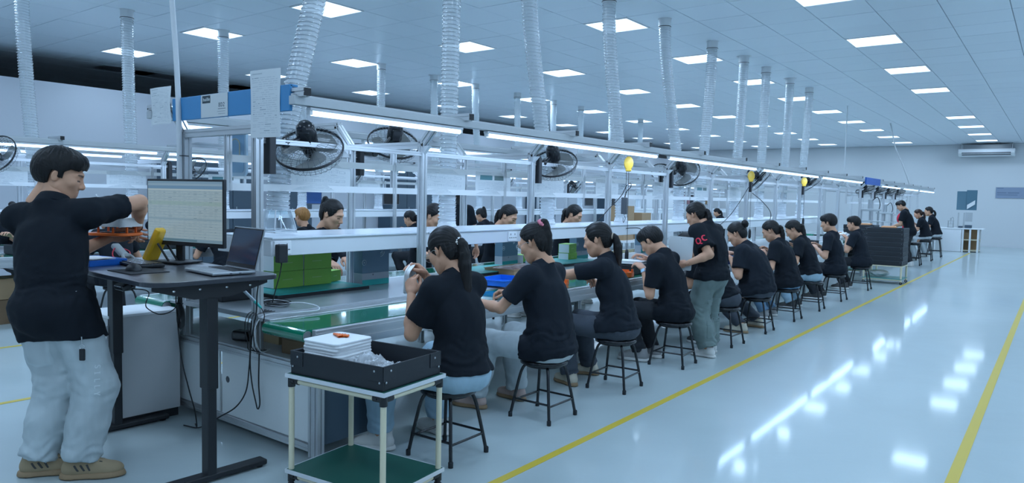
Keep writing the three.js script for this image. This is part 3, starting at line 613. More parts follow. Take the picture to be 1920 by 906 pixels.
    parts.push(headGeometry(woman ? 'woman' : 'man', fine).g.clone().applyMatrix4(H));
    arms.forEach((a, k) => {
      const g0 = handGeometry(p.handPose?.[k] ?? 'relaxed', fine * 0.85), g = k === 0 ? mirrored(g0) : g0.clone();   // k 0 is the left
      const z = a.h.clone().sub(a.e).normalize(), aim = p.handAim?.[k] ? D(p.handAim[k]) : z, zz = z.clone().lerp(aim, 0.6).normalize();
      const palm = p.palm?.[k] ? D(p.palm[k]) : V3(0, -1, 0);     // where the palm looks
      const yy = palm.clone().negate().addScaledVector(zz, palm.dot(zz)).normalize(), xx = yy.clone().cross(zz);
      const hsz = (woman ? 0.95 : 1.04) * s;
      parts.push(g.applyMatrix4(new THREE.Matrix4().makeBasis(xx, yy, zz).scale(V3(hsz, hsz, hsz)).setPosition(a.h.x, a.h.y, a.h.z)));
      a.zz = zz;
    });
    for (const q of parts) { q.deleteAttribute('uv'); }
    const body = mergeGeometries(parts);
    if (p.skinTone) { const c = body.attributes.color; for (let i = 0; i < c.count; i++) c.setXYZ(i, c.getX(i) * p.skinTone[0], c.getY(i) * p.skinTone[1], c.getZ(i) * p.skinTone[2]); }
    mesh('body', body, skinMat, t); }

  // shirt
  { const f = new Field(...bounds([hip, neck, ...sh, ...arms.map((a) => a.e)], 0.24), cell), ax = (a) => { const y = dir(a), x = V3(1, 0, 0).addScaledVector(y, -y.x).normalize(); return [x, y, x.clone().cross(y)]; };
    const belly = p.belly ?? 1, d = p.deep ?? 1, tAx = [sx, u2, fw];
    f.ball(hip.clone().addScaledVector(u, -0.02).add(V3(0, 0, sitting ? -0.015 : 0)), [0.172 * w, 0.16, 0.132 * w * d], ax(lean), 0);
    f.ball(hip.clone().addScaledVector(u, tl * 0.33), [0.158 * w * belly, 0.19, 0.122 * w * d * belly], ax(lean + hunch * 0.4), 0.06);
    f.ball(chest.clone().addScaledVector(u2, 0.03).addScaledVector(fw, 0.005), [0.168 * w, 0.175, 0.118 * w * d], tAx, 0.06);
    // it falls over the trousers
    f.ball(hip.clone().add(V3(0, -0.01, sitting ? -0.03 : -0.012)), [0.166 * w + 0.014, (sitting ? 0.115 : 0.14) + 0.014, 0.136 * w + 0.014], null, 0.02);
    for (const a of legs) { const q = sitting ? 0.22 : 0.4; f.cone(a.s, a.s.clone().lerp(a.e, q), 0.098 * w + 0.014, lerp(0.098 * w, 0.072 * (p.loose ?? 1), q) + 0.014, 0.03); }
    if (sitting) f.ball(hip.clone().addScaledVector(u, tl * 0.17), [0.178 * w * belly, 0.15, 0.138 * w * d], ax(lean), 0.04);
    f.cone(sh[0].clone().addScaledVector(sx, -0.03), sh[1].clone().addScaledVector(sx, 0.03), 0.062, 0.062, 0.06);
    for (const q of sh) f.cone(neck.clone().addScaledVector(u2, -0.012), q, 0.056, 0.050, 0.05);
    if (woman) for (const q of [-1, 1]) f.ball(chest.clone().addScaledVector(sx, q * 0.07).addScaledVector(fw, 0.085 * d).addScaledVector(u2, 0.01), [0.062, 0.065, 0.055], tAx, 0.06);
    const sl = p.sleeve ?? 0.70;
    arms.forEach((a, k) => { const len = p.longSleeve?.[k], end = a.s.clone().lerp(a.e, len ? 1 : sl + 0.12), fat = p.armWide ?? 1; f.cone(a.s, end, 0.070 * fat, (len ? 0.052 : 0.068) * fat, 0.045); if (len) f.cone(a.e, a.h, 0.052, 0.040, 0.02); });
    // sleeve ends are cut square; this touches only the arm itself
    arms.forEach((a, k) => { const n = a.e.clone().sub(a.s).normalize(), len = p.longSleeve?.[k]; if (len) return; const c = a.s.clone().addScaledVector(n, ua * sl), fat = Math.max(1, p.armWide ?? 1) * 1.05;
      f.each([c.x, c.y, c.z], [c.x, c.y, c.z], 0.16, (x, y, z, v) => { const px = x - a.s.x, py = y - a.s.y, pz = z - a.s.z, q = px * n.x + py * n.y + pz * n.z, rad = Math.hypot(px - n.x * q, py - n.y * q, pz - n.z * q); if (rad > 0.095 * fat || q < ua * 0.4) return v; const tors = Math.hypot(x - chest.x, z - chest.z); return rad < 0.086 * fat ? Math.max(v, q - ua * sl) : v; }); });
    // hem
    const hemN = p.hemTilt ? V3(0, -Math.cos(deg(p.hemTilt)), -Math.sin(deg(p.hemTilt))) : u.clone().negate();
    f.cut(hip.clone().addScaledVector(u, -(p.hem ?? 0.08)), hemN, 0.012);
    if (sitting) f.cut(V3(0, p.seat + 0.004, 0), V3(0, -1, 0));
    // folds
    const sd = p.at[1] * 3.7, deepF = near ? 1 : 0.6;
    f.near(0.04, (x, y, z, v) => {
      const h = (x - hip.x) * u.x + (y - hip.y) * u.y + (z - hip.z) * u.z, up = clamp(h / tl, -0.3, 1.2), waist = Math.exp(-(((up - (sitting ? 0.12 : 0.2)) / 0.25) ** 2));
      const a = noise3(x * 13 + sd, y * 4.5, z * 13), b = noise3(x * 7 + h * 6, h * 34 + 3 * noise3(x * 6, y * 6, z * 6), z * 7 + sd), c = noise3(x * 24, (y + x * 0.7) * 16 + sd, z * 24);
      return v + deepF * (0.0085 * a + 0.0120 * waist * b + 0.0045 * c);
    });
    // neckline
    f.ball(neck.clone().addScaledVector(un, 0.062).addScaledVector(fw, 0.012), [0.056, 0.046, 0.058], null, 0.01, true);
    { const R = woman ? 0.062 : 0.070, q = new THREE.Quaternion().setFromUnitVectors(V3(0, 1, 0), un), at = (k) => { const a = deg(70 + k * 22); return V3(Math.sin(a) * R, -0.020, Math.cos(a) * R).applyQuaternion(q).add(neck).addScaledVector(un, 0.012); }; for (let k = 0; k < 10; k++) f.cone(at(k), at(k + 1), 0.010, 0.010, 0.015); for (let k = 3; k < 7; k++) f.cone(at(k), at(k).addScaledVector(u2, -0.07).addScaledVector(fw, 0.012), 0.010, 0.018, 0.03); }
    mesh('shirt', f.geometry(), shirtMats[p.shirt ?? 0], t); }
  if (p.collar !== false) {
    const ring = [], R = woman ? 0.060 : 0.068, seg = 22, q = new THREE.Quaternion().setFromUnitVectors(V3(0, 1, 0), un), cpos = [], cidx = [];
    for (let k = 0; k <= seg; k++) { const a = deg(16) + k / seg * deg(328), cx = Math.sin(a), cz = -Math.cos(a); for (const [rad, y] of [[R, 0.0], [R - 0.004, 0.030], [R + 0.002, 0.036], [R + 0.010, 0.018], [R + 0.020, -0.012]]) { cpos.push(...V3(cx * rad, y, -cz * rad).applyQuaternion(q).add(neck).addScaledVector(un, 0.012).toArray()); } }
    for (let k = 0; k < seg; k++) for (let j = 0; j < 4; j++) { const a = k * 5 + j; cidx.push(a, a + 1, a + 5, a + 1, a + 6, a + 5); }
    const g = new THREE.BufferGeometry(); g.setAttribute('position', new THREE.Float32BufferAttribute(cpos, 3)); g.setIndex(cidx); g.computeVertexNormals();
    mesh('collar', g, shirtMats[p.shirt ?? 0], t);
  }
  // trousers
  if (p.trousers !== 'none') {
    const f = new Field(...bounds([hip, ...legs.flatMap((a) => [a.e, a.h])], 0.22), cell), loose = p.loose ?? 1;
    f.ball(hip.clone().add(V3(0, sitting ? -0.01 : -0.01, sitting ? -0.03 : -0.012)), [0.166 * w, sitting ? 0.115 : 0.14, 0.136 * w], null, 0);
    for (const a of legs) { const m = a.e.clone().lerp(a.h, 0.5); f.cone(a.s, a.e, 0.098 * w, 0.072 * loose, 0.05); f.cone(a.e, m, 0.072 * loose, 0.069 * loose, 0.03); f.cone(m, a.h.clone().add(V3(0, 0.0, 0)), 0.068 * loose, 0.064 * loose, 0.03); }
    legs.forEach((a) => { const n = a.h.clone().sub(a.e).normalize(), c = a.h.clone().addScaledVector(n, -(p.cuff ?? 0.0)); f.each([c.x, c.y, c.z], [c.x, c.y, c.z], 0.12, (x, y, z, v) => Math.max(v, Math.min((x - c.x) * n.x + (y - c.y) * n.y + (z - c.z) * n.z, 0.2))); });
    if (sitting) { const sy = p.seat + 0.003; f.map((x, y, z, v) => (z < 0.19 && y < sy + 0.02 && y > sy - 0.12 && Math.hypot(x, z) < 0.25 ? Math.max(v, sy - y) : v)); }
    const sd = p.at[1] * 5.1;
    f.near(0.04, (x, y, z, v) => {
      let q = 0; for (const a of legs) { const nb = Math.exp(-((Math.hypot(x - a.e.x, y - a.e.y, z - a.e.z) / 0.13) ** 2)), na = Math.exp(-(((y - a.h.y - 0.03) / 0.09) ** 2)) * (Math.hypot(x - a.h.x, z - a.h.z) < 0.14 ? 1 : 0); q = Math.max(q, nb, na); }
      const lf = loose > 1.3 ? 1.8 : 1.15; return v + lf * 0.005 * noise3(x * 12, y * 6 + sd, z * 12) + lf * 0.004 * noise3(x * 9, (y + x * 0.8 + z * 0.5) * 17 + sd, z * 9) + lf * q * 0.010 * noise3(x * 6 + sd, y * 30 + 2 * noise3(x * 9, y * 3, z * 9), z * 6) + 0.0025 * noise3(x * 30, y * 24, z * 30);
    });
    const g = f.geometry((x, y, z) => { const n = clamp(1 + 0.16 * noise3(x * 7 + sd, y * 4, z * 7) + 0.08 * noise3(x * 40, y * 14, z * 40), 0.6, 1.3); return [n, n, n]; });
    mesh('trousers', g, cloth[p.trousers ?? 'black'], t);
  }
  // shoes
  const sg = shoeGeometry(near ? 0.006 : 0.011);
  legs.forEach((a, k) => { const g = new THREE.Group(); const yaw = deg(p.footYaw?.[k] ?? (k ? -8 : 8)); const m = mesh('shoe', sg.upper, shoeMats[p.shoes ?? 'white'], t); m.position.set(a.h.x, a.h.y - 0.095 + 0.002, a.h.z); m.rotation.y = yaw; m.scale.setScalar((woman ? 0.94 : 1.06) * s); mesh('sole', sg.sole, shoeMats[p.soles ?? 'soleWhite'], m); if (near > 0) mesh('laces', sg.laces, shoeMats[p.laces ?? p.soles ?? 'soleWhite'], m); });
  // hair
  hair(p, t, { H, hq, hp, hAxes, hs, headAt, neck, woman, fw, un, near });
  return Object.assign(t, { fig: { arms, legs, headAt, hq, hs, H, hp, L, neck, chest, hip, sh, un, inv } });
}

function hair(p, t, k) {
  const { H, hq, hp, hs, woman, near } = k, style = p.hair ?? (woman ? 'ponytail' : 'short'), cell = [0.0085, 0.0052, 0.0042][near];
  const inv = H.clone().invert(), f0 = 1.0 * hs;
  const tie = style === 'highpony' ? V3(0, 0.075, -0.075) : style === 'bun' ? V3(0, 0.045, -0.095) : V3(0, 0.0, -0.098);      // head axes
  const pts = [hp(-0.1, 0.13, -0.13), hp(0.1, 0.13, 0.11), hp(-0.1, -0.14, -0.14), hp(0.1, -0.14, -0.14), hp(0, 0, 0.12), hp(-0.1, 0, 0.12), hp(0.1, 0.1, 0.12)];
  const tail = [];
  if (/pony|tail/.test(style)) {
    const a = hp(tie.x, tie.y, tie.z), out = V3(0, style === 'highpony' ? 0.5 : 0, -1).applyQuaternion(hq), len = p.tail ?? 0.34, pt = p.tailTo ? V3(...p.tailTo) : V3(0, 0, 0);
    const b = a.clone().addScaledVector(out, 0.035).add(V3(0, style === 'highpony' ? 0.012 : -0.012, 0));
    tail.push(a, b, b.clone().add(V3(pt.x * 0.3, -len * 0.28, -0.030 + pt.z * 0.3)), b.clone().add(V3(pt.x * 0.7, -len * 0.62, -0.036 + pt.z * 0.7)), b.clone().add(V3(pt.x, -len, -0.02 + pt.z)));
    pts.push(...tail);
  }
  if (style === 'bun') pts.push(hp(0, 0.06, -0.17), hp(0, 0.1, -0.15));
  if (style === 'long') pts.push(hp(-0.12, -0.16, -0.16), hp(0.12, -0.3, -0.1), hp(0.12, -0.3, 0.02));
  const b = new THREE.Box3().setFromPoints(pts).expandByScalar(0.05), f = new Field(b.min.toArray(), b.max.toArray(), cell);
  const A = k.hAxes, S = (v) => v.map((q) => q * hs), man = !woman, wv = man ? 1.03 : 1;
  // cap around the skull
  const vol = p.volume ?? 1;
  f.ball(hp(0, 0.030, -0.014), S([0.080 * wv * vol, 0.0965 * vol, 0.102 * vol]), A, 0);
  if (style === 'short') { f.ball(hp(0, 0.072, 0.030), S([0.074 * vol, 0.050 * vol, 0.066 * vol]), A, 0.02); f.ball(hp(0, 0.015, -0.050), S([0.076 * wv, 0.072, 0.066]), A, 0.02); }
  else { f.ball(hp(0, -0.012, -0.048), S([0.074, 0.075, 0.062]), A, 0.02); }
  // strands lie along the way they are combed
  const v = V3(0, 0, 0);
  f.near(0.035, (x, y, z, d) => {
    v.set(x, y, z).applyMatrix4(inv);
    if (style === 'short') { const an = Math.atan2(v.x, v.z + 0.03), r = Math.hypot(v.x, v.z + 0.03, v.y - 0.12); return d + 0.0030 * noise3(an * 9 + 3, r * 26, v.y * 12) + 0.0028 * noise3(an * 26, r * 30, 5 + v.y * 20) + 0.0016 * noise3(an * 50, r * 40, 1); }
    const q = v.clone().sub(tie), an = Math.atan2(q.x, q.y + 0.02), r = q.length();
    return d + 0.0026 * noise3(an * 11 + 2, r * 9, 4) + 0.0016 * noise3(an * 28, r * 14, 9);
  });
  // the face stays clear: hairline over the forehead, down past the ears
  const cutF = (x, y, z, d) => {
    v.set(x, y, z).applyMatrix4(inv);
    const ax = Math.abs(v.x); let line;
    if (style === 'short') { // keep hair above a line that falls to the back
      const fringe = p.fringe ?? 0.042, side = v.z > 0.045 ? fringe - 0.012 * clamp((ax - 0.035) / 0.02, 0, 1) + 0.010 * noise3(v.x * 95, 1, 2) : v.z > 0.012 ? lerp(0.012, fringe - 0.012, (v.z - 0.012) / 0.033) : v.z > -0.03 ? 0.016 - (v.z < 0.012 && v.z > -0.025 ? 0 : 0.0) : -0.045 - 0.0 * ax; 
      const low = lerp(-0.056 + (p.nape ?? 0), side, clamp((v.z + 0.046) / 0.022, 0, 1)); line = low - v.y;
      if (ax > 0.055 && v.z > 0.0 && v.z < 0.022 && v.y > -0.012) line = Math.min(line, -0.004);      // sideburn
      return Math.max(d, line * hs);
    }
    const hairline = 0.066 - ax * 0.25;                                        // forehead
    const front = v.z > 0.02 ? (v.y - hairline - (0.075 - v.z) * -0.55 > 0 ? -1 : 1) : -1;
    let q = d;
    const lineZ = v.z - lerp(0.010, 0.070, clamp((v.y - 0.005) / 0.075, 0, 1)) - (p.sideHair && v.y < 0.06 ? p.sideHair * clamp((ax - 0.045) / 0.02, 0, 1) : 0);   // hair only behind this slanted line
    q = Math.max(q, lineZ * hs * 0.9);
    if (style !== 'long') { const ear = -0.010 - (v.z + 0.01) * 0.9; if (v.z > -0.045) q = Math.max(q, (Math.min(ear, 0.012) - v.y) * hs); else q = Math.max(q, (-0.078 - v.y) * hs); }
    return q;
  };
  if (style === 'long') { for (const q of [-1, 0, 1]) f.cone(hp(q * 0.055, 0.0, -0.05), hp(q * 0.06, -0.22, -0.075), 0.042 * hs, 0.034 * hs, 0.03); }
  f.near(0.06, cutF);
  if (style === 'bun') { f.ball(hp(0, 0.058, -0.128), S([0.040, 0.042, 0.036]), A, 0.010); f.near(0.02, (x, y, z, d) => { v.set(x, y, z).applyMatrix4(inv); return v.z < -0.1 ? d + 0.004 * noise3(v.x * 60, v.y * 60, v.z * 60) : d; }); }
  if (tail.length) {
    const r = (p.tailWide ?? 1), rad = [0.016, 0.020, 0.029, 0.026, 0.008].map((q) => q * r), pts2 = new THREE.CatmullRomCurve3(tail).getPoints(10);
    for (let i = 0; i < 10; i++) { const ra = (q) => { const w = q / 10 * 4, a = Math.floor(Math.min(w, 3)); return lerp(rad[a], rad[a + 1], w - a); }; f.cone(pts2[i], pts2[i + 1], ra(i), ra(i + 1), 0.006); if (i > 2) { const o = V3(Math.sin(i * 2.1 + p.at[1]) * 0.014, 0, Math.cos(i * 1.7) * 0.008); f.cone(pts2[i].clone().add(o), pts2[i + 1].clone().add(o), ra(i) * 0.5, ra(i + 1) * 0.45, 0.004); } }
    const c = tail[1];
    f.near(0.03, (x, y, z, d) => { const dd = Math.hypot(x - c.x, z - c.z); v.set(x, y, z).applyMatrix4(inv); return y < c.y && v.z < -0.07 || y < c.y - 0.1 ? d + 0.0045 * noise3(x * 75, y * 7, z * 75) + 0.0025 * noise3(x * 150, y * 11, z * 150) : d; });
  }
  const tint = p.hairTint ?? [0.010, 0.0095, 0.010], tip = p.hairTip ?? tint, topY = k.headAt.y - 0.05, low = tail.length ? tail[4].y : topY - 0.2;
  const g = f.geometry((x, y, z) => { const q = clamp((topY - y) / (topY - low + 0.01), 0, 1), n = 1 + 0.35 * noise3(x * 60, y * 8, z * 60); return [0, 1, 2].map((i) => lerp(tint[i], tip[i], q * q) * n); });
  mesh('hair', g, hairMat, t);
  if (tail.length) { const c = tail[0].clone().lerp(tail[1], 0.6), q = new THREE.Quaternion().setFromUnitVectors(V3(0, 0, 1), tail[1].clone().sub(tail[0]).normalize()); t.userData.tieAt = undefined; t.tie = { c, q }; if (!p.scrunchie) mesh('hair_tie', new THREE.TorusGeometry(0.019 * (p.tailWide ?? 1), 0.005, 6, 16).applyQuaternion(q).translate(c.x, c.y, c.z), M.black, t); }
}
// --- stools and the people on them
const SX = -2.77, SEAT = 0.40;
function makeStool(label, at, turn, group) {
  const t = thing('stool', label, 'stool', at, turn, group), h = SEAT;
  mesh('seat', lathe([[0.001, h], [0.150, h], [0.160, h - 0.004], [0.165, h - 0.014], [0.163, h - 0.028], [0.155, h - 0.032], [0.001, h - 0.028]], 36), M.blackGloss, t);
  mesh('seat_ring', new THREE.TorusGeometry(0.125, 0.009, 6, 30).rotateX(Math.PI / 2).translate(0, h - 0.040, 0), M.black, t);
  for (const [a, b] of [[1, 1], [1, -1], [-1, 1], [-1, -1]]) {
    mesh('leg', tube([[a * 0.055, h - 0.040, b * 0.055], [a * 0.092, h - 0.045, b * 0.092], [a * 0.107, h - 0.075, b * 0.107], [a * 0.134, 0.18, b * 0.134], [a * 0.160, 0.012, b * 0.160]], 0.0105, 22, 8), M.blackGloss, t);
    mesh('foot_cap', lathe([[0.001, 0], [0.014, 0], [0.0145, 0.03], [0.011, 0.034]], 12).translate(a * 0.160, 0, b * 0.160), M.blackSoft, t);
  }
  const q = 0.144, y = 0.115;
  for (const [x0, z0, x1, z1] of [[q, q, q, -q], [q, -q, -q, -q], [-q, -q, -q, q], [-q, q, q, q]]) mesh('stretcher', bar([x0, y + (Math.abs(x0 - x1) > 0.1 ? 0.012 : 0), z0], [x1, y + (Math.abs(x0 - x1) > 0.1 ? 0.012 : 0), z1], 0.0075, 7), M.blackGloss, t);
  return t;
}
let stoolProto;
function stool(at, turn, label, group) { if (!stoolProto) return stoolProto = makeStool(label, at, turn, group); return copyOf(stoolProto, at, turn, label, group); }
const sit = { seat: SEAT, hip: 0.495, scale: 1.05, torso: 0.515, lean: 8, hunch: 14, face: -90, hem: 0.07 };
[[3.07, 'black stool under the woman with the beaded hair clip'], [4.04, 'black stool under the woman with the pink scrunchie'], [5.04, 'black stool under the woman with the low brown-tipped ponytail'], [6.12, 'black stool under the young man with a white wristband'], [7.36, 'black stool behind the standing woman with red sleeve letters'], [8.38, 'black stool under the broad woman with a hair bun'], [9.5, 'black stool under the ponytailed woman after the hair bun'], [10.65, 'black stool under the woman with very long hair and blue jeans'], [11.95, 'black stool under the young man with thick black hair'], [13.8, 'black stool beside the tall stack of black trays']].forEach(([d, label], k) => stool([SX, 0, d], [0.03, 0, 0.06, 0.05, -0.04, 0.03, 0, 0.05, -0.03, 0.04][k], label));

const W1 = person({ ...sit, label: 'seated woman with beaded hair clip and long ponytail, holding a white plastic shell', at: [-2.68, 3.07], near: 2, face: -97, lean: 1, hunch: 13, neckTilt: 16, headPitch: 27, headYaw: 4, twist: 5, hands: [[-2.965, 0.925, 2.955], [-2.985, 1.015, 3.10]], poles: [[0.35, -1, -0.4], [0.35, -1, 0.25]], handPose: ['grip', 'pinch'], handAim: [[-0.25, 0.95, 0.1], [-0.7, 0.3, -0.5]], palm: [[-0.2, 0.1, 1], [0, -0.5, -0.9]], feet: [[-3.12, 2.87], [-3.06, 3.30]], knees: [[0.5, 0.3, 1], [-0.15, 0.3, 1]], trousers: 'jeans', cuff: 0.02, hem: -0.005, hemTilt: 4, loose: 1.16, wide: 1.08, shoes: 'white', hairTip: [0.030, 0.016, 0.012], tail: 0.46, tailWide: 1.3, sideHair: 0.03, armWide: 1.1, footYaw: [35, 0] });
const W2 = person({ ...sit, label: 'seated woman with a pink scrunchie on a high ponytail and pale trousers', at: [-2.72, 4.04], near: 2, face: -88, lean: 4, hunch: 10, neckTilt: 10, headPitch: 22, headYaw: 3, twist: 0, hands: [[-3.20, 0.775, 3.80], [-3.16, 0.80, 4.16]], poles: [[0.35, -1, -0.5], [0.2, -1, 0.7]], handPose: ['relaxed', 'pinch'], handAim: [[-1, 0.05, 0.15], [-0.9, -0.1, -0.3]], palm: [[0, -1, 0.2], [0, -0.9, -0.4]], feet: [[-3.24, 3.88], [-3.15, 4.24]], trousers: 'pale', hem: 0.085, hemTilt: 14, loose: 1.22, wide: 1.08, belly: 1.06, deep: 1.1, shoes: 'pink', soles: 'gum', hair: 'highpony', scrunchie: true, tail: 0.34, tailWide: 1.05, shirt: 1 });
const W3 = person({ ...sit, label: 'seated woman with a low brown-tipped ponytail, left elbow raised over the bench', at: [-2.74, 5.04], near: 2, face: -80, lean: 8, hunch: 12, neckTilt: 8, headPitch: 16, headYaw: 2, twist: 6, hands: [[-3.07, 0.86, 5.02], [-3.20, 0.84, 5.22]], poles: [[0.3, 0.25, -1], [0.2, -1, 0.7]], handPose: ['pinch', 'relaxed'], feet: [[-3.08, 4.86], [-3.14, 5.26]], trousers: 'dark', hem: 0.025, hemTilt: 8, loose: 1.1, wide: 1.05, belly: 1.05, shoes: 'cream', soles: 'gum', tail: 0.30, tailWide: 1.15, sideHair: 0.035, hairTip: [0.055, 0.022, 0.014], shirt: 1, footYaw: [-30, 5] });
const M4 = person({ ...sit, label: 'seated young man with short black hair and a white wristband', at: [-2.76, 6.12], near: 2, sex: 'man', face: -88, lean: 8, hunch: 18, neckTilt: 18, headPitch: 36, headYaw: 0, twist: 0, scale: 1.02, hands: [[-3.02, 0.86, 5.98], [-3.08, 0.93, 6.22]], poles: [[0.3, -1, -0.3], [0.1, -1, 0.6]], handPose: ['relaxed', 'relaxed'], handAim: [[-0.9, 0.15, 0.3], [-1, 0, -0.1]], feet: [[-3.06, 6.02], [-3.04, 6.26]], trousers: 'black', hem: 0.10, shoes: 'grey', soles: 'soleWhite', wide: 0.94, shirt: 0, volume: 1.05, sleeve: 0.78 });
const QC = person({ label: 'standing woman with red sleeve letters holding a pale clipboard', at: [-2.66, 6.70], near: 2, face: -102, hip: 0.79, scale: 0.97, torso: 0.49, lean: 2, hunch: 18, neckTilt: 30, headPitch: 26, headYaw: 4, hands: [[-2.80, 0.90, 6.42], [-3.02, 0.90, 6.72]], poles: [[1, -0.9, -0.2], [0.3, -1, 0.6]], handPose: ['grip', 'relaxed'], handAim: [[-1, 0.05, 0.2], [-1, -0.2, -0.2]], palm: [[-0.3, -0.3, 1], [0, -1, 0]], feet: [[-2.64, 6.62], [-2.72, 6.88]], trousers: 'olive', loose: 1.42, hem: 0.05, wide: 1.12, wideShoulder: 1.05, shoes: 'white', tail: 0.24, armWide: 1.12, belly: 1.05, tailWide: 0.9, collar: false });
const P5 = person({ ...sit, label: 'seated woman half hidden behind the standing woman, leaning over the bench', at: [-2.76, 7.36], near: 1, lean: 26, hunch: 20, neckTilt: 16, headPitch: 34, hands: [[-3.12, 0.83, 7.25], [-3.12, 0.83, 7.50]], poles: [[0.35, -1, -0.5], [0.2, -1, 0.6]], feet: [[-2.92, 7.22], [-2.96, 7.54]], trousers: 'dark', hem: 0.02, tail: 0.28, shoes: 'dark' });
const W6 = person({ ...sit, label: 'seated broad woman with a hair bun and a pale blue wristband', at: [-2.76, 8.38], near: 1, lean: 12, hunch: 16, neckTilt: 12, headPitch: 28, scale: 1.06, torso: 0.49, hands: [[-3.04, 0.84, 8.22], [-3.12, 0.87, 8.50]], poles: [[0.4, -1, -0.4], [0.2, -1, 0.6]], handAim: [[-1, 0.1, 0.2], [-1, 0, -0.1]], feet: [[-2.86, 8.12], [-2.84, 8.62]], trousers: 'dark', wide: 1.28, deep: 1.15, belly: 1.1, armWide: 1.2, hem: 0.06, hair: 'bun', shoes: 'cream', soles: 'gum', shirt: 1 });
const W7 = person({ ...sit, label: 'seated woman with a brown-tipped ponytail, next after the hair bun', at: [-2.76, 9.5], near: 1, lean: 8, hunch: 16, neckTilt: 14, headPitch: 30, torso: 0.49, hands: [[-3.02, 0.82, 9.36], [-3.05, 0.84, 9.62]], feet: [[-3.0, 9.35], [-3.0, 9.65]], trousers: 'mid', wide: 1.15, armWide: 1.1, hem: 0.08, hairTip: [0.09, 0.026, 0.014], tail: 0.36, shoes: 'grey' });
const W8 = person({ ...sit, label: 'seated woman with very long straight hair and blue jeans', at: [-2.78, 10.65], near: 1, lean: 10, hunch: 16, neckTilt: 16, headPitch: 34, torso: 0.49, hands: [[-3.04, 0.82, 10.5], [-3.05, 0.84, 10.8]], feet: [[-3.0, 10.5], [-3.0, 10.8]], trousers: 'jeans', hem: 0.0, tail: 0.46, tailWide: 1.1, shoes: 'dark' });
const M9 = person({ ...sit, label: 'seated young man with thick black hair, upright on his stool', at: [-2.76, 11.95], near: 1, sex: 'man', lean: 4, hunch: 8, neckTilt: 8, headPitch: 12, headYaw: -4, scale: 1.05, hands: [[-3.02, 0.80, 11.82], [-3.05, 0.82, 12.1]], feet: [[-3.0, 11.8], [-3.0, 12.1]], trousers: 'black', hem: 0.10, volume: 1.08, shirt: 1, shoes: 'dark' });
const M10 = person({ ...sit, label: 'seated young man handling clear film beside the stack of black trays', at: [-2.76, 13.8], near: 1, sex: 'man', lean: 6, hunch: 10, neckTilt: 8, headPitch: 10, headYaw: -6, scale: 1.0, hands: [[-2.99, 0.90, 13.66], [-3.04, 0.92, 13.9]], handAim: [[-1, 0.3, 0.2], [-1, 0.3, -0.2]], feet: [[-3.0, 13.6], [-3.0, 13.9]], trousers: 'black', hem: 0.10, volume: 1.04, shirt: 1, shoes: 'dark', soles: 'soleWhite' });
const MAN = person({ label: 'standing man in front of the black desk, seen from behind, pale jeans', at: [-4.09, 1.51], near: 2, sex: 'man', face: -148, hip: 0.885, scale: 1.03, torso: 0.515, lean: 3, hunch: 10, neckTilt: 12, headPitch: 16, headYaw: -60, twist: 0, side: 5, wide: 1.10, wideShoulder: 1.1, hands: [[-4.32, 1.22, 1.90], [-4.27, 1.27, 2.02]], poles: [[0.1, -1, 0.4], [0.15, 0.55, 0.8]], handPose: ['grip', 'grip'], handAim: [[0.3, 0.1, 0.9], [-0.9, 0, 0.2]], palm: [[0.9, -0.3, 0], [-0.3, -0.5, 0.8]], feet: [[-4.17, 1.46], [-3.97, 1.58]], footYaw: [-66, -72], knees: [[-0.75, 0.2, 0.7], [-0.75, 0.2, 0.7]], trousers: 'pale', loose: 1.42, hem: 0.17, sleeve: 0.62, shoes: 'tan', soles: 'gum', laces: 'dark', armWide: 1.0, fringe: 0.052, volume: 1.10, headScale: 1.09 });

// --- the far side of the front line, facing the camera
const far = { seat: 0.48, hip: 0.575, scale: 1.07, torso: 0.52, face: 90, lean: 6, hunch: 14, hem: 0.08, near: 1, trousers: 'black' };
const FA = person({ ...far, near: 2, seat: 0.50, hip: 0.595, sideHair: 0.03, label: 'woman with dark ponytail facing us behind the green boxes, packing', at: [-5.64, 4.36], face: 98, lean: 6, hunch: 10, neckTilt: 12, headPitch: 22, headYaw: 14, hands: [[-5.02, 0.88, 4.20], [-4.98, 0.87, 4.02]], feet: [[-5.45, 4.3], [-5.45, 4.55]], tail: 0.3, hair: 'highpony', longSleeve: [true, true], handAim: [[0.9, -0.3, -0.2], [0.9, -0.4, 0]] });
const FB = person({ ...far, label: 'woman with pulled-back hair looking down behind the shelf, left of the long-haired standing woman', at: [-5.62, 5.70], face: 98, headPitch: 26, headYaw: 6, hands: [[-5.05, 0.86, 5.6], [-5.05, 0.86, 5.4]], feet: [[-5.45, 5.8], [-5.45, 6.0]], tail: 0.3, longSleeve: [true, false] });
const FC = person({ ...far, label: 'woman with a pale blue wristband reaching across, face half over the shelf', at: [-5.62, 6.98], face: 98, headPitch: 30, headYaw: 8, lean: 8, hands: [[-5.0, 0.84, 6.95], [-4.96, 0.86, 6.45]], feet: [[-5.45, 7.1], [-5.45, 7.3]], tail: 0.28 });
const FD = person({ ...far, label: 'woman looking down over the shelf, farthest along beyond the pink scrunchie', at: [-5.62, 8.52], face: 98, headPitch: 26, headYaw: 6, hands: [[-5.05, 0.85, 8.4], [-5.05, 0.85, 8.6]], feet: [[-5.45, 8.6], [-5.45, 8.85]], tail: 0.28, sideHair: 0.03 });
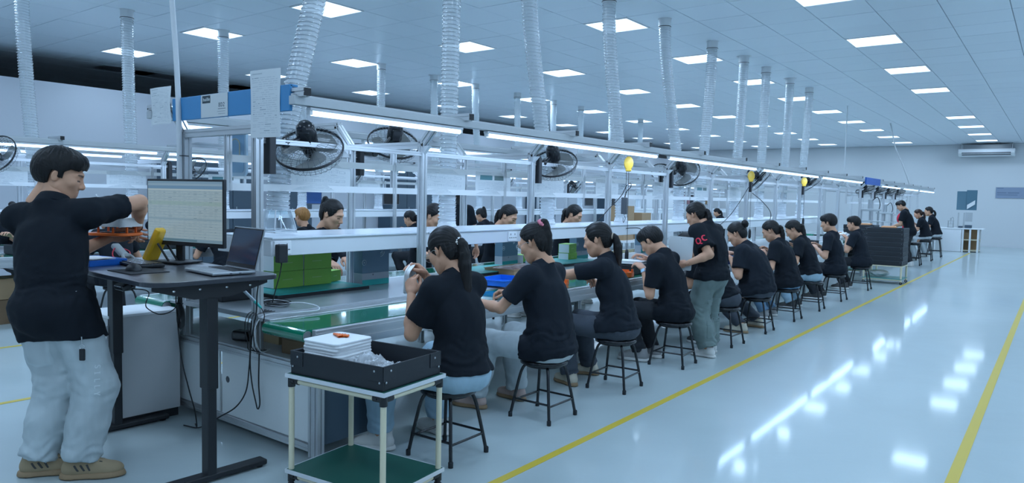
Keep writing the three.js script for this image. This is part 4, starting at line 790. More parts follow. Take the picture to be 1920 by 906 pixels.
// --- the second line
const two = { seat: 0.40, hip: 0.495, scale: 1.04, torso: 0.51, face: -90, lean: 10, hunch: 16, hem: 0.08, near: 0, trousers: 'black', headPitch: 26, hair: 'bun' };
const seconds = [];
const second = (p) => { seconds.push(p); return person(p); };
second({ ...two, near: 1, label: 'woman with a top bun seated behind the standing man\'s elbow', at: [-8.42, 3.78], scale: 1.08, wide: 1.15, hands: [[-8.75, 0.86, 3.6], [-8.75, 0.86, 3.95]], feet: [[-8.7, 3.6], [-8.7, 3.9]], trousers: 'black' });
second({ ...two, near: 1, label: 'dark-haired worker hunched at the second line behind the monitor', at: [-8.42, 5.15], lean: 20, hunch: 20, scale: 1.08, wide: 1.15, hands: [[-8.8, 0.86, 5.0], [-8.8, 0.86, 5.3]], feet: [[-8.7, 5.0], [-8.7, 5.3]], hair: 'ponytail', tail: 0.25 });
second({ ...two, face: 90, label: 'dark-haired worker across the second line, just left of the monitor', at: [-11.25, 5.62], hands: [[-10.8, 0.86, 5.5], [-10.8, 0.86, 5.8]], feet: [[-11, 5.5], [-11, 5.8]] });
second({ ...two, face: 90, label: 'worker at the picture\'s left edge, head peeking past the standing man\'s shoulder', at: [-11.25, 3.62], hands: [[-10.8, 0.86, 3.5], [-10.8, 0.86, 3.8]], feet: [[-11, 3.5], [-11, 3.8]] });
second({ ...two, near: 1, label: 'worker with orange-brown hair seated behind the ponytailed packer', at: [-8.40, 6.36], face: -60, hands: [[-8.75, 0.86, 6.3], [-8.75, 0.86, 6.6]], feet: [[-8.6, 6.3], [-8.6, 6.6]], hairTint: [0.33, 0.15, 0.045], hair: 'short', fringe: 0.02, headPitch: 8, lean: 2, hunch: 8, headYaw: -30, torso: 0.48 });
second({ ...two, label: 'worker half hidden by a post, left of the pulled-back-hair woman', at: [-8.42, 8.62], face: -80, torso: 0.47, hands: [[-8.8, 0.86, 8.5], [-8.8, 0.86, 8.8]], feet: [[-8.7, 8.5], [-8.7, 8.8]], hair: 'ponytail', tail: 0.25 });
second({ ...two, near: 1, seat: undefined, label: 'standing woman with long black hair in the gap between the lines', at: [-6.40, 7.22], face: -130, hip: 0.86, scale: 1.02, torso: 0.49, lean: 2, hunch: 10, headPitch: 12, headYaw: -10, hands: [[-6.62, 0.80, 7.18], [-6.30, 0.80, 7.5]], feet: [[-6.45, 7.16], [-6.32, 7.28]], hair: 'long', trousers: 'dark' });
second({ ...two, label: 'ponytailed worker just right of the standing long-haired woman', at: [-8.42, 10.45], hands: [[-8.8, 0.86, 10.3], [-8.8, 0.86, 10.6]], feet: [[-8.7, 10.3], [-8.7, 10.6]], hair: 'highpony', tail: 0.2 });
second({ ...two, label: 'worker with a bun bowed down behind the farthest woman over the shelf', at: [-8.42, 13.4], hands: [[-8.8, 0.86, 13.2], [-8.8, 0.86, 13.6]], feet: [[-8.7, 13.2], [-8.7, 13.6]], hair: 'bun' });
second({ ...two, label: 'distant worker with short dark hair, left of a pair beyond the armband woman', at: [-8.42, 20.8], sex: 'man', hair: 'short', face: -60, hands: [[-8.8, 0.86, 20.7], [-8.8, 0.86, 21]], feet: [[-8.7, 20.7], [-8.7, 21]] });
second({ ...two, label: 'distant ponytailed worker, right of a pair beyond the armband woman', at: [-8.42, 22.1], hands: [[-8.8, 0.86, 22], [-8.8, 0.86, 22.3]], feet: [[-8.7, 22], [-8.7, 22.3]], hair: 'ponytail', tail: 0.3 });
// --- the far end of the aisle
const high = { ...sit, seat: 0.57, hip: 0.665, near: 0, feetY: 0.1, hem: 0.02 };
const FM = person({ ...high, seat: undefined, hip: 0.86, label: 'man standing at the far bench beyond the tray stack, head bowed', at: [-2.96, 20.0], sex: 'man', lean: 8, hunch: 14, headPitch: 30, hands: [[-3.35, 0.95, 19.9], [-3.35, 0.95, 20.2]], feet: [[-2.93, 19.9], [-2.93, 20.15]], trousers: 'black', hem: 0.12, scale: 0.98 });
person({ ...high, label: 'woman with brown ponytail perched at the far bench, middle of the three', at: [-2.92, 22.4], hands: [[-3.2, 0.98, 22.3], [-3.2, 0.98, 22.6]], feet: [[-3.15, 22.3], [-3.15, 22.5]], trousers: 'white', tail: 0.3, hairTint: [0.03, 0.014, 0.01], hairTip: [0.07, 0.03, 0.02], scale: 0.98, torso: 0.49 });
person({ ...high, label: 'woman with low ponytail, last of the three at the far bench', at: [-2.90, 24.3], hands: [[-3.2, 1.0, 24.2], [-3.2, 1.0, 24.5]], feet: [[-3.15, 24.2], [-3.15, 24.4]], trousers: 'white', tail: 0.2, torso: 0.51, headPitch: 12 });
// ---------------------------------------------------------------- near end of line one
{ // cabinet closing the bench end
  const t = thing('end_cabinet', 'aluminium-framed cabinet with grey doors closing the near end of the front bench', 'cabinet', [C1, 0, 2.50]);
  const w = 1.96, h = 0.53, dp = 0.52;
  mesh('post', [profile([w / 2 - 0.0, 0.02, 0.0], [w / 2, 0.64, 0.0], 0.045), profile([w / 2 - 0.045, 0.02, 0.0], [w / 2 - 0.045, h, 0.0], 0.04)], M.alu, t);
  mesh('post', profile([-w / 2, 0.02, 0], [-w / 2, h, 0], 0.045), M.alu, t);
  for (const x of [-w / 2, w / 2]) mesh('post', profile([x, 0.02, -dp], [x, h, -dp], 0.045), M.alu, t);
  mesh('rail', profile([-w / 2, h - 0.02, 0.0], [w / 2 - 0.06, h - 0.02, 0.0], 0.04), M.alu, t);
  mesh('rail', profile([-w / 2, 0.07, 0.0], [w / 2 - 0.06, 0.07, 0.0], 0.04), M.alu, t);
  mesh('top', box(w - 0.02, 0.012, dp, 0, h + 0.004, -dp / 2, 0.002), M.whiteMetal, t);
  mesh('bottom', box(w - 0.04, 0.012, dp, 0, 0.09, -dp / 2), M.whiteMetal, t);
  for (const s of [-1, 1]) mesh('side_panel', box(0.008, h - 0.1, dp - 0.04, s * (w / 2 - 0.01), 0.30, -dp / 2), M.darkBlueGrey, t);
  const doorMat = std([0.74, 0.78, 0.79], 0.45, { metalness: 0.0, bumpMap: steelBump, bumpScale: 0.0003 });
  [[0.03, 0.88], [-0.93, 0.94]].forEach(([x, l], k) => { const d = mesh('door', box(l - 0.012, h - 0.125, 0.014, x + l / 2, 0.30, 0.006, 0.003), doorMat, t); mesh('finger_hole', lathe([[0.001, 0.001], [0.016, 0.002], [0.021, 0]], 16).rotateX(Math.PI / 2).translate(x + (k ? 0.87 : 0.07), 0.32, 0.0135), M.greyDark, d); });
  for (const x of [-w / 2, w / 2]) mesh('foot', lathe([[0.001, 0], [0.024, 0], [0.024, 0.008], [0.008, 0.014], [0.008, 0.03]], 14).translate(x, 0, 0), M.steel, t);
}
{ // blue plate across the frame end, with a paper label
  const t = thing('line_sign', 'long blue end plate with a white printed card, across the near frame end', 'sign', [-4.075, 1.95, 2.475]);
  mesh('plate', [box(1.27, 0.145, 0.02, 0, 0.0725, 0, 0.003), box(1.27, 0.012, 0.05, 0, 0.141, -0.02, 0.002)], M.blue, t);
  const card = canvasTexture(512, 256, (q, w, h) => { q.fillStyle = '#dfe4e6'; q.fillRect(0, 0, w, h); q.fillStyle = '#2b3f48'; q.fillRect(26, 12, 158, 84); q.fillStyle = '#e8eef0'; q.font = 'bold 50px sans-serif'; q.fillText('huille', 38, 72); q.fillStyle = '#5c6a74'; q.font = 'bold 66px sans-serif'; q.fillText('8D2', 338, 150); q.fillStyle = '#8a969c'; q.fillRect(330, 166, 142, 9); q.fillStyle = '#a3adb2'; q.fillRect(318, 196, 148, 6); q.fillRect(336, 222, 128, 6); });
  mesh('card', [box(0.30, 0.142, 0.002, 0, 0, 0)].map((g) => g.translate(-0.125, 0.073, 0.0125)), std([0.82, 0.82, 0.82], 0.6, { map: card }), t);
  mesh('plug', [bar([0.636, 0.11, -0.01], [0.655, 0.11, -0.01], 0.009, 10), bar([0.636, 0.085, -0.01], [0.655, 0.085, -0.01], 0.009, 10)], M.black, t);
}
const printed = (n, s) => canvasTexture(256, 384, (q, w, h) => { q.fillStyle = '#e3e7e9'; q.fillRect(0, 0, w, h); let z = n * 77 + 5; const r = () => (z = (z * 16807) % 2147483647) / 2147483647; if (s === 'photos') { q.fillStyle = '#5f8f96'; q.fillRect(30, 60, 85, 80); q.fillStyle = '#6a8080'; q.fillRect(130, 60, 70, 80); } q.fillStyle = '#c3cacf'; q.fillRect(18, 18, 90, 8); for (let y = s === 'photos' ? 170 : 44; y < h - 24; y += 12) { let x = 18; while (x < w - 30) { const l = 12 + r() * 46; if (r() > 0.25) { q.fillStyle = r() > 0.9 ? '#9aa6b0' : '#cdd3d8'; q.fillRect(x, y, Math.min(l, w - 22 - x), 4); } x += l + 8; } } if (s === 'grid') { q.strokeStyle = '#a8b4bc'; for (let k = 0; k < 6; k++) { q.strokeRect(24 + k * 36, 120, 26, 32); q.strokeRect(24 + k * 36, 240, 26, 32); } } });
const sheetMats = ['text', 'grid', 'photos', 'text'].map((s, k) => std([0.86, 0.87, 0.88], 0.55, { map: printed(k + 1, s) }));
function sheet(label, w, h, at, turn, m, tilt = 0, curl = 0.012) {
  const t = thing('paper_sheet', label, 'paper', at, turn), g = new THREE.BoxGeometry(w, h, 0.0015, 10, 10, 1), p = g.attributes.position;
  for (let i = 0; i < p.count; i++) { const x = p.getX(i) / w, y = p.getY(i) / h; p.setZ(i, p.getZ(i) + curl * (Math.cos(x * 5) - 1) * 0.6 + curl * 0.7 * Math.sin(y * 6 + x * 3) - curl * 1.2 * y * x); p.setX(i, p.getX(i) + tilt * y * h); }
  g.computeVertexNormals(); g.translate(0, h / 2, 0);
  mesh('page', g, m, t); return t;
}
sheet('tall printed sheet in a clear sleeve hanging from the blue plate\'s right end', 0.262, 0.385, [-3.655, 1.808, 2.452], 0.06, sheetMats[0], 0, 0.0035);
sheet('wrinkled printed sheet in a clear sleeve hanging at the blue plate\'s left end', 0.275, 0.245, [-4.845, 1.935, 2.452], -0.03, sheetMats[3], -0.03, 0.005);
{ // pale rounded tray hanging in the end frame
  const t = thing('hanging_tray', 'pale blue rounded plastic tray hanging in the near frame end, above the monitor', 'tray', [-4.36, 1.60, 2.72], 0.1);
  mesh('panel', new THREE.ExtrudeGeometry(roundRect(0.20, 0.30, 0.03), { depth: 0.012, bevelEnabled: true, bevelSize: 0.004, bevelThickness: 0.004, bevelSegments: 2 }).translate(0, 0.15, 0), std([0.50, 0.66, 0.78], 0.35), t);
  mesh('recess', new THREE.ExtrudeGeometry(roundRect(0.16, 0.26, 0.025), { depth: 0.004, bevelEnabled: false }).translate(0.005, 0.15, 0.0165), std([0.30, 0.50, 0.68], 0.35), t);
  const arc = []; for (let k = 0; k <= 14; k++) { const a = Math.PI * k / 14; arc.push([0.005 + Math.cos(a) * 0.045, 0.20 + Math.sin(a) * 0.04, 0.023]); } arc.unshift([0.05, 0.10, 0.023]); arc.push([-0.04, 0.10, 0.023]);
  mesh('arch_line', tube(arc, 0.0035, 60, 6), std([0.62, 0.56, 0.40], 0.5), t);
  mesh('hook', [bar([-0.06, 0.29, 0], [-0.06, 0.33, 0.02], 0.003, 6), bar([0.06, 0.29, 0], [0.06, 0.33, 0.02], 0.003, 6)], M.steel, t);
}
tag(mesh('conduit', tube([[-4.60, 0.79, -2.455], [-4.60, 1.5, -2.452], [-4.60, 1.85, -2.452], [-4.64, 2.3, -2.46], [-4.76, 3.05, -2.47], [-4.90, CEIL - 0.002, -2.48]], 0.017, 60, 10), M.whiteMetal), 'pale bent conduit rising from the end frame to the ceiling, left of the card', 'conduit');
tag(mesh('cable_tie', new THREE.TorusGeometry(0.034, 0.003, 5, 18).rotateX(Math.PI / 2).translate(-4.60, 1.72, -2.475), M.black), 'black cable tie round the left end post and conduit', 'cable tie');

// instruction sheets between the two strips, facing the aisle
[[2.95, 0.5, 1], [4.15, 0.56, 1], [4.85, 0.5, 2], [5.75, 0.5, 0], [6.9, 0.5, 3], [8.3, 0.5, 1], [9.6, 0.5, 2], [10.9, 0.5, 0]].forEach(([d, w, m], k) => sheet(`printed instruction sheet hung between the white strips, ${ordinal[k]} from the near end`, w, 0.20, [C1 + 0.107, 1.515, d + w / 2], Math.PI / 2, sheetMats[m], 0, 0.004));
for (let k = 0; k < 6; k++) sheet(`printed sheet hung in the second line's frame, ${ordinal[k]} from its near end`, 0.5, 0.22, [C2 + 0.107, 1.51, 3.1 + k * 1.385], Math.PI / 2, sheetMats[k % 4], 0, 0.004);

// ---------------------------------------------------------------- desk and what stands on it
const DT = 1.06;                                  // desk top height
{ const t = thing('standing_desk', 'black height-adjustable desk in front of the standing man', 'desk', [-4.02, 0, 2.01], deg(-3));
  const s = new THREE.Shape(), W = 0.70, D = 0.335, r = 0.06; s.moveTo(-W + r, -D); s.lineTo(W - 0.14, -D); s.quadraticCurveTo(W - 0.01, -D, W, -D + 0.13); s.lineTo(W, D - r); s.quadraticCurveTo(W, D, W - r, D); s.lineTo(-W + r, D); s.quadraticCurveTo(-W, D, -W, D - r); s.lineTo(-W, -D + r); s.quadraticCurveTo(-W, -D, -W + r, -D);
  mesh('desk_top', new THREE.ExtrudeGeometry(s, { depth: 0.018, bevelEnabled: true, bevelSize: 0.003, bevelThickness: 0.003, bevelSegments: 2 }).rotateX(-Math.PI / 2).translate(0, DT - 0.0215, 0), M.deskBlack, t);
  for (const q of [-1, 1]) {
    const x = q * 0.585;
    const leg = mesh('leg', [box(0.085, 0.52, 0.06, x, 0.745, 0, 0.006), box(0.07, 0.50, 0.048, x, 0.27, 0, 0.005)], M.black, t);
    mesh('foot', [box(0.075, 0.03, 0.62, x, 0.026, 0, 0.008)], M.black, t);
    for (const z of [-1, 1]) mesh('foot_pad', lathe([[0.001, 0], [0.02, 0], [0.02, 0.012], [0.001, 0.012]], 14).translate(x, 0, z * 0.28), M.blackSoft, t);
    const br = mesh('bracket', plate([[-0.30, 0.055], [0.30, 0.055], [0.30, 0.035], [0.10, -0.02], [-0.10, -0.02], [-0.30, 0.035]], 0.012).rotateY(Math.PI / 2).translate(x + q * 0.045 - 0.006, DT - 0.082, 0), M.black, t);
    for (const z of [-0.2, -0.07, 0.07, 0.2]) mesh('bolt', lathe([[0.001, 0.004], [0.006, 0.003], [0.007, 0]], 10).rotateZ(-q * Math.PI / 2).translate(x + q * 0.052, DT - 0.052, z), M.chrome, br);
  }
  mesh('cross_bar', box(1.1, 0.04, 0.09, 0, DT - 0.05, 0.0, 0.004), M.black, t);
  const cb = mesh('control_box', new RoundedBoxGeometry(0.11, 0.028, 0.05, 3, 0.008).rotateX(0.35).translate(0.30, DT - 0.052, D - 0.035), M.blackGloss, t);
  for (let k = 0; k < 5; k++) mesh('button', box(0.011, 0.004, 0.003).translate(0.265 + k * 0.017, DT - 0.050, D - 0.0095), M.grey, cb);
}
{ const t = thing('monitor', 'large black-framed monitor showing a pale spreadsheet, on the standing desk', 'monitor', [-4.12, DT + 0.002, 2.22], deg(10));
  const w = 0.66, h = 0.395, y0 = 0.105;
  mesh('housing', [box(w, h, 0.022, 0, y0 + h / 2, -0.014, 0.004), box(w * 0.5, h * 0.5, 0.03, 0, y0 + h / 2, -0.035, 0.012)], M.black, t);
  const scr = canvasTexture(1024, 640, (q, W, H) => { q.fillStyle = '#9fb9c6'; q.fillRect(0, 0, W, H); q.fillStyle = '#7fa3bd'; q.fillRect(0, 0, W, 26); q.fillStyle = '#6f97b8'; q.fillRect(0, 46, W, 34); q.fillStyle = '#8fb0c8'; q.fillRect(0, 28, W, 16); q.fillStyle = '#b6cbd3'; q.fillRect(0, 84, W, 12); let z = 11; const r = () => (z = (z * 16807) % 2147483647) / 2147483647;
    for (let y = 100; y < H - 40; y += 14) { q.fillStyle = y > 210 && y < 250 ? '#97b6b8' : y > 380 && y < 400 ? '#86a6b8' : (y / 14) % 2 < 1 ? '#a3bcc8' : '#9bb6c4'; q.fillRect(8, y, W - 16, 12); for (let x = 16; x < W - 60; x += 70) if (r() > 0.35) { q.fillStyle = r() > 0.92 ? '#4d6f86' : '#86a2b2'; q.fillRect(x, y + 4, 12 + r() * 40, 3); } }
    q.strokeStyle = '#8fabb8'; q.lineWidth = 1; for (let x = 8; x < W; x += 70) { q.beginPath(); q.moveTo(x, 98); q.lineTo(x, H - 40); q.stroke(); } q.fillStyle = '#7d9eb2'; q.fillRect(0, H - 34, W, 34); q.fillStyle = '#5f8496'; q.fillRect(190, H - 28, 500, 22); });
  mesh('screen', box(w - 0.02, h - 0.038, 0.002, 0, y0 + h / 2 + 0.006, -0.0025), new THREE.MeshStandardMaterial({ color: 0x050608, roughness: 0.25, emissive: 0xffffff, emissiveMap: scr, emissiveIntensity: 0.62, name: 'monitor_screen' }), t);
  mesh('stand', [box(0.06, 0.22, 0.02, -0.10, 0.12, -0.055, 0.004), new RoundedBoxGeometry(0.24, 0.012, 0.18, 2, 0.005).translate(-0.10, 0.006, -0.03)], M.black, t);
  const l = new THREE.RectAreaLight(new THREE.Color().setRGB(0.55, 0.72, 0.85), 0.35, w - 0.03, h - 0.05); l.name = 'monitor_glow'; l.position.set(0, y0 + h / 2, 0.004); l.rotation.y = Math.PI; t.add(l); }
{ const t = thing('laptop', 'open silver laptop with a dark screen on the desk\'s right end', 'laptop', [-3.585, DT, 2.13], deg(-6));
  const w = 0.345, dp = 0.235;
  mesh('base', new RoundedBoxGeometry(w, 0.016, dp, 3, 0.006).translate(0, 0.010, 0), std([0.36, 0.39, 0.42], 0.35, { metalness: 0.6 }), t);
  const keys = []; for (let r = 0; r < 5; r++) for (let c = 0; c < 14; c++) keys.push(box(0.0175, 0.002, 0.0155, -0.137 + c * 0.0211, 0.019, -0.085 + r * 0.0187)); mesh('keyboard', keys, M.black, t).userData.kind = 'stuff';
  mesh('touchpad', box(0.10, 0.001, 0.06, 0, 0.0184, 0.065), std([0.30, 0.33, 0.36], 0.3), t);
  const a = deg(14), lid = new THREE.Group(); lid.name = 'lid';
  const lg = new RoundedBoxGeometry(w, 0.232, 0.007, 3, 0.003).translate(0, 0.116, 0).rotateX(-a).translate(0, 0.014, -dp / 2 + 0.002);
  const lm = mesh('lid', lg, std([0.36, 0.39, 0.42], 0.35, { metalness: 0.6 }), t);
  mesh('bezel', box(w - 0.012, 0.218, 0.001, 0, 0.117, 0.004).rotateX(-a).translate(0, 0.014, -dp / 2 + 0.002), M.blackGloss, lm);
  mesh('display', box(w - 0.03, 0.19, 0.001, 0, 0.124, 0.0048).rotateX(-a).translate(0, 0.014, -dp / 2 + 0.002), std([0.03, 0.05, 0.085], 0.12), lm);
  mesh('port', [box(0.002, 0.004, 0.012, w / 2, 0.010, -0.03), box(0.002, 0.004, 0.012, w / 2, 0.010, 0.02)], M.black, t); }
{ const t = thing('keyboard', 'black keyboard in front of the monitor', 'keyboard', [-4.24, DT, 2.00], deg(-4));
  mesh('case', new RoundedBoxGeometry(0.44, 0.018, 0.14, 3, 0.006).translate(0, 0.010, 0), M.black, t);
  const k = []; for (let r = 0; r < 5; r++) for (let c = 0; c < 20; c++) k.push(box(0.0178, 0.007, 0.0185, -0.2 + c * 0.0211, 0.021, -0.05 + r * 0.0245, 0.002)); mesh('keycap', k, M.blackGloss, t).userData.kind = 'stuff'; }
{ const t = thing('mouse', 'black computer mouse on its pad', 'mouse', [-3.93, DT + 0.0035, 1.84], deg(80));
  mesh('shell', new THREE.SphereGeometry(1, 24, 16, 0, Math.PI * 2, 0, Math.PI / 2).scale(0.038, 0.038, 0.066), M.black, t); mesh('wheel', new THREE.TorusGeometry(0.006, 0.003, 8, 16).rotateY(Math.PI / 2).translate(0, 0.028, -0.04), M.greyDark, t);
  tag(mesh('mouse_pad', box(0.27, 0.003, 0.20, -3.90, DT + 0.0018, -1.85, 0.001), M.blackSoft), 'black mouse pad at the desk\'s front edge', 'mouse pad'); }
{ const t = thing('parts_tray', 'blue shallow tray with white papers, on the desk beside the man', 'tray', [-4.44, DT, 1.85], deg(8));
  mesh('tray', new THREE.ExtrudeGeometry(roundRect(0.30, 0.22, 0.02), { depth: 0.006, bevelEnabled: false }).rotateX(-Math.PI / 2), M.blueTray, t);
  const q = []; for (const s of [-1, 1]) q.push(box(0.30, 0.035, 0.006, 0, 0.0175, s * 0.107, 0.002), box(0.006, 0.035, 0.21, s * 0.147, 0.0175, 0, 0.002)); mesh('rim', q, M.blueTray, t);
  for (let k = 0; k < 5; k++) { const p = thing('loose_paper', ['top white paper slip in the blue tray', 'second white paper slip in the blue tray', 'third white paper slip in the blue tray', 'fourth white paper slip in the blue tray', 'lowest white paper slip in the blue tray'][4 - k], 'paper', [-4.44 + rr(-0.02, 0.03), DT + 0.012 + k * 0.007, 1.85 + rr(-0.02, 0.02)], rr(-0.3, 0.3)); const g = new THREE.BoxGeometry(0.22, 0.001, 0.15, 8, 1, 6), a = g.attributes.position; for (let i = 0; i < a.count; i++) a.setY(i, a.getY(i) + 0.004 * noise3(a.getX(i) * 12, k * 3, a.getZ(i) * 12)); g.computeVertexNormals(); mesh('page', g, M.paper, p); } }
{ const t = thing('multimeter', 'yellow handheld multimeter propped up on its stand behind the papers', 'multimeter', [-4.36, DT, 2.16], deg(-70)); t.scale.setScalar(1.15);
  const lean = new THREE.Matrix4().makeRotationX(-0.5).setPosition(0, 0.012, 0.03), A = (g) => g.applyMatrix4(lean);
  mesh('holster', A(new RoundedBoxGeometry(0.088, 0.19, 0.038, 4, 0.012).translate(0, 0.095, -0.004)), M.yellow, t);
  const f = mesh('face', A(new RoundedBoxGeometry(0.072, 0.172, 0.01, 3, 0.004).translate(0, 0.097, 0.014)), std([0.22, 0.25, 0.26], 0.4), t);
  mesh('display', A(box(0.055, 0.045, 0.002, 0, 0.153, 0.0195)), std([0.42, 0.48, 0.45], 0.2), f); mesh('dial', A(lathe([[0.001, 0.008], [0.016, 0.008], [0.022, 0.001]], 20).rotateX(Math.PI / 2).translate(0, 0.085, 0.0185)), M.black, f);
  mesh('stand', [bar([-0.03, 0.10, -0.055], [-0.03, 0.004, -0.13], 0.006, 6), bar([0.03, 0.10, -0.055], [0.03, 0.004, -0.13], 0.006, 6), bar([-0.03, 0.008, -0.127], [0.03, 0.008, -0.127], 0.006, 6)], M.black, t);
  const u = thing('test_probes', 'grey clamp meter wound with red and black test leads, beside the yellow multimeter', 'meter', [-4.52, DT, 2.04], deg(100));
  mesh('handle', [new RoundedBoxGeometry(0.05, 0.14, 0.032, 3, 0.012).rotateX(-1.0).translate(0, 0.058, 0.0), new THREE.TorusGeometry(0.03, 0.009, 8, 20).scale(1, 1.3, 1).rotateX(-1.0).translate(0, 0.022, 0.075)], std([0.34, 0.37, 0.38], 0.5), u);
  mesh('red_lead', tube([[0.03, 0.03, 0.05], [0.05, 0.06, 0.0], [-0.02, 0.08, -0.02], [-0.06, 0.03, 0.02], [0.0, 0.02, 0.06], [0.07, 0.012, 0.0], [0.03, 0.006, -0.12], [-0.06, 0.006, -0.22]], 0.0035, 70, 6), M.red, u);
  mesh('black_lead', tube([[-0.03, 0.03, 0.04], [0.02, 0.075, -0.02], [0.06, 0.03, -0.03], [0.0, 0.01, -0.08], [-0.08, 0.006, -0.10], [-0.02, 0.006, -0.24]], 0.0035, 60, 6), M.cable, u); }
function shellHalf(name, label, cat, at, turn, m, w, h, dp, extra) {   // shallow rounded cover, open below
  const t = thing(name, label, cat, at, turn), s = roundRect(w, dp, 0.025), inn = roundRect(w - 0.01, dp - 0.01, 0.022);
  mesh('top', new THREE.ExtrudeGeometry(s, { depth: 0.003, bevelEnabled: true, bevelSize: 0.004, bevelThickness: 0.004, bevelSegments: 3 }).rotateX(-Math.PI / 2).translate(0, h - 0.006, 0), m, t);
  s.holes.push(new THREE.Path(inn.getPoints(6)));
  mesh('wall', new THREE.ExtrudeGeometry(s, { depth: h - 0.006, bevelEnabled: false }).rotateX(-Math.PI / 2), m, t);
  if (extra) extra(t); return t;
}
shellHalf('white_housing', 'white plastic device cover held over an orange base by the standing man', 'device cover', [-4.27, 1.285, 1.90], deg(25), M.white, 0.24, 0.05, 0.17);
{ const t = thing('orange_housing', 'orange plastic device base held under the white cover by the standing man', 'device base', [-4.27, 1.233, 1.90], deg(25));
  mesh('base', new THREE.ExtrudeGeometry(roundRect(0.25, 0.18, 0.05), { depth: 0.008, bevelEnabled: true, bevelSize: 0.004, bevelThickness: 0.004, bevelSegments: 2 }).rotateX(-Math.PI / 2).translate(0, 0.004, 0), M.orange, t);
  const q = []; for (const [x, z] of [[-0.1, -0.06], [-0.05, -0.07], [0.02, -0.065], [0.09, -0.05], [0.1, 0.03], [0.04, 0.065], [-0.06, 0.06]]) q.push(box(0.012, 0.036, 0.006, x, 0.03, z, 0.001)); mesh('rib', q, M.orange, t); mesh('circuit_board', box(0.15, 0.003, 0.10, 0, 0.018, 0), std([0.10, 0.11, 0.12], 0.5), t); }
{ const t = thing('key_fob', 'black key fob hanging from the standing man\'s back pocket', 'key fob', [-3.86, 0.665, 1.55], deg(40));
  mesh('fob', new RoundedBoxGeometry(0.028, 0.06, 0.014, 3, 0.006), M.black, t); mesh('ring', new THREE.TorusGeometry(0.012, 0.0015, 6, 18).translate(0, 0.04, 0), M.chrome, t); mesh('strap', bar([0, 0.05, 0], [-0.004, 0.09, -0.004], 0.003, 6), M.steel, t); }
// white pedestal under the desk
{ const t = thing('drawer_pedestal', 'white drawer pedestal under the left of the standing desk', 'drawer unit', [-4.80, 0, 2.24], deg(-2));
  mesh('carcass', box(0.36, 0.64, 0.44, 0, 0.375, 0, 0.004), std([0.56, 0.57, 0.58], 0.5), t); mesh('top', box(0.37, 0.018, 0.45, 0, 0.704, 0, 0.004), M.white, t);
  [0.14, 0.34, 0.56].forEach((y) => { const d = mesh('drawer', box(0.345, 0.19, 0.016, 0, y, 0.226, 0.003), M.white, t); mesh('handle', bar([-0.06, y + 0.06, 0.245], [0.06, y + 0.06, 0.245], 0.005, 8), M.steel, d); });
  mesh('plinth', box(0.34, 0.055, 0.42, 0, 0.028, 0), M.black, t); }

// ---------------------------------------------------------------- cables at the bench end
const cable = (label, pts, r = 0.0035, m = M.cable) => tag(mesh('cable', tube(pts.map(([x, y, d]) => [x, y, -d]), r, pts.length * 12, 6), m), label, 'cable');
{ const t = thing('power_adapter', 'black plug-in power adapter in the outlet at the shelf end', 'power adapter', [-3.885, 1.06, 2.71]);
  mesh('body', new RoundedBoxGeometry(0.045, 0.115, 0.068, 3, 0.008).translate(0.024, 0.055, 0), M.black, t); mesh('pins', [box(0.012, 0.006, 0.004, -0.002, 0.09, 0.012), box(0.012, 0.006, 0.004, -0.002, 0.09, -0.012)], M.steel, t); mesh('strain_relief', bar([0.024, 0, 0], [0.024, -0.018, 0], 0.005, 8, 0.004), M.black, t); }
cable('black cable drooping from the plug-in adapter to the coiled wires', [[-3.861, 1.045, 2.71], [-3.866, 0.98, 2.70], [-3.90, 0.87, 2.69], [-3.94, 0.80, 2.70], [-3.98, 0.782, 2.74]]);
cable('black cable hanging from the desk edge down past the pen', [[-3.36, 1.035, 2.22], [-3.50, 0.93, 2.30], [-3.66, 0.80, 2.40], [-3.76, 0.66, 2.44], [-3.80, 0.50, 2.45], [-3.79, 0.36, 2.455], [-3.75, 0.25, 2.455], [-3.73, 0.21, 2.455], [-3.71, 0.24, 2.455], [-3.72, 0.36, 2.455], [-3.70, 0.55, 2.445]], 0.0042);
cable('thick black cable from the bench end sweeping to the floor beside the desk leg', [[-3.74, 0.74, 2.42], [-3.78, 0.60, 2.44], [-3.81, 0.45, 2.45], [-3.83, 0.30, 2.44], [-3.90, 0.20, 2.42], [-4.02, 0.12, 2.38], [-4.14, 0.05, 2.36], [-4.24, 0.012, 2.36], [-4.36, 0.008, 2.34]], 0.0042);
cable('black cable hanging from under the monitor to the floor', [[-4.16, 1.00, 2.20], [-4.14, 0.86, 2.18], [-4.12, 0.70, 2.18], [-4.12, 0.5, 2.2], [-4.13, 0.30, 2.25], [-4.17, 0.14, 2.31], [-4.24, 0.02, 2.36], [-4.33, 0.009, 2.40]], 0.0038);
cable('black cable looping from the desk control box toward the cable bundle', [[-3.78, 0.99, 1.74], [-4.0, 0.93, 1.95], [-4.24, 0.80, 2.06], [-4.22, 0.76, 2.12], [-4.12, 0.80, 2.16], [-4.08, 0.88, 2.17]], 0.0032);
{ const t = thing('cable_bundle', 'black looped and tied cable bundle hanging under the monitor side of the desk', 'cable bundle', [-4.10, 0.68, 2.18]);
  for (let k = 0; k < 5; k++) { const o = k * 0.008 - 0.016; mesh('loop', tube([[o, 0.33, o], [o + 0.03, 0.22, 0.01], [o + 0.012, 0.15, 0], [o + 0.055, 0.06 + k * 0.01, 0.01], [o + 0.03, 0.0 + k * 0.006, 0], [o - 0.03, 0.04, -0.01], [o, 0.15, 0.0], [o - 0.03, 0.24, o], [o - 0.03, 0.34, o]], 0.0038, 60, 6), M.cable, t); }
  mesh('tie', new THREE.TorusGeometry(0.018, 0.004, 6, 14).rotateX(Math.PI / 2).translate(0.0, 0.15, 0), M.black, t); }
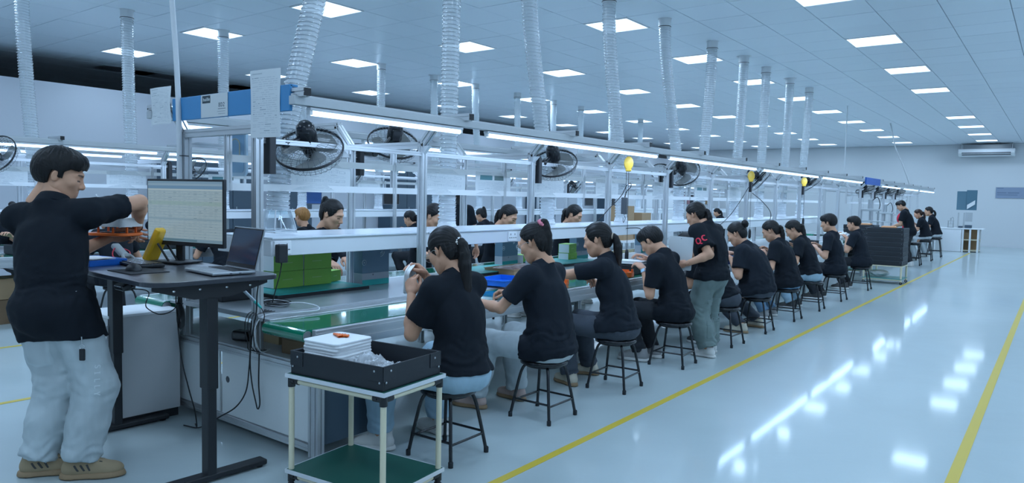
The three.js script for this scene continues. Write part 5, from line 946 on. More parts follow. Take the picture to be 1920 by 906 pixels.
{ const t = thing('soldering_pen', 'grey pen-shaped tool with a teal tip leaning at the bench end', 'tool', [-3.79, 0.93, 2.36]);
  mesh('barrel', bar([0, 0.03, 0], [0.075, -0.07, -0.065], 0.009, 12), std([0.36, 0.42, 0.46], 0.4), t); mesh('grip', bar([0.075, -0.07, -0.065], [0.105, -0.11, -0.09], 0.010, 12, 0.006), std([0.03, 0.45, 0.42], 0.5), t); mesh('cord', tube([[0, 0.03, 0], [-0.01, 0.06, 0.005], [-0.02, 0.075, 0.03], [0.0, 0.085, 0.08]], 0.004, 24, 6), M.cable, t); mesh('wire', tube([[0.105, -0.11, -0.09], [0.12, -0.15, -0.10], [0.09, -0.20, -0.11]], 0.003, 16, 6), M.cable, t); }
{ const t = thing('cable_coil', 'coil of black and grey wires lying on the bench end', 'cable coil', [-3.98, 0.768, 2.76], 0);
  for (let k = 0; k < 6; k++) { const pts = []; for (let a = 0; a <= 12; a++) { const q = a / 12 * 2 * Math.PI; pts.push([Math.cos(q) * (0.085 + k * 0.006 + rr(-0.006, 0.006)), 0.005 + k * 0.005 + rr(0, 0.003), Math.sin(q) * (0.065 + rr(-0.006, 0.008))]); } mesh('strand', tube(pts, 0.003, 60, 5), k % 3 === 1 ? M.cableWhite : M.cable, t); } }
cable('white cable arching from the wire coil over the bench end', [[-3.93, 0.79, 2.74], [-3.80, 0.80, 2.82], [-3.70, 0.785, 2.86], [-3.62, 0.775, 2.80], [-3.66, 0.772, 2.66], [-3.74, 0.76, 2.50], [-3.72, 0.70, 2.43], [-3.71, 0.62, 2.43], [-3.72, 0.555, 2.47], [-3.76, 0.548, 2.56]], 0.0042, M.cableWhite);
for (let k = 0; k < 4; k++) cable(['thin black wire running down the near bench end post, outermost of four', 'thin black wire running down the near bench end post, second of four', 'thin black wire running down the near bench end post, third of four', 'thin black wire running down the near bench end post, innermost of four'][k], [[-3.86 + k * 0.03, 0.775, 2.60], [-3.83 + k * 0.028, 0.77, 2.46], [-3.80 + k * 0.03, 0.70, 2.415], [-3.78 + k * 0.012 + (k % 2) * 0.03, 0.62, 2.42], [-3.80 + k * 0.03, 0.56, 2.44], [-3.83 + k * 0.02, 0.547, 2.54]], 0.0026);
{ const t = thing('power_brick', 'black power brick lying on the end cabinet', 'power adapter', [-4.14, 0.54, 2.62], 0.3);
  mesh('body', new RoundedBoxGeometry(0.13, 0.065, 0.085, 4, 0.018).translate(0, 0.034, 0), M.blackGloss, t); mesh('cord', tube([[0.06, 0.03, 0], [0.12, 0.04, 0.03], [0.17, 0.07, 0.0], [0.16, 0.11, -0.04], [0.12, 0.09, -0.03]], 0.003, 30, 6), M.cable, t); }
function carton(label, at, w, h, dp, turn, m, group) {
  const t = thing('cardboard_box', label, 'box', at, turn, group);
  mesh('body', box(w, h, dp, 0, h / 2, 0, 0.003), m, t); mesh('flap', box(w - 0.004, 0.004, dp / 2 - 0.004, 0, h + 0.002, dp / 4), m, t); mesh('flap', box(w - 0.004, 0.004, dp / 2 - 0.004, 0, h + 0.002, -dp / 4), m, t); mesh('tape', box(w + 0.001, 0.0015, 0.045, 0, h + 0.005, 0), std([0.40, 0.30, 0.20], 0.35), t);
  return t;
}
carton('beige cardboard box on the end cabinet behind the bench end post', [-3.99, 0.54, 2.78], 0.26, 0.155, 0.18, 0, std([0.50, 0.38, 0.22], 0.8));
carton('dark brown cardboard box on the end cabinet under the green belt', [-3.50, 0.54, 2.72], 0.34, 0.085, 0.28, 0.05, M.cardboardDark);

// ---------------------------------------------------------------- green boxes and goods on the middle board
const TB = 0.768;
function mat(label, x, d, w, l) { const t = thing('work_mat', label, 'work mat', [x, TB, d]); mesh('base', box(w, 0.022, l, 0, 0.011, 0, 0.002), M.black, t); mesh('mat', box(w - 0.004, 0.006, l - 0.004, 0, 0.025, 0, 0.002), M.matGreen, t); return t; }
mat('teal work mat with a black base under the stack of green boxes', -4.47, 3.34, 0.50, 0.82);
function greenBox(label, at, w, h, l, turn = 0, lid = true) {
  const t = thing('green_box', label, 'box', at, turn, 'green product boxes');
  mesh('carton', box(w - 0.004, h * 0.97, l - 0.004, 0, h * 0.485, 0, 0.002), M.white, t);
  const c = mesh('sleeve', [box(w, 0.003, l * 0.985, 0, h - 0.0015, 0), box(0.003, h, l * 0.985, w / 2, h / 2, 0), box(0.003, h, l * 0.985, -w / 2, h / 2, 0)], M.green, t);
  mesh('print_line', box(0.001, 0.006, l * 0.34, w / 2 + 0.0018, h * 0.5, 0.01), std([0.45, 0.62, 0.25], 0.5), c);
  return t;
}
for (let r = 0; r < 3; r++) for (let c = 0; c < 2; c++) greenBox(`green box in the stack on the teal mat, ${['bottom', 'middle', 'top'][r]} row, ${c ? 'far' : 'near'} column`, [-4.575, TB + 0.030 + r * 0.1225, 3.22 + c * 0.262], 0.15, 0.12, 0.255);
greenBox('small open green box being packed beside the stack of green boxes', [-4.64, TB + 0.03, 3.70], 0.12, 0.085, 0.15, 0.35);
function greyCarton(label, at, turn, marks) {
  const t = thing('grey_carton', label, 'box', at, turn), w = 0.10, h = 0.29, l = 0.29, g = std([0.11, 0.19, 0.26], 0.5);
  const tilt = (q) => q.rotateZ(-0.0);
  mesh('carton', box(w, h * 0.66, l, 0, h * 0.67, 0, 0.003), g, t); mesh('lower_band', box(w, h * 0.34, l, 0, h * 0.17, 0, 0.003), std([0.34, 0.38, 0.42], 0.5), t);
  mesh('teal_strip', box(0.002, 0.045, l - 0.004, w / 2 + 0.001, 0.024, 0), M.matGreen, t);
  if (marks) { const a = []; for (let k = 0; k < 3; k++) { const p = []; for (let i = 0; i <= 10; i++) { const q = Math.PI + deg(10) + i / 10 * deg(75); p.push([w / 2 + 0.002, 0.272 + Math.sin(q) * (0.018 + k * 0.014), -0.045 - Math.cos(q) * -(0.018 + k * 0.014)]); } a.push(tube(p, 0.0022, 16, 5)); } mesh('wireless_mark', a, M.white, t);
    mesh('round_mark', [new THREE.TorusGeometry(0.021, 0.0012, 5, 24).rotateY(Math.PI / 2).translate(w / 2 + 0.001, 0.185, 0.125), new THREE.SphereGeometry(0.005, 8, 6).translate(w / 2, 0.185, 0.125)], M.white, t); mesh('dot_mark', new THREE.SphereGeometry(0.006, 8, 6).scale(0.3, 1, 1).translate(w / 2 + 0.0005, 0.085, 0.03), M.greyDark, t); }
  return t;
}
greyCarton('grey blue carton with white wireless waves, standing right of the green boxes', [-4.42, TB, 3.95], 0.02, true);
greyCarton('grey blue carton standing behind the blue parts tray', [-4.72, TB, 6.12], 0.05, true);
greyCarton('grey blue carton standing beyond the pink scrunchie', [-4.62, TB, 7.42], 0.05, true);
greyCarton('grey blue carton standing near the armband woman\'s clipboard', [-4.62, TB, 9.1], -0.03, false);
[['green box on the far belt behind the beaded hair clip', -4.62, 5.2], ['green box beside the wristband woman\'s hand', -4.70, 6.40], ['green box beyond the scrunchie woman\'s ponytail, lower of two', -4.52, 7.02]].forEach(([l, x, d], k) => greenBox(l, [x, TB, d], 0.13, 0.10, 0.22, 0.1));
greenBox('green box beyond the scrunchie woman\'s ponytail, upper of two', [-4.53, TB + 0.102, 7.03], 0.13, 0.10, 0.22, 0.18);
mat('teal work mat on the middle board behind the beaded hair clip', -4.42, 5.45, 0.46, 0.8);
mat('teal work mat on the middle board by the low ponytail', -4.42, 6.75, 0.46, 0.9);
function bin(label, at, w, l, h, m, turn = 0, cat = 'tray') {
  const t = thing('parts_bin', label, cat, at, turn); mesh('bottom', box(w, 0.005, l, 0, 0.0025, 0), m, t);
  for (const s of [-1, 1]) { mesh('side', box(w, h, 0.006, 0, h / 2, s * (l / 2 - 0.003), 0.002), m, t); mesh('end', box(0.006, h, l - 0.012, s * (w / 2 - 0.003), h / 2, 0, 0.002), m, t); }
  mesh('lip', [box(w + 0.014, 0.005, 0.014, 0, h, l / 2), box(w + 0.014, 0.005, 0.014, 0, h, -l / 2), box(0.014, 0.005, l, w / 2, h, 0), box(0.014, 0.005, l, -w / 2, h, 0)], m, t); return t;
}
bin('long black tray at the near end of the middle board, behind the monitor', [-4.66, TB, 2.72], 0.62, 0.24, 0.13, M.tray);
bin('bright blue parts tray between the beaded clip and scrunchie women', [-3.72, TB, 4.78], 0.30, 0.42, 0.045, M.blueTray, 0.1);
bin('brown shallow tray of pinkish bags behind the bright blue tray', [-4.20, TB, 5.62], 0.34, 0.60, 0.05, M.cardboard, 0.05);
for (let k = 0; k < 5; k++) { const t = thing('plastic_bag', `pinkish plastic bag lying in the brown tray, ${ordinal[k]} from the near end`, 'bag', [-4.20 + rr(-0.05, 0.05), TB + 0.008, 5.42 + k * 0.10], rr(-0.5, 0.5)); const g = new THREE.IcosahedronGeometry(1, 4), a = g.attributes.position; for (let i = 0; i < a.count; i++) { const n = 1 + 0.25 * noise3(a.getX(i) * 2 + k, a.getY(i) * 2, a.getZ(i) * 2); a.setXYZ(i, a.getX(i) * n * 0.10, Math.max(0, 0.03 + a.getY(i) * n * 0.03), a.getZ(i) * n * 0.07); } g.computeVertexNormals(); mesh('bag', g, std([0.62, 0.42, 0.40], 0.35), t); }
function orangeHousing(label, at, turn) { const t = thing('orange_housing', label, 'device base', at, turn); mesh('base', new THREE.ExtrudeGeometry(roundRect(0.19, 0.12, 0.03), { depth: 0.04, bevelEnabled: true, bevelSize: 0.003, bevelThickness: 0.003, bevelSegments: 2 }).rotateX(-Math.PI / 2).translate(0, 0.003, 0), M.orange, t); mesh('rib', [box(0.10, 0.02, 0.006, 0, 0.055, 0.03), box(0.10, 0.02, 0.006, 0, 0.055, -0.03), box(0.02, 0.03, 0.02, 0.09, 0.06, 0)], M.orange, t); return t; }
const onRail = 0.750;
orangeHousing('orange device base on the belt in front of the low-ponytail woman', [-3.32, onRail, 4.98], 0.4);
orangeHousing('orange device base lying beside the raised elbow', [-3.46, onRail, 5.22], -0.2);
orangeHousing('orange device base under the young man\'s white wristband', [-3.36, onRail, 6.22], 0.2);
shellHalf('white_housing', 'white plastic shell in the hands of the woman with the beaded hair clip', 'device cover', [-3.035, 1.00, 3.03], 0, M.white, 0.17, 0.03, 0.11).rotation.set(0.5, 0.3, 1.15);
shellHalf('white_housing', 'white plastic tray in the hands of the young man with the wristband', 'device cover', [-3.20, 0.895, 6.10], 0.2, M.white, 0.24, 0.03, 0.15);
bin('black parts tray on the belt beyond the low ponytail', [-3.52, onRail, 6.62], 0.36, 0.5, 0.09, M.tray);
bin('black parts tray on the belt before the standing woman', [-3.50, onRail, 7.9], 0.36, 0.5, 0.10, M.tray);
bin('black parts tray on the belt beside the hair bun', [-3.50, onRail, 8.95], 0.36, 0.42, 0.10, M.tray);
bin('small blue parts tray under the hair-bun woman\'s hands', [-3.20, onRail, 8.42], 0.16, 0.24, 0.06, M.blueTray, 0.1);
bin('black parts tray on the belt between the last two young men', [-3.50, onRail, 12.9], 0.36, 0.5, 0.10, M.tray);
bin('black parts tray on the belt by the very long hair', [-3.50, onRail, 10.1], 0.36, 0.5, 0.11, M.tray);
{ const t = thing('plastic_film', 'crumpled clear plastic film in the last young man\'s hands', 'plastic film', [-3.06, 0.86, 13.78]); const g = new THREE.IcosahedronGeometry(1, 4), a = g.attributes.position; for (let i = 0; i < a.count; i++) { const n = 1 + 0.4 * noise3(a.getX(i) * 3, a.getY(i) * 3, a.getZ(i) * 3); a.setXYZ(i, a.getX(i) * n * 0.09, 0.06 + a.getY(i) * n * 0.07, a.getZ(i) * n * 0.12); } g.computeVertexNormals(); mesh('film', g, std([0.80, 0.82, 0.84], 0.25), t); }

// ---------------------------------------------------------------- trolley in front
{ const x = -2.73, d = 2.41, turn = deg(6), t = thing('trolley', 'small trolley of cream pipes with dark green shelves, at the front', 'trolley', [x, 0, d], turn);
  const W = 0.64, D = 0.46, H = 0.60;
  const px = W / 2 - 0.02, pz = D / 2 - 0.02;
  for (const y of [H, 0.115]) { const s = mesh('shelf', box(W, 0.016, D, 0, y - 0.008, 0, 0.002), M.matDark, t); mesh('edge_trim', [box(W + 0.006, 0.020, 0.004, 0, y - 0.009, D / 2 + 0.001), box(W + 0.006, 0.020, 0.004, 0, y - 0.009, -D / 2 - 0.001), box(0.004, 0.020, D, W / 2 + 0.001, y - 0.009, 0), box(0.004, 0.020, D, -W / 2 - 0.001, y - 0.009, 0)], M.whiteMetal, s); }
  for (const a of [-1, 1]) for (const b of [-1, 1]) { mesh('post', bar([a * px, 0.07, b * pz], [a * px, H - 0.022, b * pz], 0.0142, 16), M.cream, t);
    const c = mesh('caster', [bar([a * px, 0.04, b * pz], [a * px, 0.09, b * pz], 0.012, 10), new THREE.TorusGeometry(0.018, 0.008, 8, 18).translate(a * px, 0.026, b * pz)], M.black, t);
    for (const y of [H - 0.034, 0.085]) mesh('joint', [bar([a * px, y - 0.032, b * pz], [a * px, y + 0.018, b * pz], 0.0185, 14), bar([a * px, y, b * pz], [a * (px - 0.055), y, b * pz], 0.018, 14), bar([a * px, y, b * pz], [a * px, y, b * (pz - 0.055)], 0.018, 14), bar([a * (px - 0.03), y, b * (pz + 0.012)], [a * (px - 0.03), y, b * (pz + 0.022)], 0.006, 8)], M.joint, t); }
  for (const y of [H - 0.034, 0.085]) for (const s of [-1, 1]) { mesh('rail', bar([-px, y, s * pz], [px, y, s * pz], 0.0142, 14), M.cream, t); mesh('rail', bar([s * px, y, -pz], [s * px, y, pz], 0.0142, 14), M.cream, t); }
  const q = thing('black_tray', 'black riveted tray holding white shells and film, on the trolley', 'tray', [x, H, d], turn), w = 0.60, dp = 0.43, h = 0.115;
  mesh('bottom', box(w, 0.008, dp, 0, 0.005, 0, 0.002), M.tray, q);
  for (const s of [-1, 1]) { mesh('wall', box(w, h, 0.010, 0, h / 2, s * (dp / 2 - 0.005), 0.003), M.tray, q); mesh('wall', box(0.010, h, dp - 0.02, s * (w / 2 - 0.005), h / 2, 0, 0.003), M.tray, q); }
  for (const a of [-1, 1]) for (const b of [-1, 1]) { const c = mesh('corner_plate', [box(0.085, h * 0.62, 0.004, a * (w / 2 - 0.0425), h * 0.70, b * (dp / 2 + 0.002), 0.001), box(0.004, h * 0.62, 0.085, a * (w / 2 + 0.002), h * 0.70, b * (dp / 2 - 0.0425), 0.001)], M.tray, q); for (const [rx, ry] of [[0.05, 0.09], [0.018, 0.04]]) { mesh('rivet', [new THREE.SphereGeometry(0.0055, 10, 8).scale(1, 1, 0.5).translate(a * (w / 2 - rx), ry, b * (dp / 2 + 0.0045)), new THREE.SphereGeometry(0.0055, 10, 8).scale(0.5, 1, 1).translate(a * (w / 2 + 0.0045), ry, b * (dp / 2 - rx))], M.steel, c); } }
  // nested white covers
  const T = new THREE.Matrix4().makeRotationY(turn).setPosition(x, H, -d), at = (lx, ly, lz) => { const v = V3(lx, ly, lz).applyMatrix4(T); return [v.x, v.y, -v.z]; };
  for (let k = 0; k < 10; k++) shellHalf('white_housing', `white plastic cover in the nested pile in the black tray, ${k === 9 ? 'topmost' : k === 0 ? 'lowest' : ordinal[k] + ' from the bottom'}`, 'device cover', at(-0.165 + rr(-0.006, 0.006), 0.010 + k * 0.0155, 0.03 + rr(-0.006, 0.006)), turn + rr(-0.05, 0.05), M.white, 0.235, 0.0152, 0.255).userData.group = 'nested white covers';
  const o = thing('orange_clip', 'orange plastic clips lying on the topmost white cover', 'clips', at(-0.19, 0.010 + 10 * 0.0155 + 0.004, 0.0), 0.4); for (let k = 0; k < 5; k++) mesh('clip', tube([[-0.03 + k * 0.012, 0.002, -0.02], [-0.01 + k * 0.014, 0.006, 0.005 * k], [0.02 + k * 0.004, 0.003, 0.03 - 0.01 * k]], 0.006, 12, 6).scale(1.3, 1, 1.3), M.orange, o);
  const film = (label, lx, lz, sx, sy, sz, sd) => { const f = thing('plastic_film', label, 'plastic film', at(lx, 0.010, lz), turn + sd); const g = new THREE.PlaneGeometry(1, 1, 60, 46).rotateX(-Math.PI / 2), a = g.attributes.position; for (let i = 0; i < a.count; i++) { const u = a.getX(i), v = a.getZ(i), r = Math.max(0, 1 - (u * u + v * v) * 3.2); a.setXYZ(i, u * sx + 0.012 * noise3(u * 9, v * 9, sd + 4), 0.004 + sy * (r * (0.55 + 0.5 * Math.abs(noise3(u * 4 + sd, v * 4, 1))) + 0.22 * Math.abs(noise3(u * 11, v * 11 + sd, 2)) + 0.10 * Math.abs(noise3(u * 26, v * 26, sd))), v * sz + 0.012 * noise3(u * 8, v * 8, sd + 9)); } g.computeVertexNormals(); mesh('film', g, M.film, f); };
  film('crumpled clear plastic film heaped beside the white covers in the black tray', 0.03, 0.03, 0.26, 0.12, 0.30, 0.2); film('loose clear plastic film spread over the black tray floor', 0.15, -0.02, 0.24, 0.075, 0.20, 0.9);
}
// ---------------------------------------------------------------- stools out of the front row
for (const [x, d, l] of [[-5.66, 4.36, 'black stool under the packer with dark ponytail across the bench'], [-5.64, 5.70, 'black stool under the pulled-back-hair woman across the bench'], [-5.64, 6.98, 'black stool under the reaching woman with the pale wristband'], [-5.64, 8.52, 'black stool under the farthest woman looking over the shelf'],
  [-8.42, 3.78, 'black stool at the second line under the woman with a top bun'], [-8.42, 5.15, 'black stool at the second line under the hunched worker'], [-8.40, 6.36, 'black stool at the second line under the orange-brown-haired worker'], [-8.42, 8.62, 'black stool at the second line under the worker behind a post'], [-8.42, 10.45, 'black stool at the second line under the ponytailed worker'], [-8.42, 13.4, 'black stool at the second line under the bowed worker'], [-8.42, 20.8, 'distant black stool at the second line, left of a pair'], [-8.42, 22.1, 'distant black stool at the second line, right of a pair']]) { const q = stool([x, 0, d], 0.02 * d, l); if (x < -5 && x > -6) q.scale.y = (d < 5 ? 0.50 : 0.48) / 0.40; }
for (const [d, l] of [[20.45, 'tall black stool, empty, nearest of three by the far bench'], [22.4, 'tall black stool under the brown-ponytailed woman at the far bench'], [24.3, 'tall black stool under the last woman at the far bench']]) { const s = stool([-2.92, 0, d], 0.03, l); s.scale.set(1.1, 0.57 / 0.40, 1.1); }

// ---------------------------------------------------------------- things worn and held
const put = (name, label, cat, at, q) => { const t = thing(name, label, cat, [0, 0, 0]); t.position.copy(at); if (q) t.quaternion.copy(q); return t; };
const worldOf = (P, v) => { P.updateMatrixWorld(true); return v.clone().applyMatrix4(P.matrixWorld); };
const quatOf = (P, q) => P.getWorldQuaternion(new THREE.Quaternion()).multiply(q);
{ const t = put('scrunchie', 'pink gathered scrunchie round a high ponytail', 'scrunchie', worldOf(W2, W2.tie.c), quatOf(W2, W2.tie.q)); const g = new THREE.TorusGeometry(0.025, 0.013, 12, 40), a = g.attributes.position; for (let i = 0; i < a.count; i++) { const an = Math.atan2(a.getY(i), a.getX(i)), k = 1 + 0.14 * Math.sin(an * 11) + 0.1 * noise3(an * 4, a.getZ(i) * 90, 1); a.setXYZ(i, a.getX(i) * k, a.getY(i) * k, a.getZ(i) * (1 + 0.25 * Math.sin(an * 7))); } g.computeVertexNormals(); mesh('band', g, M.pink, t); }
{ const t = put('hair_clip', 'silvery beaded hair clip at the base of a ponytail', 'hair clip', worldOf(W1, W1.tie.c), quatOf(W1, W1.tie.q)); const b = []; for (let k = 0; k < 14; k++) { const a = k / 14 * 6.283; mesh('bead', new THREE.SphereGeometry(0.0055 + 0.002 * (k % 2), 10, 8).translate(Math.cos(a) * 0.027, Math.sin(a) * 0.027, 0.004 * Math.sin(k * 2)), k % 3 ? M.chrome : std([0.85, 0.80, 0.72], 0.25), t); } mesh('ring', new THREE.TorusGeometry(0.025, 0.003, 6, 24), M.chrome, t); }
{ const t = put('hair_tie', 'pale hair tie on a low brown-tipped ponytail', 'hair tie', worldOf(W3, W3.tie.c), quatOf(W3, W3.tie.q)); mesh('band', new THREE.TorusGeometry(0.024, 0.006, 8, 24), std([0.55, 0.45, 0.35], 0.6), t); }
function glasses(P, label) { const t = put('glasses', label, 'glasses', worldOf(P, P.fig.headAt), quatOf(P, P.fig.hq)); t.scale.setScalar(P.fig.hs); const f = []; for (const s of [-1, 1]) f.push(new THREE.TorusGeometry(0.023, 0.0011, 5, 26).translate(s * 0.031, -0.002, 0.104)); f.push(bar([-0.008, 0.002, 0.105], [0.008, 0.002, 0.105], 0.0011, 5)); mesh('frame', f, M.steel, t); for (const s of [-1, 1]) mesh('temple', tube([[s * 0.054, 0.002, 0.102], [s * 0.076, 0.004, 0.05], [s * 0.081, 0.004, 0.0], [s * 0.080, -0.012, -0.014]], 0.0011, 20, 5), M.steel, t); for (const s of [-1, 1]) mesh('lens', new THREE.CircleGeometry(0.0225, 22).translate(s * 0.031, -0.002, 0.104), M.acrylic, t); }
glasses(W1, 'thin metal glasses on the woman with the beaded hair clip'); glasses(W2, 'thin metal glasses on the woman with the pink scrunchie');
function wristband(P, k, label, m, watch) { const a = P.fig.arms[k], p = a.e.clone().lerp(a.h, 0.93), q = new THREE.Quaternion().setFromUnitVectors(V3(0, 0, 1), a.h.clone().sub(a.e).normalize()); const t = put('wristband', label, 'wristband', worldOf(P, p), quatOf(P, q)); const g = new THREE.CylinderGeometry(0.0310, 0.0325, 0.03, 28, 1, true).rotateX(Math.PI / 2); mesh('band', g, m, t); if (watch) mesh('buckle', new RoundedBoxGeometry(0.026, 0.012, 0.028, 2, 0.004).translate(0.0, 0.033, 0), M.darkBlueGrey, t); }
const paleBlue = std([0.42, 0.66, 0.85], 0.6);
wristband(M4, 0, 'pale blue and white wristband on the young man\'s left wrist', paleBlue, true); wristband(M4, 1, 'second pale wristband, on the young man\'s right wrist', paleBlue, false); wristband(W6, 1, 'pale blue wristband on the broad woman with a bun', paleBlue, true); wristband(FC, 0, 'pale blue wristband on the woman reaching across the bench', paleBlue, false);
{ // clipboard and armband of the standing woman
  const hnd = worldOf(QC, QC.fig.arms[0].h);
  const t = thing('clipboard', 'pale grey clipboard held at the side of the standing woman', 'clipboard', [hnd.x - 0.075, hnd.y + 0.095, -hnd.z + 0.03 - 0.01], deg(18));
  mesh('board', new THREE.ExtrudeGeometry(roundRect(0.225, 0.315, 0.012), { depth: 0.004, bevelEnabled: true, bevelSize: 0.001, bevelThickness: 0.001, bevelSegments: 1 }), std([0.60, 0.64, 0.66], 0.4), t); mesh('hole', lathe([[0.001, 0.001], [0.004, 0.0005]], 10).rotateX(Math.PI / 2).translate(-0.0, 0.14, 0.006), M.greyDark, t); mesh('clip', [box(0.09, 0.018, 0.010, 0, 0.150, -0.006, 0.003), bar([-0.045, 0.145, -0.012], [0.045, 0.145, -0.012], 0.004, 8)], M.chrome, t); t.rotation.z = -0.05;
  const a = QC.fig.arms[0], n = a.e.clone().sub(a.s).normalize(), c = a.s.clone().addScaledVector(n, 0.128);
  const font = await new FontLoader().loadAsync('fonts/droid/droid_sans_bold.typeface.json');
  const g = new TextGeometry('QC', { font, size: 0.062, depth: 0.002, curveSegments: 6, bevelEnabled: false }); g.computeBoundingBox(); const cx = (g.boundingBox.min.x + g.boundingBox.max.x) / 2, cy = (g.boundingBox.min.y + g.boundingBox.max.y) / 2, R = 0.079, p = g.attributes.position;
  for (let i = 0; i < p.count; i++) { const an = (p.getX(i) - cx) / R, r = R + p.getZ(i); p.setXYZ(i, Math.sin(an) * r, p.getY(i) - cy, Math.cos(an) * r); } g.computeVertexNormals();
  const m = QC.worldToLocal(V3(0, 1.3, 0.0).add(V3(0, 0, 0))), yv = n.clone().negate(), toCam = m.sub(c).normalize(), zv = toCam.addScaledVector(yv, -toCam.dot(yv)).normalize(), xv = yv.clone().cross(zv);
  const q = new THREE.Quaternion().setFromRotationMatrix(new THREE.Matrix4().makeBasis(xv, yv, zv));
  const b = put('armband', 'black armband with red QC letters on the standing woman\'s sleeve', 'armband', worldOf(QC, c), quatOf(QC, q)); mesh('band', new THREE.CylinderGeometry(0.0765, 0.0785, 0.105, 36, 1, true), shirtMats[0], b); mesh('letters', g, M.red, b); }
{ // printed mark on the standing man's sleeve
  const a = MAN.fig.arms[1], n = a.e.clone().sub(a.s).normalize(), c = a.s.clone().addScaledVector(n, 0.05), up = V3(0, 1, 0).addScaledVector(n, -n.y).normalize();
  const q = new THREE.Quaternion().setFromRotationMatrix(new THREE.Matrix4().makeBasis(n.clone(), up.clone().cross(n).negate().normalize(), up)); const k = put('sleeve_print', 'small white print on the standing man\'s right sleeve', 'print', worldOf(MAN, c.clone().addScaledVector(up, 0.074)), quatOf(MAN, q)); mesh('print', [box(0.012, 0.008, 0.001, -0.014, 0.004, 0), box(0.010, 0.016, 0.001, 0.001, 0, 0), box(0.012, 0.007, 0.001, 0.016, -0.003, 0)], M.white, k); }

// ---------------------------------------------------------------- balancers with hanging tools over the front line
function balancer(d, label, drop, toolLabel, big) {
  const t = thing('tool_balancer', label, 'tool balancer', [-3.52, 1.86, d]);
  mesh('drum', [lathe([[0.001, 0.032], [0.045, 0.03], [0.052, 0.02], [0.052, -0.02], [0.045, -0.03], [0.001, -0.032]], 24).rotateX(Math.PI / 2).scale(0.9, 1.35, 0.9).rotateY(0.5), box(0.06, 0.055, 0.05, 0, -0.055, 0, 0.015).rotateY(0.5)], M.yellowPale, t);
  mesh('hook', [new THREE.TorusGeometry(0.02, 0.004, 6, 16).translate(0, 0.082, 0), bar([0, 0.10, 0], [0, 0.155, 0], 0.004, 6)], M.steel, t);
  mesh('rope', [bar([0.01, -0.08, 0.01], [0.015, -drop, 0.01], 0.0025, 6), bar([-0.02, -0.08, 0], [-0.025, -drop * 0.45, 0], 0.0022, 6)], M.cable, t);
  mesh('grip', lathe([[0.001, -drop - 0.13], [0.012, -drop - 0.13], [0.019, -drop - 0.11], [0.019, -drop - 0.03], [0.010, -drop], [0.001, -drop]], 14).translate(0.015, 0, 0.01), M.black, t);
  if (big) { mesh('controller', new RoundedBoxGeometry(0.055, 0.17, 0.045, 3, 0.008).translate(-0.03, -0.43, 0.01), M.greyDark, t); mesh('cord', tube([[-0.03, -0.345, 0.01], [-0.01, -0.28, 0.0], [0.02, -0.24, -0.02], [0.03, -0.20, 0.0], [0.0, -0.22, 0.02], [-0.05, -0.32, 0.03], [-0.12, -0.44, 0.12], [-0.20, -0.58, 0.24], [-0.28, -0.66, 0.36]], 0.004, 70, 6), M.cable, t); mesh('cord', tube([[-0.03, -0.515, 0.01], [-0.015, -0.56, 0.01], [-0.03, -0.60, 0.02], [-0.045, -0.55, 0.0]], 0.003, 24, 6), M.cable, t); }
  return t;
}
balancer(6.56, 'yellow balancer hanging above the low-ponytail woman, with black controller below', 0.87, '', true);
balancer(10.18, 'yellow balancer hanging beyond the standing woman\'s head, second along the front rail', 0.75, '', false);
balancer(12.81, 'smaller-looking yellow balancer, third along the front rail', 0.62, '', false);
cable('short black cable with plug on the shelf front near the young man', [[-3.895, 1.17, 7.25], [-3.86, 1.175, 7.3], [-3.82, 1.16, 7.45], [-3.80, 1.08, 7.5], [-3.82, 1.0, 7.5]], 0.005);
cable('black cable hanging in a loop below the second yellow balancer', [[-3.5, 1.62, 10.2], [-3.45, 1.5, 10.5], [-3.45, 1.3, 10.9], [-3.5, 1.12, 10.9]], 0.005);
cable('black cable curving from the shelf to the second balancer', [[-3.89, 1.17, 9.5], [-3.8, 1.14, 9.65], [-3.7, 1.28, 9.85], [-3.6, 1.5, 10.0], [-3.54, 1.7, 10.15]], 0.005);

// ---------------------------------------------------------------- far end of the front line and the aisle
function trayStack(label, x, d, w, l, y, n, seedTone) { for (let k = 0; k < n; k++) { const t = thing('black_tray', `${label}, ${k === n - 1 ? 'topmost' : k === 0 ? 'lowest' : ordinal[k] + ' from the bottom'}`, 'tray', [x + ((k * 3) % 4) * 0.002, y + k * 0.088, d], (((k * 5) % 7) - 3) * 0.004, 'stacked black trays'); mesh('bottom', box(w - 0.02, 0.006, l - 0.02, 0, 0.003, 0), M.tray, t); for (const s of [-1, 1]) { mesh('wall', box(w, 0.080, 0.010, 0, 0.044, s * (l / 2 - 0.005), 0.002), M.tray, t); mesh('wall', box(0.010, 0.080, l - 0.02, s * (w / 2 - 0.005), 0.044, 0, 0.002), M.tray, t); mesh('rivet', [box(0.008, 0.008, 0.003, s * (w / 2 - 0.03), 0.06, l / 2 + 0.001), box(0.003, 0.008, 0.008, w / 2 + 0.001, 0.06, s * (l / 2 - 0.03))], M.steel, t); } mesh('rim', [box(w, 0.006, 0.014, 0, 0.084, l / 2 - 0.007), box(w, 0.006, 0.014, 0, 0.084, -l / 2 + 0.007), box(0.014, 0.006, l, w / 2 - 0.007, 0.084, 0), box(0.014, 0.006, l, -w / 2 + 0.007, 0.084, 0)], std([0.09, 0.11, 0.13], 0.4), t); } }
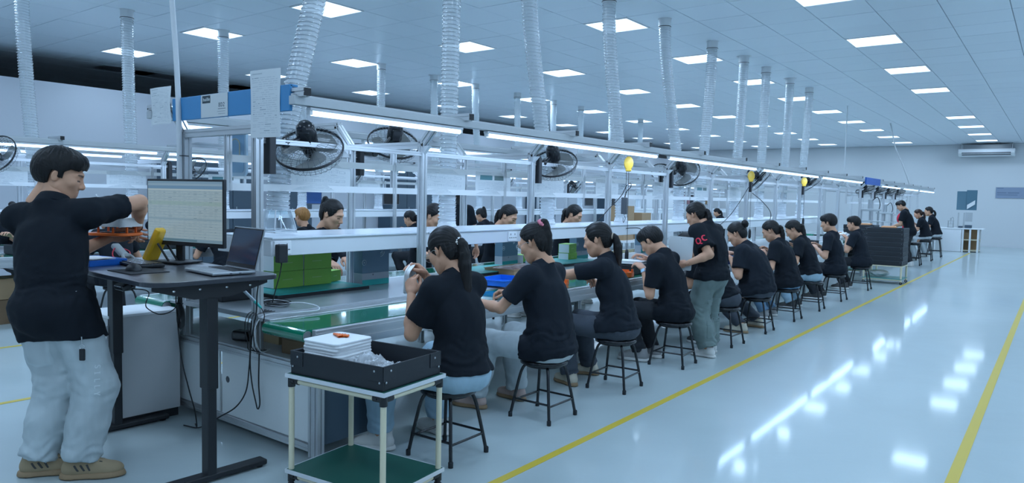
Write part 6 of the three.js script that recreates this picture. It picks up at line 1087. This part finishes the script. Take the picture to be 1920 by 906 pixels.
function pipeCart(label, x, d, w, l, h) { const t = thing('trolley', label, 'trolley', [x, 0, d]); mesh('top', box(w, 0.02, l, 0, h, 0, 0.002), M.cream, t); mesh('lower_shelf', box(w, 0.014, l, 0, 0.10, 0, 0.002), std([0.10, 0.30, 0.28], 0.5), t); for (const a of [-1, 1]) for (const b of [-1, 1]) { mesh('post', bar([a * (w / 2 - 0.02), 0.05, b * (l / 2 - 0.02)], [a * (w / 2 - 0.02), h, b * (l / 2 - 0.02)], 0.018, 10), M.cream, t); mesh('caster', new THREE.TorusGeometry(0.018, 0.009, 6, 14).translate(a * (w / 2 - 0.02), 0.027, b * (l / 2 - 0.02)), M.black, t); } for (const b of [-1, 1]) mesh('rail', bar([-w / 2 + 0.02, 0.085, b * (l / 2 - 0.02)], [w / 2 - 0.02, 0.085, b * (l / 2 - 0.02)], 0.018, 10), M.cream, t); return t; }
pipeCart('low cream pipe trolley under the tall stack of black trays', -2.66, 15.42, 0.68, 0.62, 0.34);
trayStack('black tray in the tall stack beside the last seated man', -2.66, 15.42, 0.66, 0.60, 0.352, 8);
{ const t = thing('orange_tray', 'orange tray lid on top of the tall black tray stack', 'tray', [-2.62, 0.352 + 8 * 0.088 + 0.001, 15.35], 0.1); mesh('lid', [box(0.26, 0.02, 0.22, 0, 0.012, 0, 0.004), box(0.22, 0.012, 0.18, 0, 0.026, 0, 0.004)], std([0.85, 0.42, 0.20], 0.5), t); }
{ const t = thing('plastic_film', 'bundle of clear film on the low trolley under the black trays', 'plastic film', [-2.75, 0.108, 15.36]); const g = new THREE.IcosahedronGeometry(1, 3), a = g.attributes.position; for (let i = 0; i < a.count; i++) { const n = 1 + 0.3 * noise3(a.getX(i) * 3, a.getY(i) * 3, a.getZ(i) * 3); a.setXYZ(i, a.getX(i) * n * 0.18, 0.075 + a.getY(i) * n * 0.062, a.getZ(i) * n * 0.13); } g.computeVertexNormals(); mesh('film', g, std([0.75, 0.78, 0.80], 0.3), t); }
pipeCart('cream pipe trolley behind the last seated man, mostly hidden', -3.42, 16.9, 0.62, 0.55, 0.34);
trayStack('black tray in the stack behind the last seated man', -3.42, 16.9, 0.60, 0.53, 0.352, 8);
{ const t = thing('orange_tray', 'orange lid on the black trays behind the last two seated men', 'tray', [-3.42, 0.352 + 8 * 0.088 + 0.001, 16.85], 0.05); mesh('lid', box(0.4, 0.03, 0.3, 0, 0.016, 0, 0.004), std([0.85, 0.42, 0.20], 0.5), t); }
{ const t = thing('line_sign', 'plain blue plate on the rail where the front line ends', 'sign', [-3.36, 1.92, 17.55]); mesh('plate', box(0.03, 0.15, 1.5, 0, 0.075, 0, 0.003), std([0.010, 0.11, 0.50], 0.45), t); mesh('rail', box(0.03, 0.03, 2.0, -0.03, 0.085, 0.0), M.alu, t); }
conveyorBench(C1, 18.4, 27.6, 'bench of the far line segment beyond the tray stack', 1.4, 1.4);
overheadFrame(C1, 18.5, 7, 1.4, 'slotted aluminium frame over the far line segment', false);
[[18.6, 21.0], [21.5, 23.9], [24.2, 27.2]].forEach(([a, b], k) => lightTube(C1 + (k ? 0.82 : 0.82), a, b, `light tube on the aisle edge of the far line segment, ${ordinal[k]} along`, 1.94));
[[18.6, 21.4], [22, 24.8]].forEach(([a, b], k) => lightTube(C1 - 0.80, a, b, `light tube on the hidden edge of the far line segment, ${ordinal[k]} along`, 1.94));
[0, 1, 2, 3].forEach((k) => fan([-3.80, 1.78, 18.5 + k * 1.4 + 0.03], [-3.78, 1.84, 18.5 + k * 1.4 + 0.40], [0.2, -0.85, 0.3], `dark fan over the far line segment, ${ordinal[k]} of four in a row`));
function pressMachine(label, at, turn, s) { const t = thing('press_machine', label, 'machine', at, turn); const p = (g) => g.scale(s, s, s); mesh('base', p(box(0.45, 0.05, 0.40, 0, 0.025, 0, 0.01)), M.greyTop, t); for (const a of [-1, 1]) for (const b of [-1, 1]) mesh('column', p(bar([a * 0.18, 0.05, b * 0.15], [a * 0.18, 0.55, b * 0.15], 0.016, 8)), M.steel, t); mesh('plate', p(box(0.45, 0.03, 0.40, 0, 0.30, 0, 0.005)), M.aluDull, t); mesh('head', p(box(0.45, 0.05, 0.40, 0, 0.56, 0, 0.008)), M.aluDull, t); mesh('cylinder', [p(bar([0, 0.57, 0], [0, 0.80, 0], 0.05, 14)), p(bar([0, 0.32, 0], [0, 0.55, 0], 0.018, 10))], M.steel, t); mesh('hose', p(tube([[0.04, 0.78, 0], [0.14, 0.86, 0.05], [0.2, 0.7, 0.1], [0.18, 0.56, 0.14]], 0.010, 20, 6)), M.cable, t); return t; }
pressMachine('silver press fixture on the far bench, left of the standing man', [-3.75, 0.768, 19.4], 0.2, 1.05); pressMachine('second silver press fixture, just behind the far standing man', [-3.75, 0.768, 21.3], 0.1, 0.9); pressMachine('third silver press fixture near the far women', [-3.75, 0.768, 23.2], 0.1, 0.8);
{ const t = thing('red_fan', 'round red desk fan between the far standing man and woman', 'fan', [-3.40, 0.768, 21.9], 0.6); mesh('head', lathe([[0.001, 0.06], [0.14, 0.05], [0.18, 0.0], [0.14, -0.05], [0.001, -0.06]], 26).rotateX(Math.PI / 2).translate(0, 0.36, 0), M.red, t); mesh('stand', [bar([0, 0.02, 0], [0, 0.22, 0], 0.02, 10), lathe([[0.001, 0.03], [0.09, 0.02], [0.1, 0]], 18)], M.red, t); }
{ const t = thing('white_counter', 'white counter with open shelves at the far end of the aisle', 'counter', [-2.75, 0, 28.1]); const w = 1.0, h = 0.76, l = 0.8; mesh('top', box(w + 0.3, 0.03, l + 0.04, 0.10, h, 0, 0.004), M.white, t); mesh('front_panel', box(0.72, h - 0.02, 0.03, -0.20, h / 2, l / 2 - 0.02), M.white, t); for (const x of [0.20, 0.40, 0.62]) mesh('post', box(0.05, h - 0.02, 0.05, x, h / 2 - 0.01, l / 2 - 0.03), M.white, t); mesh('post', box(0.05, h - 0.02, 0.05, 0.62, h / 2 - 0.01, -l / 2 + 0.03), M.white, t); mesh('shelf', box(0.5, 0.025, l - 0.06, 0.40, 0.40, 0), M.cream, t); mesh('shelf', box(0.5, 0.025, l - 0.06, 0.40, 0.05, 0), M.cream, t); mesh('back_panel', box(w, h - 0.02, 0.02, 0.05, h / 2, -l / 2), M.cardboard, t); }
carton('cardboard box on the upper shelf of the far white counter', [-2.47, 0.413, 28.15], 0.16, 0.22, 0.3, 0, M.cardboard); carton('dark cardboard box on the lower shelf of the far white counter', [-2.46, 0.064, 28.15], 0.16, 0.26, 0.3, 0, M.cardboardDark);
{ const t = thing('electrical_cabinet', 'blue grey wall cabinet with an open pale door above the far counter', 'cabinet', [-2.62, 1.28, 28.3]); mesh('body', box(0.30, 0.62, 0.24, -0.05, 0.40, 0, 0.006), std([0.10, 0.20, 0.27], 0.45), t); mesh('door', box(0.30, 0.66, 0.02, 0.20, 0.42, 0.14, 0.004).rotateY(0.15), std([0.08, 0.18, 0.25], 0.4), t); mesh('panel', plate([[0, 0], [0.22, 0.16], [0.22, 0.30], [0, 0.14]], 0.012).translate(0.10, 0.12, 0.16), M.white, t); mesh('stand', [box(0.04, 0.52, 0.04, -0.14, -0.26, 0), box(0.04, 0.52, 0.04, 0.02, -0.26, 0), box(0.20, 0.30, 0.02, 0.16, -0.14, 0.02)], M.aluDull, t); }
pressMachine('low grey machine on the far white counter', [-2.95, 0.778, 28.1], 0, 0.4);
{ const t = thing('tool_case', 'row of dark cases on the far white counter', 'case', [-2.45, 0.778, 28.15]); mesh('case', [box(0.2, 0.10, 0.16, 0, 0.05, 0, 0.01), box(0.12, 0.06, 0.12, -0.22, 0.03, 0.02, 0.01)], M.darkBlueGrey, t); }
{ const t = thing('air_conditioner', 'white ceiling-hung air conditioner on the far wall', 'air conditioner', [-2.33, 3.34, FAR - 0.40]); const w = 1.72; mesh('casing', plate([[-0.34, 0.26], [0.30, 0.26], [0.34, 0.22], [0.34, 0.10], [0.22, 0.0], [-0.34, 0.0]], w, 0.0).rotateY(-Math.PI / 2).translate(w / 2, 0, 0), M.white, t); mesh('outlet_slot', [box(w - 0.22, 0.05, 0.01, 0, 0.105, 0.342), box(w - 0.22, 0.04, 0.01, 0, 0.05, 0.29).translate(0, 0, 0)], M.greyDark, t); mesh('louvre', box(w - 0.24, 0.008, 0.05, 0, 0.09, 0.345), M.white, t); for (const s of [-1, 1]) mesh('hanger', bar([s * 0.78, 0.26, 0.1], [s * 0.78, CEIL - 3.34, 0.1], 0.012, 8), M.steel, t); mesh('back_duct', box(w - 0.25, 0.17, 0.3, 0, 0.345, -0.1), M.greyTop, t); }
{ const tx = canvasTexture(512, 256, (q, w, h) => { q.fillStyle = '#a9b6c6'; q.fillRect(0, 0, w, h); q.fillStyle = '#8696a8'; q.fillRect(20, 14, 100, 18); q.fillRect(20, 118, 150, 24); q.fillRect(186, 118, 180, 24); q.fillRect(20, 170, 320, 18); }); const t = thing('wall_sign', 'grey blue banner with faint lettering on the far wall', 'sign', [-1.5, 1.82, FAR - 0.02]); mesh('banner', [box(1.0, 0.40, 0.012, 0, 0.20, 0)], std([0.66, 0.70, 0.80], 0.6, { map: tx }), t); mesh('edge', box(1.02, 0.012, 0.016, 0, 0.40, 0), M.aluDull, t); }
tag(mesh('ceiling_cord', tube([[-4.05, CEIL - 0.002, -23.1], [-3.86, 3.1, -23.0], [-3.62, 2.55, -22.9], [-3.42, 2.0, -22.85]], 0.016, 30, 8), M.aluDull), 'pale cord slanting from the ceiling to the far line\'s light tube', 'cord');
tag(mesh('hanging_rod', bar([-4.2, CEIL, -18.6], [-4.2, 2.06, -18.6], 0.014, 8), M.whiteMetal), 'thin straight white rod hanging from the ceiling before the far wall', 'rod');

// ---------------------------------------------------------------- along the left wall and between the lines
function locker(label, d0, d1, h, y0 = 0) { const t = thing('storage_cabinet', label, 'cabinet', [LEFT + 0.24, y0, (d0 + d1) / 2]), l = d1 - d0; mesh('carcass', box(0.44, h, l, 0, h / 2, 0, 0.004), M.darkBlueGrey, t); const n = Math.max(1, Math.round(l / 0.6)); for (let k = 0; k < n; k++) { const dr = mesh('door', box(0.016, h - 0.06, l / n - 0.012, 0.226, h / 2, -l / 2 + (k + 0.5) * l / n, 0.003), std([0.055, 0.085, 0.115], 0.35), t); mesh('handle', box(0.012, 0.16, 0.018, 0.24, h * 0.52, -l / 2 + (k + 0.88) * l / n, 0.003), M.steel, dr); } return t; }
locker('dark steel cabinet against the left wall, behind the monitor', 7.0, 9.0, 2.1); locker('dark steel cabinet against the left wall, right of the pair of cabinets', 9.7, 10.3, 2.05); locker('wide dark steel cabinet against the left wall, behind the middle shelf', 12.7, 15.0, 2.1); locker('dark steel cabinet against the left wall, farther along behind the woman with a wristband', 19.1, 20.2, 1.55);
locker('dark low cabinet against the left wall far behind the pink scrunchie', 23.5, 25.6, 1.5);
carton('brown carton standing on the floor under the second line, left edge', [-9.25, 0, 2.92], 0.36, 0.26, 0.42, 0.1, M.cardboardDark); carton('smaller brown carton on the carton under the second line, left edge', [-9.25, 0.268, 2.92], 0.34, 0.22, 0.40, 0.12, M.cardboard);
[[-6.9, 12.6, 0.36, 0.66, 'tall brown carton on a table far behind the young man'], [-6.9, 13.3, 0.40, 0.52, 'low brown carton on a table far behind the young man']].forEach(([x, d, w, h, l]) => carton(l, [x + 0.0, 0.70, d], w, h, 0.5, 0.1, M.cardboard));
{ const t = thing('packing_table', 'white packing table far behind the front line, carrying cartons', 'table', [-6.9, 0, 13.0]); mesh('top', box(0.7, 0.04, 1.5, 0, 0.68, 0, 0.004), M.white, t); for (const a of [-1, 1]) for (const b of [-1, 1]) mesh('leg', profile([a * 0.31, 0, b * 0.7], [a * 0.31, 0.66, b * 0.7], 0.045), M.alu, t); }
function whiteLocker(label, x, d, w, h) { const t = thing('white_cabinet', label, 'cabinet', [x, 0, d]); mesh('carcass', box(0.5, h, w, 0, h / 2, 0, 0.005), M.white, t); mesh('door', box(0.014, h - 0.1, w / 2 - 0.02, 0.258, h / 2, w / 4, 0.003), M.white, t); mesh('door', box(0.014, h - 0.1, w / 2 - 0.02, 0.258, h / 2, -w / 4, 0.003), M.white, t); mesh('handle', box(0.02, 0.16, 0.02, 0.27, h * 0.55, 0.03), M.grey, t); }
whiteLocker('tall white cabinet far behind the young man with the wristband', -12.2, 23.5, 1.3, 1.75); whiteLocker('second tall white cabinet far behind the standing woman', -12.2, 25.4, 1.3, 1.75);
// goods on the second line
[[3.2, 0.0], [4.6, 0.1], [6.0, -0.1], [7.6, 0.05], [9.2, 0], [12, 0.1], [14.5, 0]].forEach(([d, q], k) => bin(`black parts tray on the second line's near belt, ${ordinal[k]} from its near end`, [C2 + 0.72, 0.75, d], 0.36, 0.5, 0.10, M.tray, q));
[[4.0], [5.4], [6.9]].forEach(([d], k) => mat(`teal work mat on the second line's middle board, ${ordinal[k]} from its near end`, C2 + 0.1, d, 0.46, 0.7));
[[7.6, 'blue'], [9.4, 'dark'], [11.2, 'dark'], [16.5, 'dark'], [17.8, 'dark']].forEach(([d, c], k) => { const t = thing('display_panel', `dark display panel hanging in the second line's frame, ${ordinal[k]} from its near end`, 'display', [C2 - 0.15, 1.30, d], Math.PI / 2 + 0.05); mesh('casing', box(0.42, 0.26, 0.03, 0, 0.13, 0, 0.006), M.greyDark, t); mesh('face', box(0.39, 0.23, 0.002, 0, 0.13, 0.016), c === 'blue' ? std([0.02, 0.09, 0.28], 0.3) : M.blackGloss, t); mesh('hanger', [box(0.02, 0.20, 0.01, -0.15, 0.34, 0), box(0.02, 0.20, 0.01, 0.15, 0.34, 0)], M.alu, t); });
// ---------------------------------------------------------------- pockets, flaps and print sewn on clothes: laid on the cloth by casting rays at it
function patch(name, target, centre, dir, w, h, mat, parent, off = 0.004, shape = (u, v) => [u, v], n = 14, roll = 0) {
  const D = V3(dir[0], dir[1], -dir[2]).normalize(), C = V3(centre[0], centre[1], -centre[2]), R0 = V3(0, 1, 0).cross(D).normalize().negate(), U0 = D.clone().cross(R0).normalize();
  if (U0.y < 0) U0.negate();
  const R = R0.clone().multiplyScalar(Math.cos(roll)).addScaledVector(U0, Math.sin(roll)), U = U0.clone().multiplyScalar(Math.cos(roll)).addScaledVector(R0, -Math.sin(roll));
  target.updateWorldMatrix(true, false); parent.updateWorldMatrix(true, false);
  const rc = new THREE.Raycaster(), pos = [], col = [], idx = [], inv = parent.matrixWorld.clone().invert(), side = target.material.side; target.material.side = THREE.DoubleSide;
  let last = null;
  for (let j = 0; j <= n; j++) for (let i = 0; i <= n; i++) {
    const [u, v] = shape(i / n - 0.5, j / n - 0.5), o = C.clone().addScaledVector(R, u * w).addScaledVector(U, v * h).addScaledVector(D, -0.5);
    rc.set(o, D); rc.far = 1.2; const hit = rc.intersectObject(target, false)[0];
    const edge = i === 0 || j === 0 || i === n || j === n;
    if (hit) last = hit.distance;
    const q = o.addScaledVector(D, (hit ? hit.distance : last ?? 0.5) - (edge ? -0.002 : off)).applyMatrix4(inv);
    pos.push(q.x, q.y, q.z); const c = Math.min(i, j, n - i, n - j) === 1 ? 1.16 : 1.0; col.push(c, c, c);
  }
  target.material.side = side;
  for (let j = 0; j < n; j++) for (let i = 0; i < n; i++) { const a = j * (n + 1) + i, b = a + n + 1; idx.push(a, a + 1, b, a + 1, b + 1, b); }
  const g = new THREE.BufferGeometry(); g.setAttribute('position', new THREE.Float32BufferAttribute(pos, 3)); g.setAttribute('color', new THREE.Float32BufferAttribute(col, 3)); g.setIndex(idx); g.computeVertexNormals();
  return mesh(name, g, mat, parent);
}
const partOf = (P, name) => P.children.find((c) => c.name === name);
const pent = (u, v) => [u * (v < 0 ? 1 + v * 0.12 : 1), v + (v < 0 ? -0.22 * v * (1 - 2 * Math.abs(u)) * -1 : 0)];
const manTrousers = partOf(MAN, 'trousers');
patch('back_pocket', manTrousers, [-4.085, 0.665, 1.37], [-0.30, 0, 0.95], 0.14, 0.15, cloth.pale, MAN, 0.005, pent);
{ const font = await new FontLoader().loadAsync('fonts/droid/droid_sans_bold.typeface.json'), rc = new THREE.Raycaster(); manTrousers.updateWorldMatrix(true, false);
  const inv = MAN.matrixWorld.clone().invert(), D = V3(-0.72, 0, -0.69).normalize(), list = [];
  [...'SILLY'].forEach((ch, k) => { const y = 0.60 - k * 0.034; rc.set(V3(-3.30, y, -1.06), D); const hit = rc.intersectObject(manTrousers, false)[0]; if (!hit) return; const g = new TextGeometry(ch, { font, size: 0.028, depth: 0.001, curveSegments: 3 }); g.rotateZ(-Math.PI / 2); const nrm = hit.face.normal.clone().transformDirection(manTrousers.matrixWorld); nrm.y = 0; nrm.normalize(); if (nrm.dot(D) > 0) nrm.negate(); const xx = V3(0, 1, 0).cross(nrm).normalize(); g.applyMatrix4(new THREE.Matrix4().makeBasis(xx, V3(0, 1, 0), nrm).setPosition(hit.point.clone().addScaledVector(nrm, 0.002))).applyMatrix4(inv); list.push(g); });
  if (list.length) mesh('leg_print', list, std([0.62, 0.68, 0.70], 0.7), MAN); }
const qcTrousers = partOf(QC, 'trousers');
for (const y of [0.53, 0.33]) { patch('cargo_pocket', qcTrousers, [-2.60, y - 0.065, 6.62], [-0.35, 0, 1], 0.10, 0.15, cloth.olive, QC, 0.005); patch('pocket_flap', qcTrousers, [-2.60, y + 0.005, 6.62], [-0.35, 0, 1], 0.108, 0.045, cloth.olive, QC, 0.009); }
MAN.children.filter((c) => /^shoe/.test(c.name)).forEach((s, k) => { for (let q = 0; q < 3; q++) { const at = s.localToWorld(V3(0, 0.05, 0.005 + q * 0.024)); patch('stripe', s, [at.x, at.y, -at.z], [-0.56, -0.15, 0.83], 0.011, 0.045, shoeMats.dark, s, 0.002, (u, v) => [u, v], 5, 0.5); } });
// shelves of goods at the far left corner
{ const t = thing('storage_rack', 'open storage rack of boxes far behind the standing woman', 'rack', [-12.4, 0, 28.6]); for (const a of [-1, 1]) for (const b of [-1, 0, 1]) mesh('post', box(0.05, 2.0, 0.05, a * 0.3, 1.0, b * 1.6), M.greyDark, t); for (const y of [0.15, 0.75, 1.33, 1.9]) mesh('shelf', box(0.66, 0.03, 3.3, 0, y, 0, 0.003), M.grey, t); }
[[0.765, 27.3, 'brown', 0.5], [0.765, 28.0, 'dark', 0.42], [0.765, 28.8, 'pinkish', 0.45], [0.765, 29.6, 'brown', 0.4], [1.345, 27.25, 'pinkish', 0.36], [1.345, 27.9, 'pinkish', 0.42], [1.345, 28.55, 'dark', 0.45], [1.345, 29.2, 'dark', 0.3], [1.345, 29.8, 'brown', 0.42]].forEach(([y, d, c, h], k) => carton(`${c} box on the far storage rack, ${y > 1 ? 'upper' : 'middle'} shelf, ${ordinal[y > 1 ? k - 4 : k]} from the near end`, [-12.38, y + 0.001, d], 0.42, h, 0.46, 0.05 * k, c === 'brown' ? M.cardboard : c === 'dark' ? M.greyDark : std([0.42, 0.22, 0.24], 0.7)));
renderer.render(scene, camera);
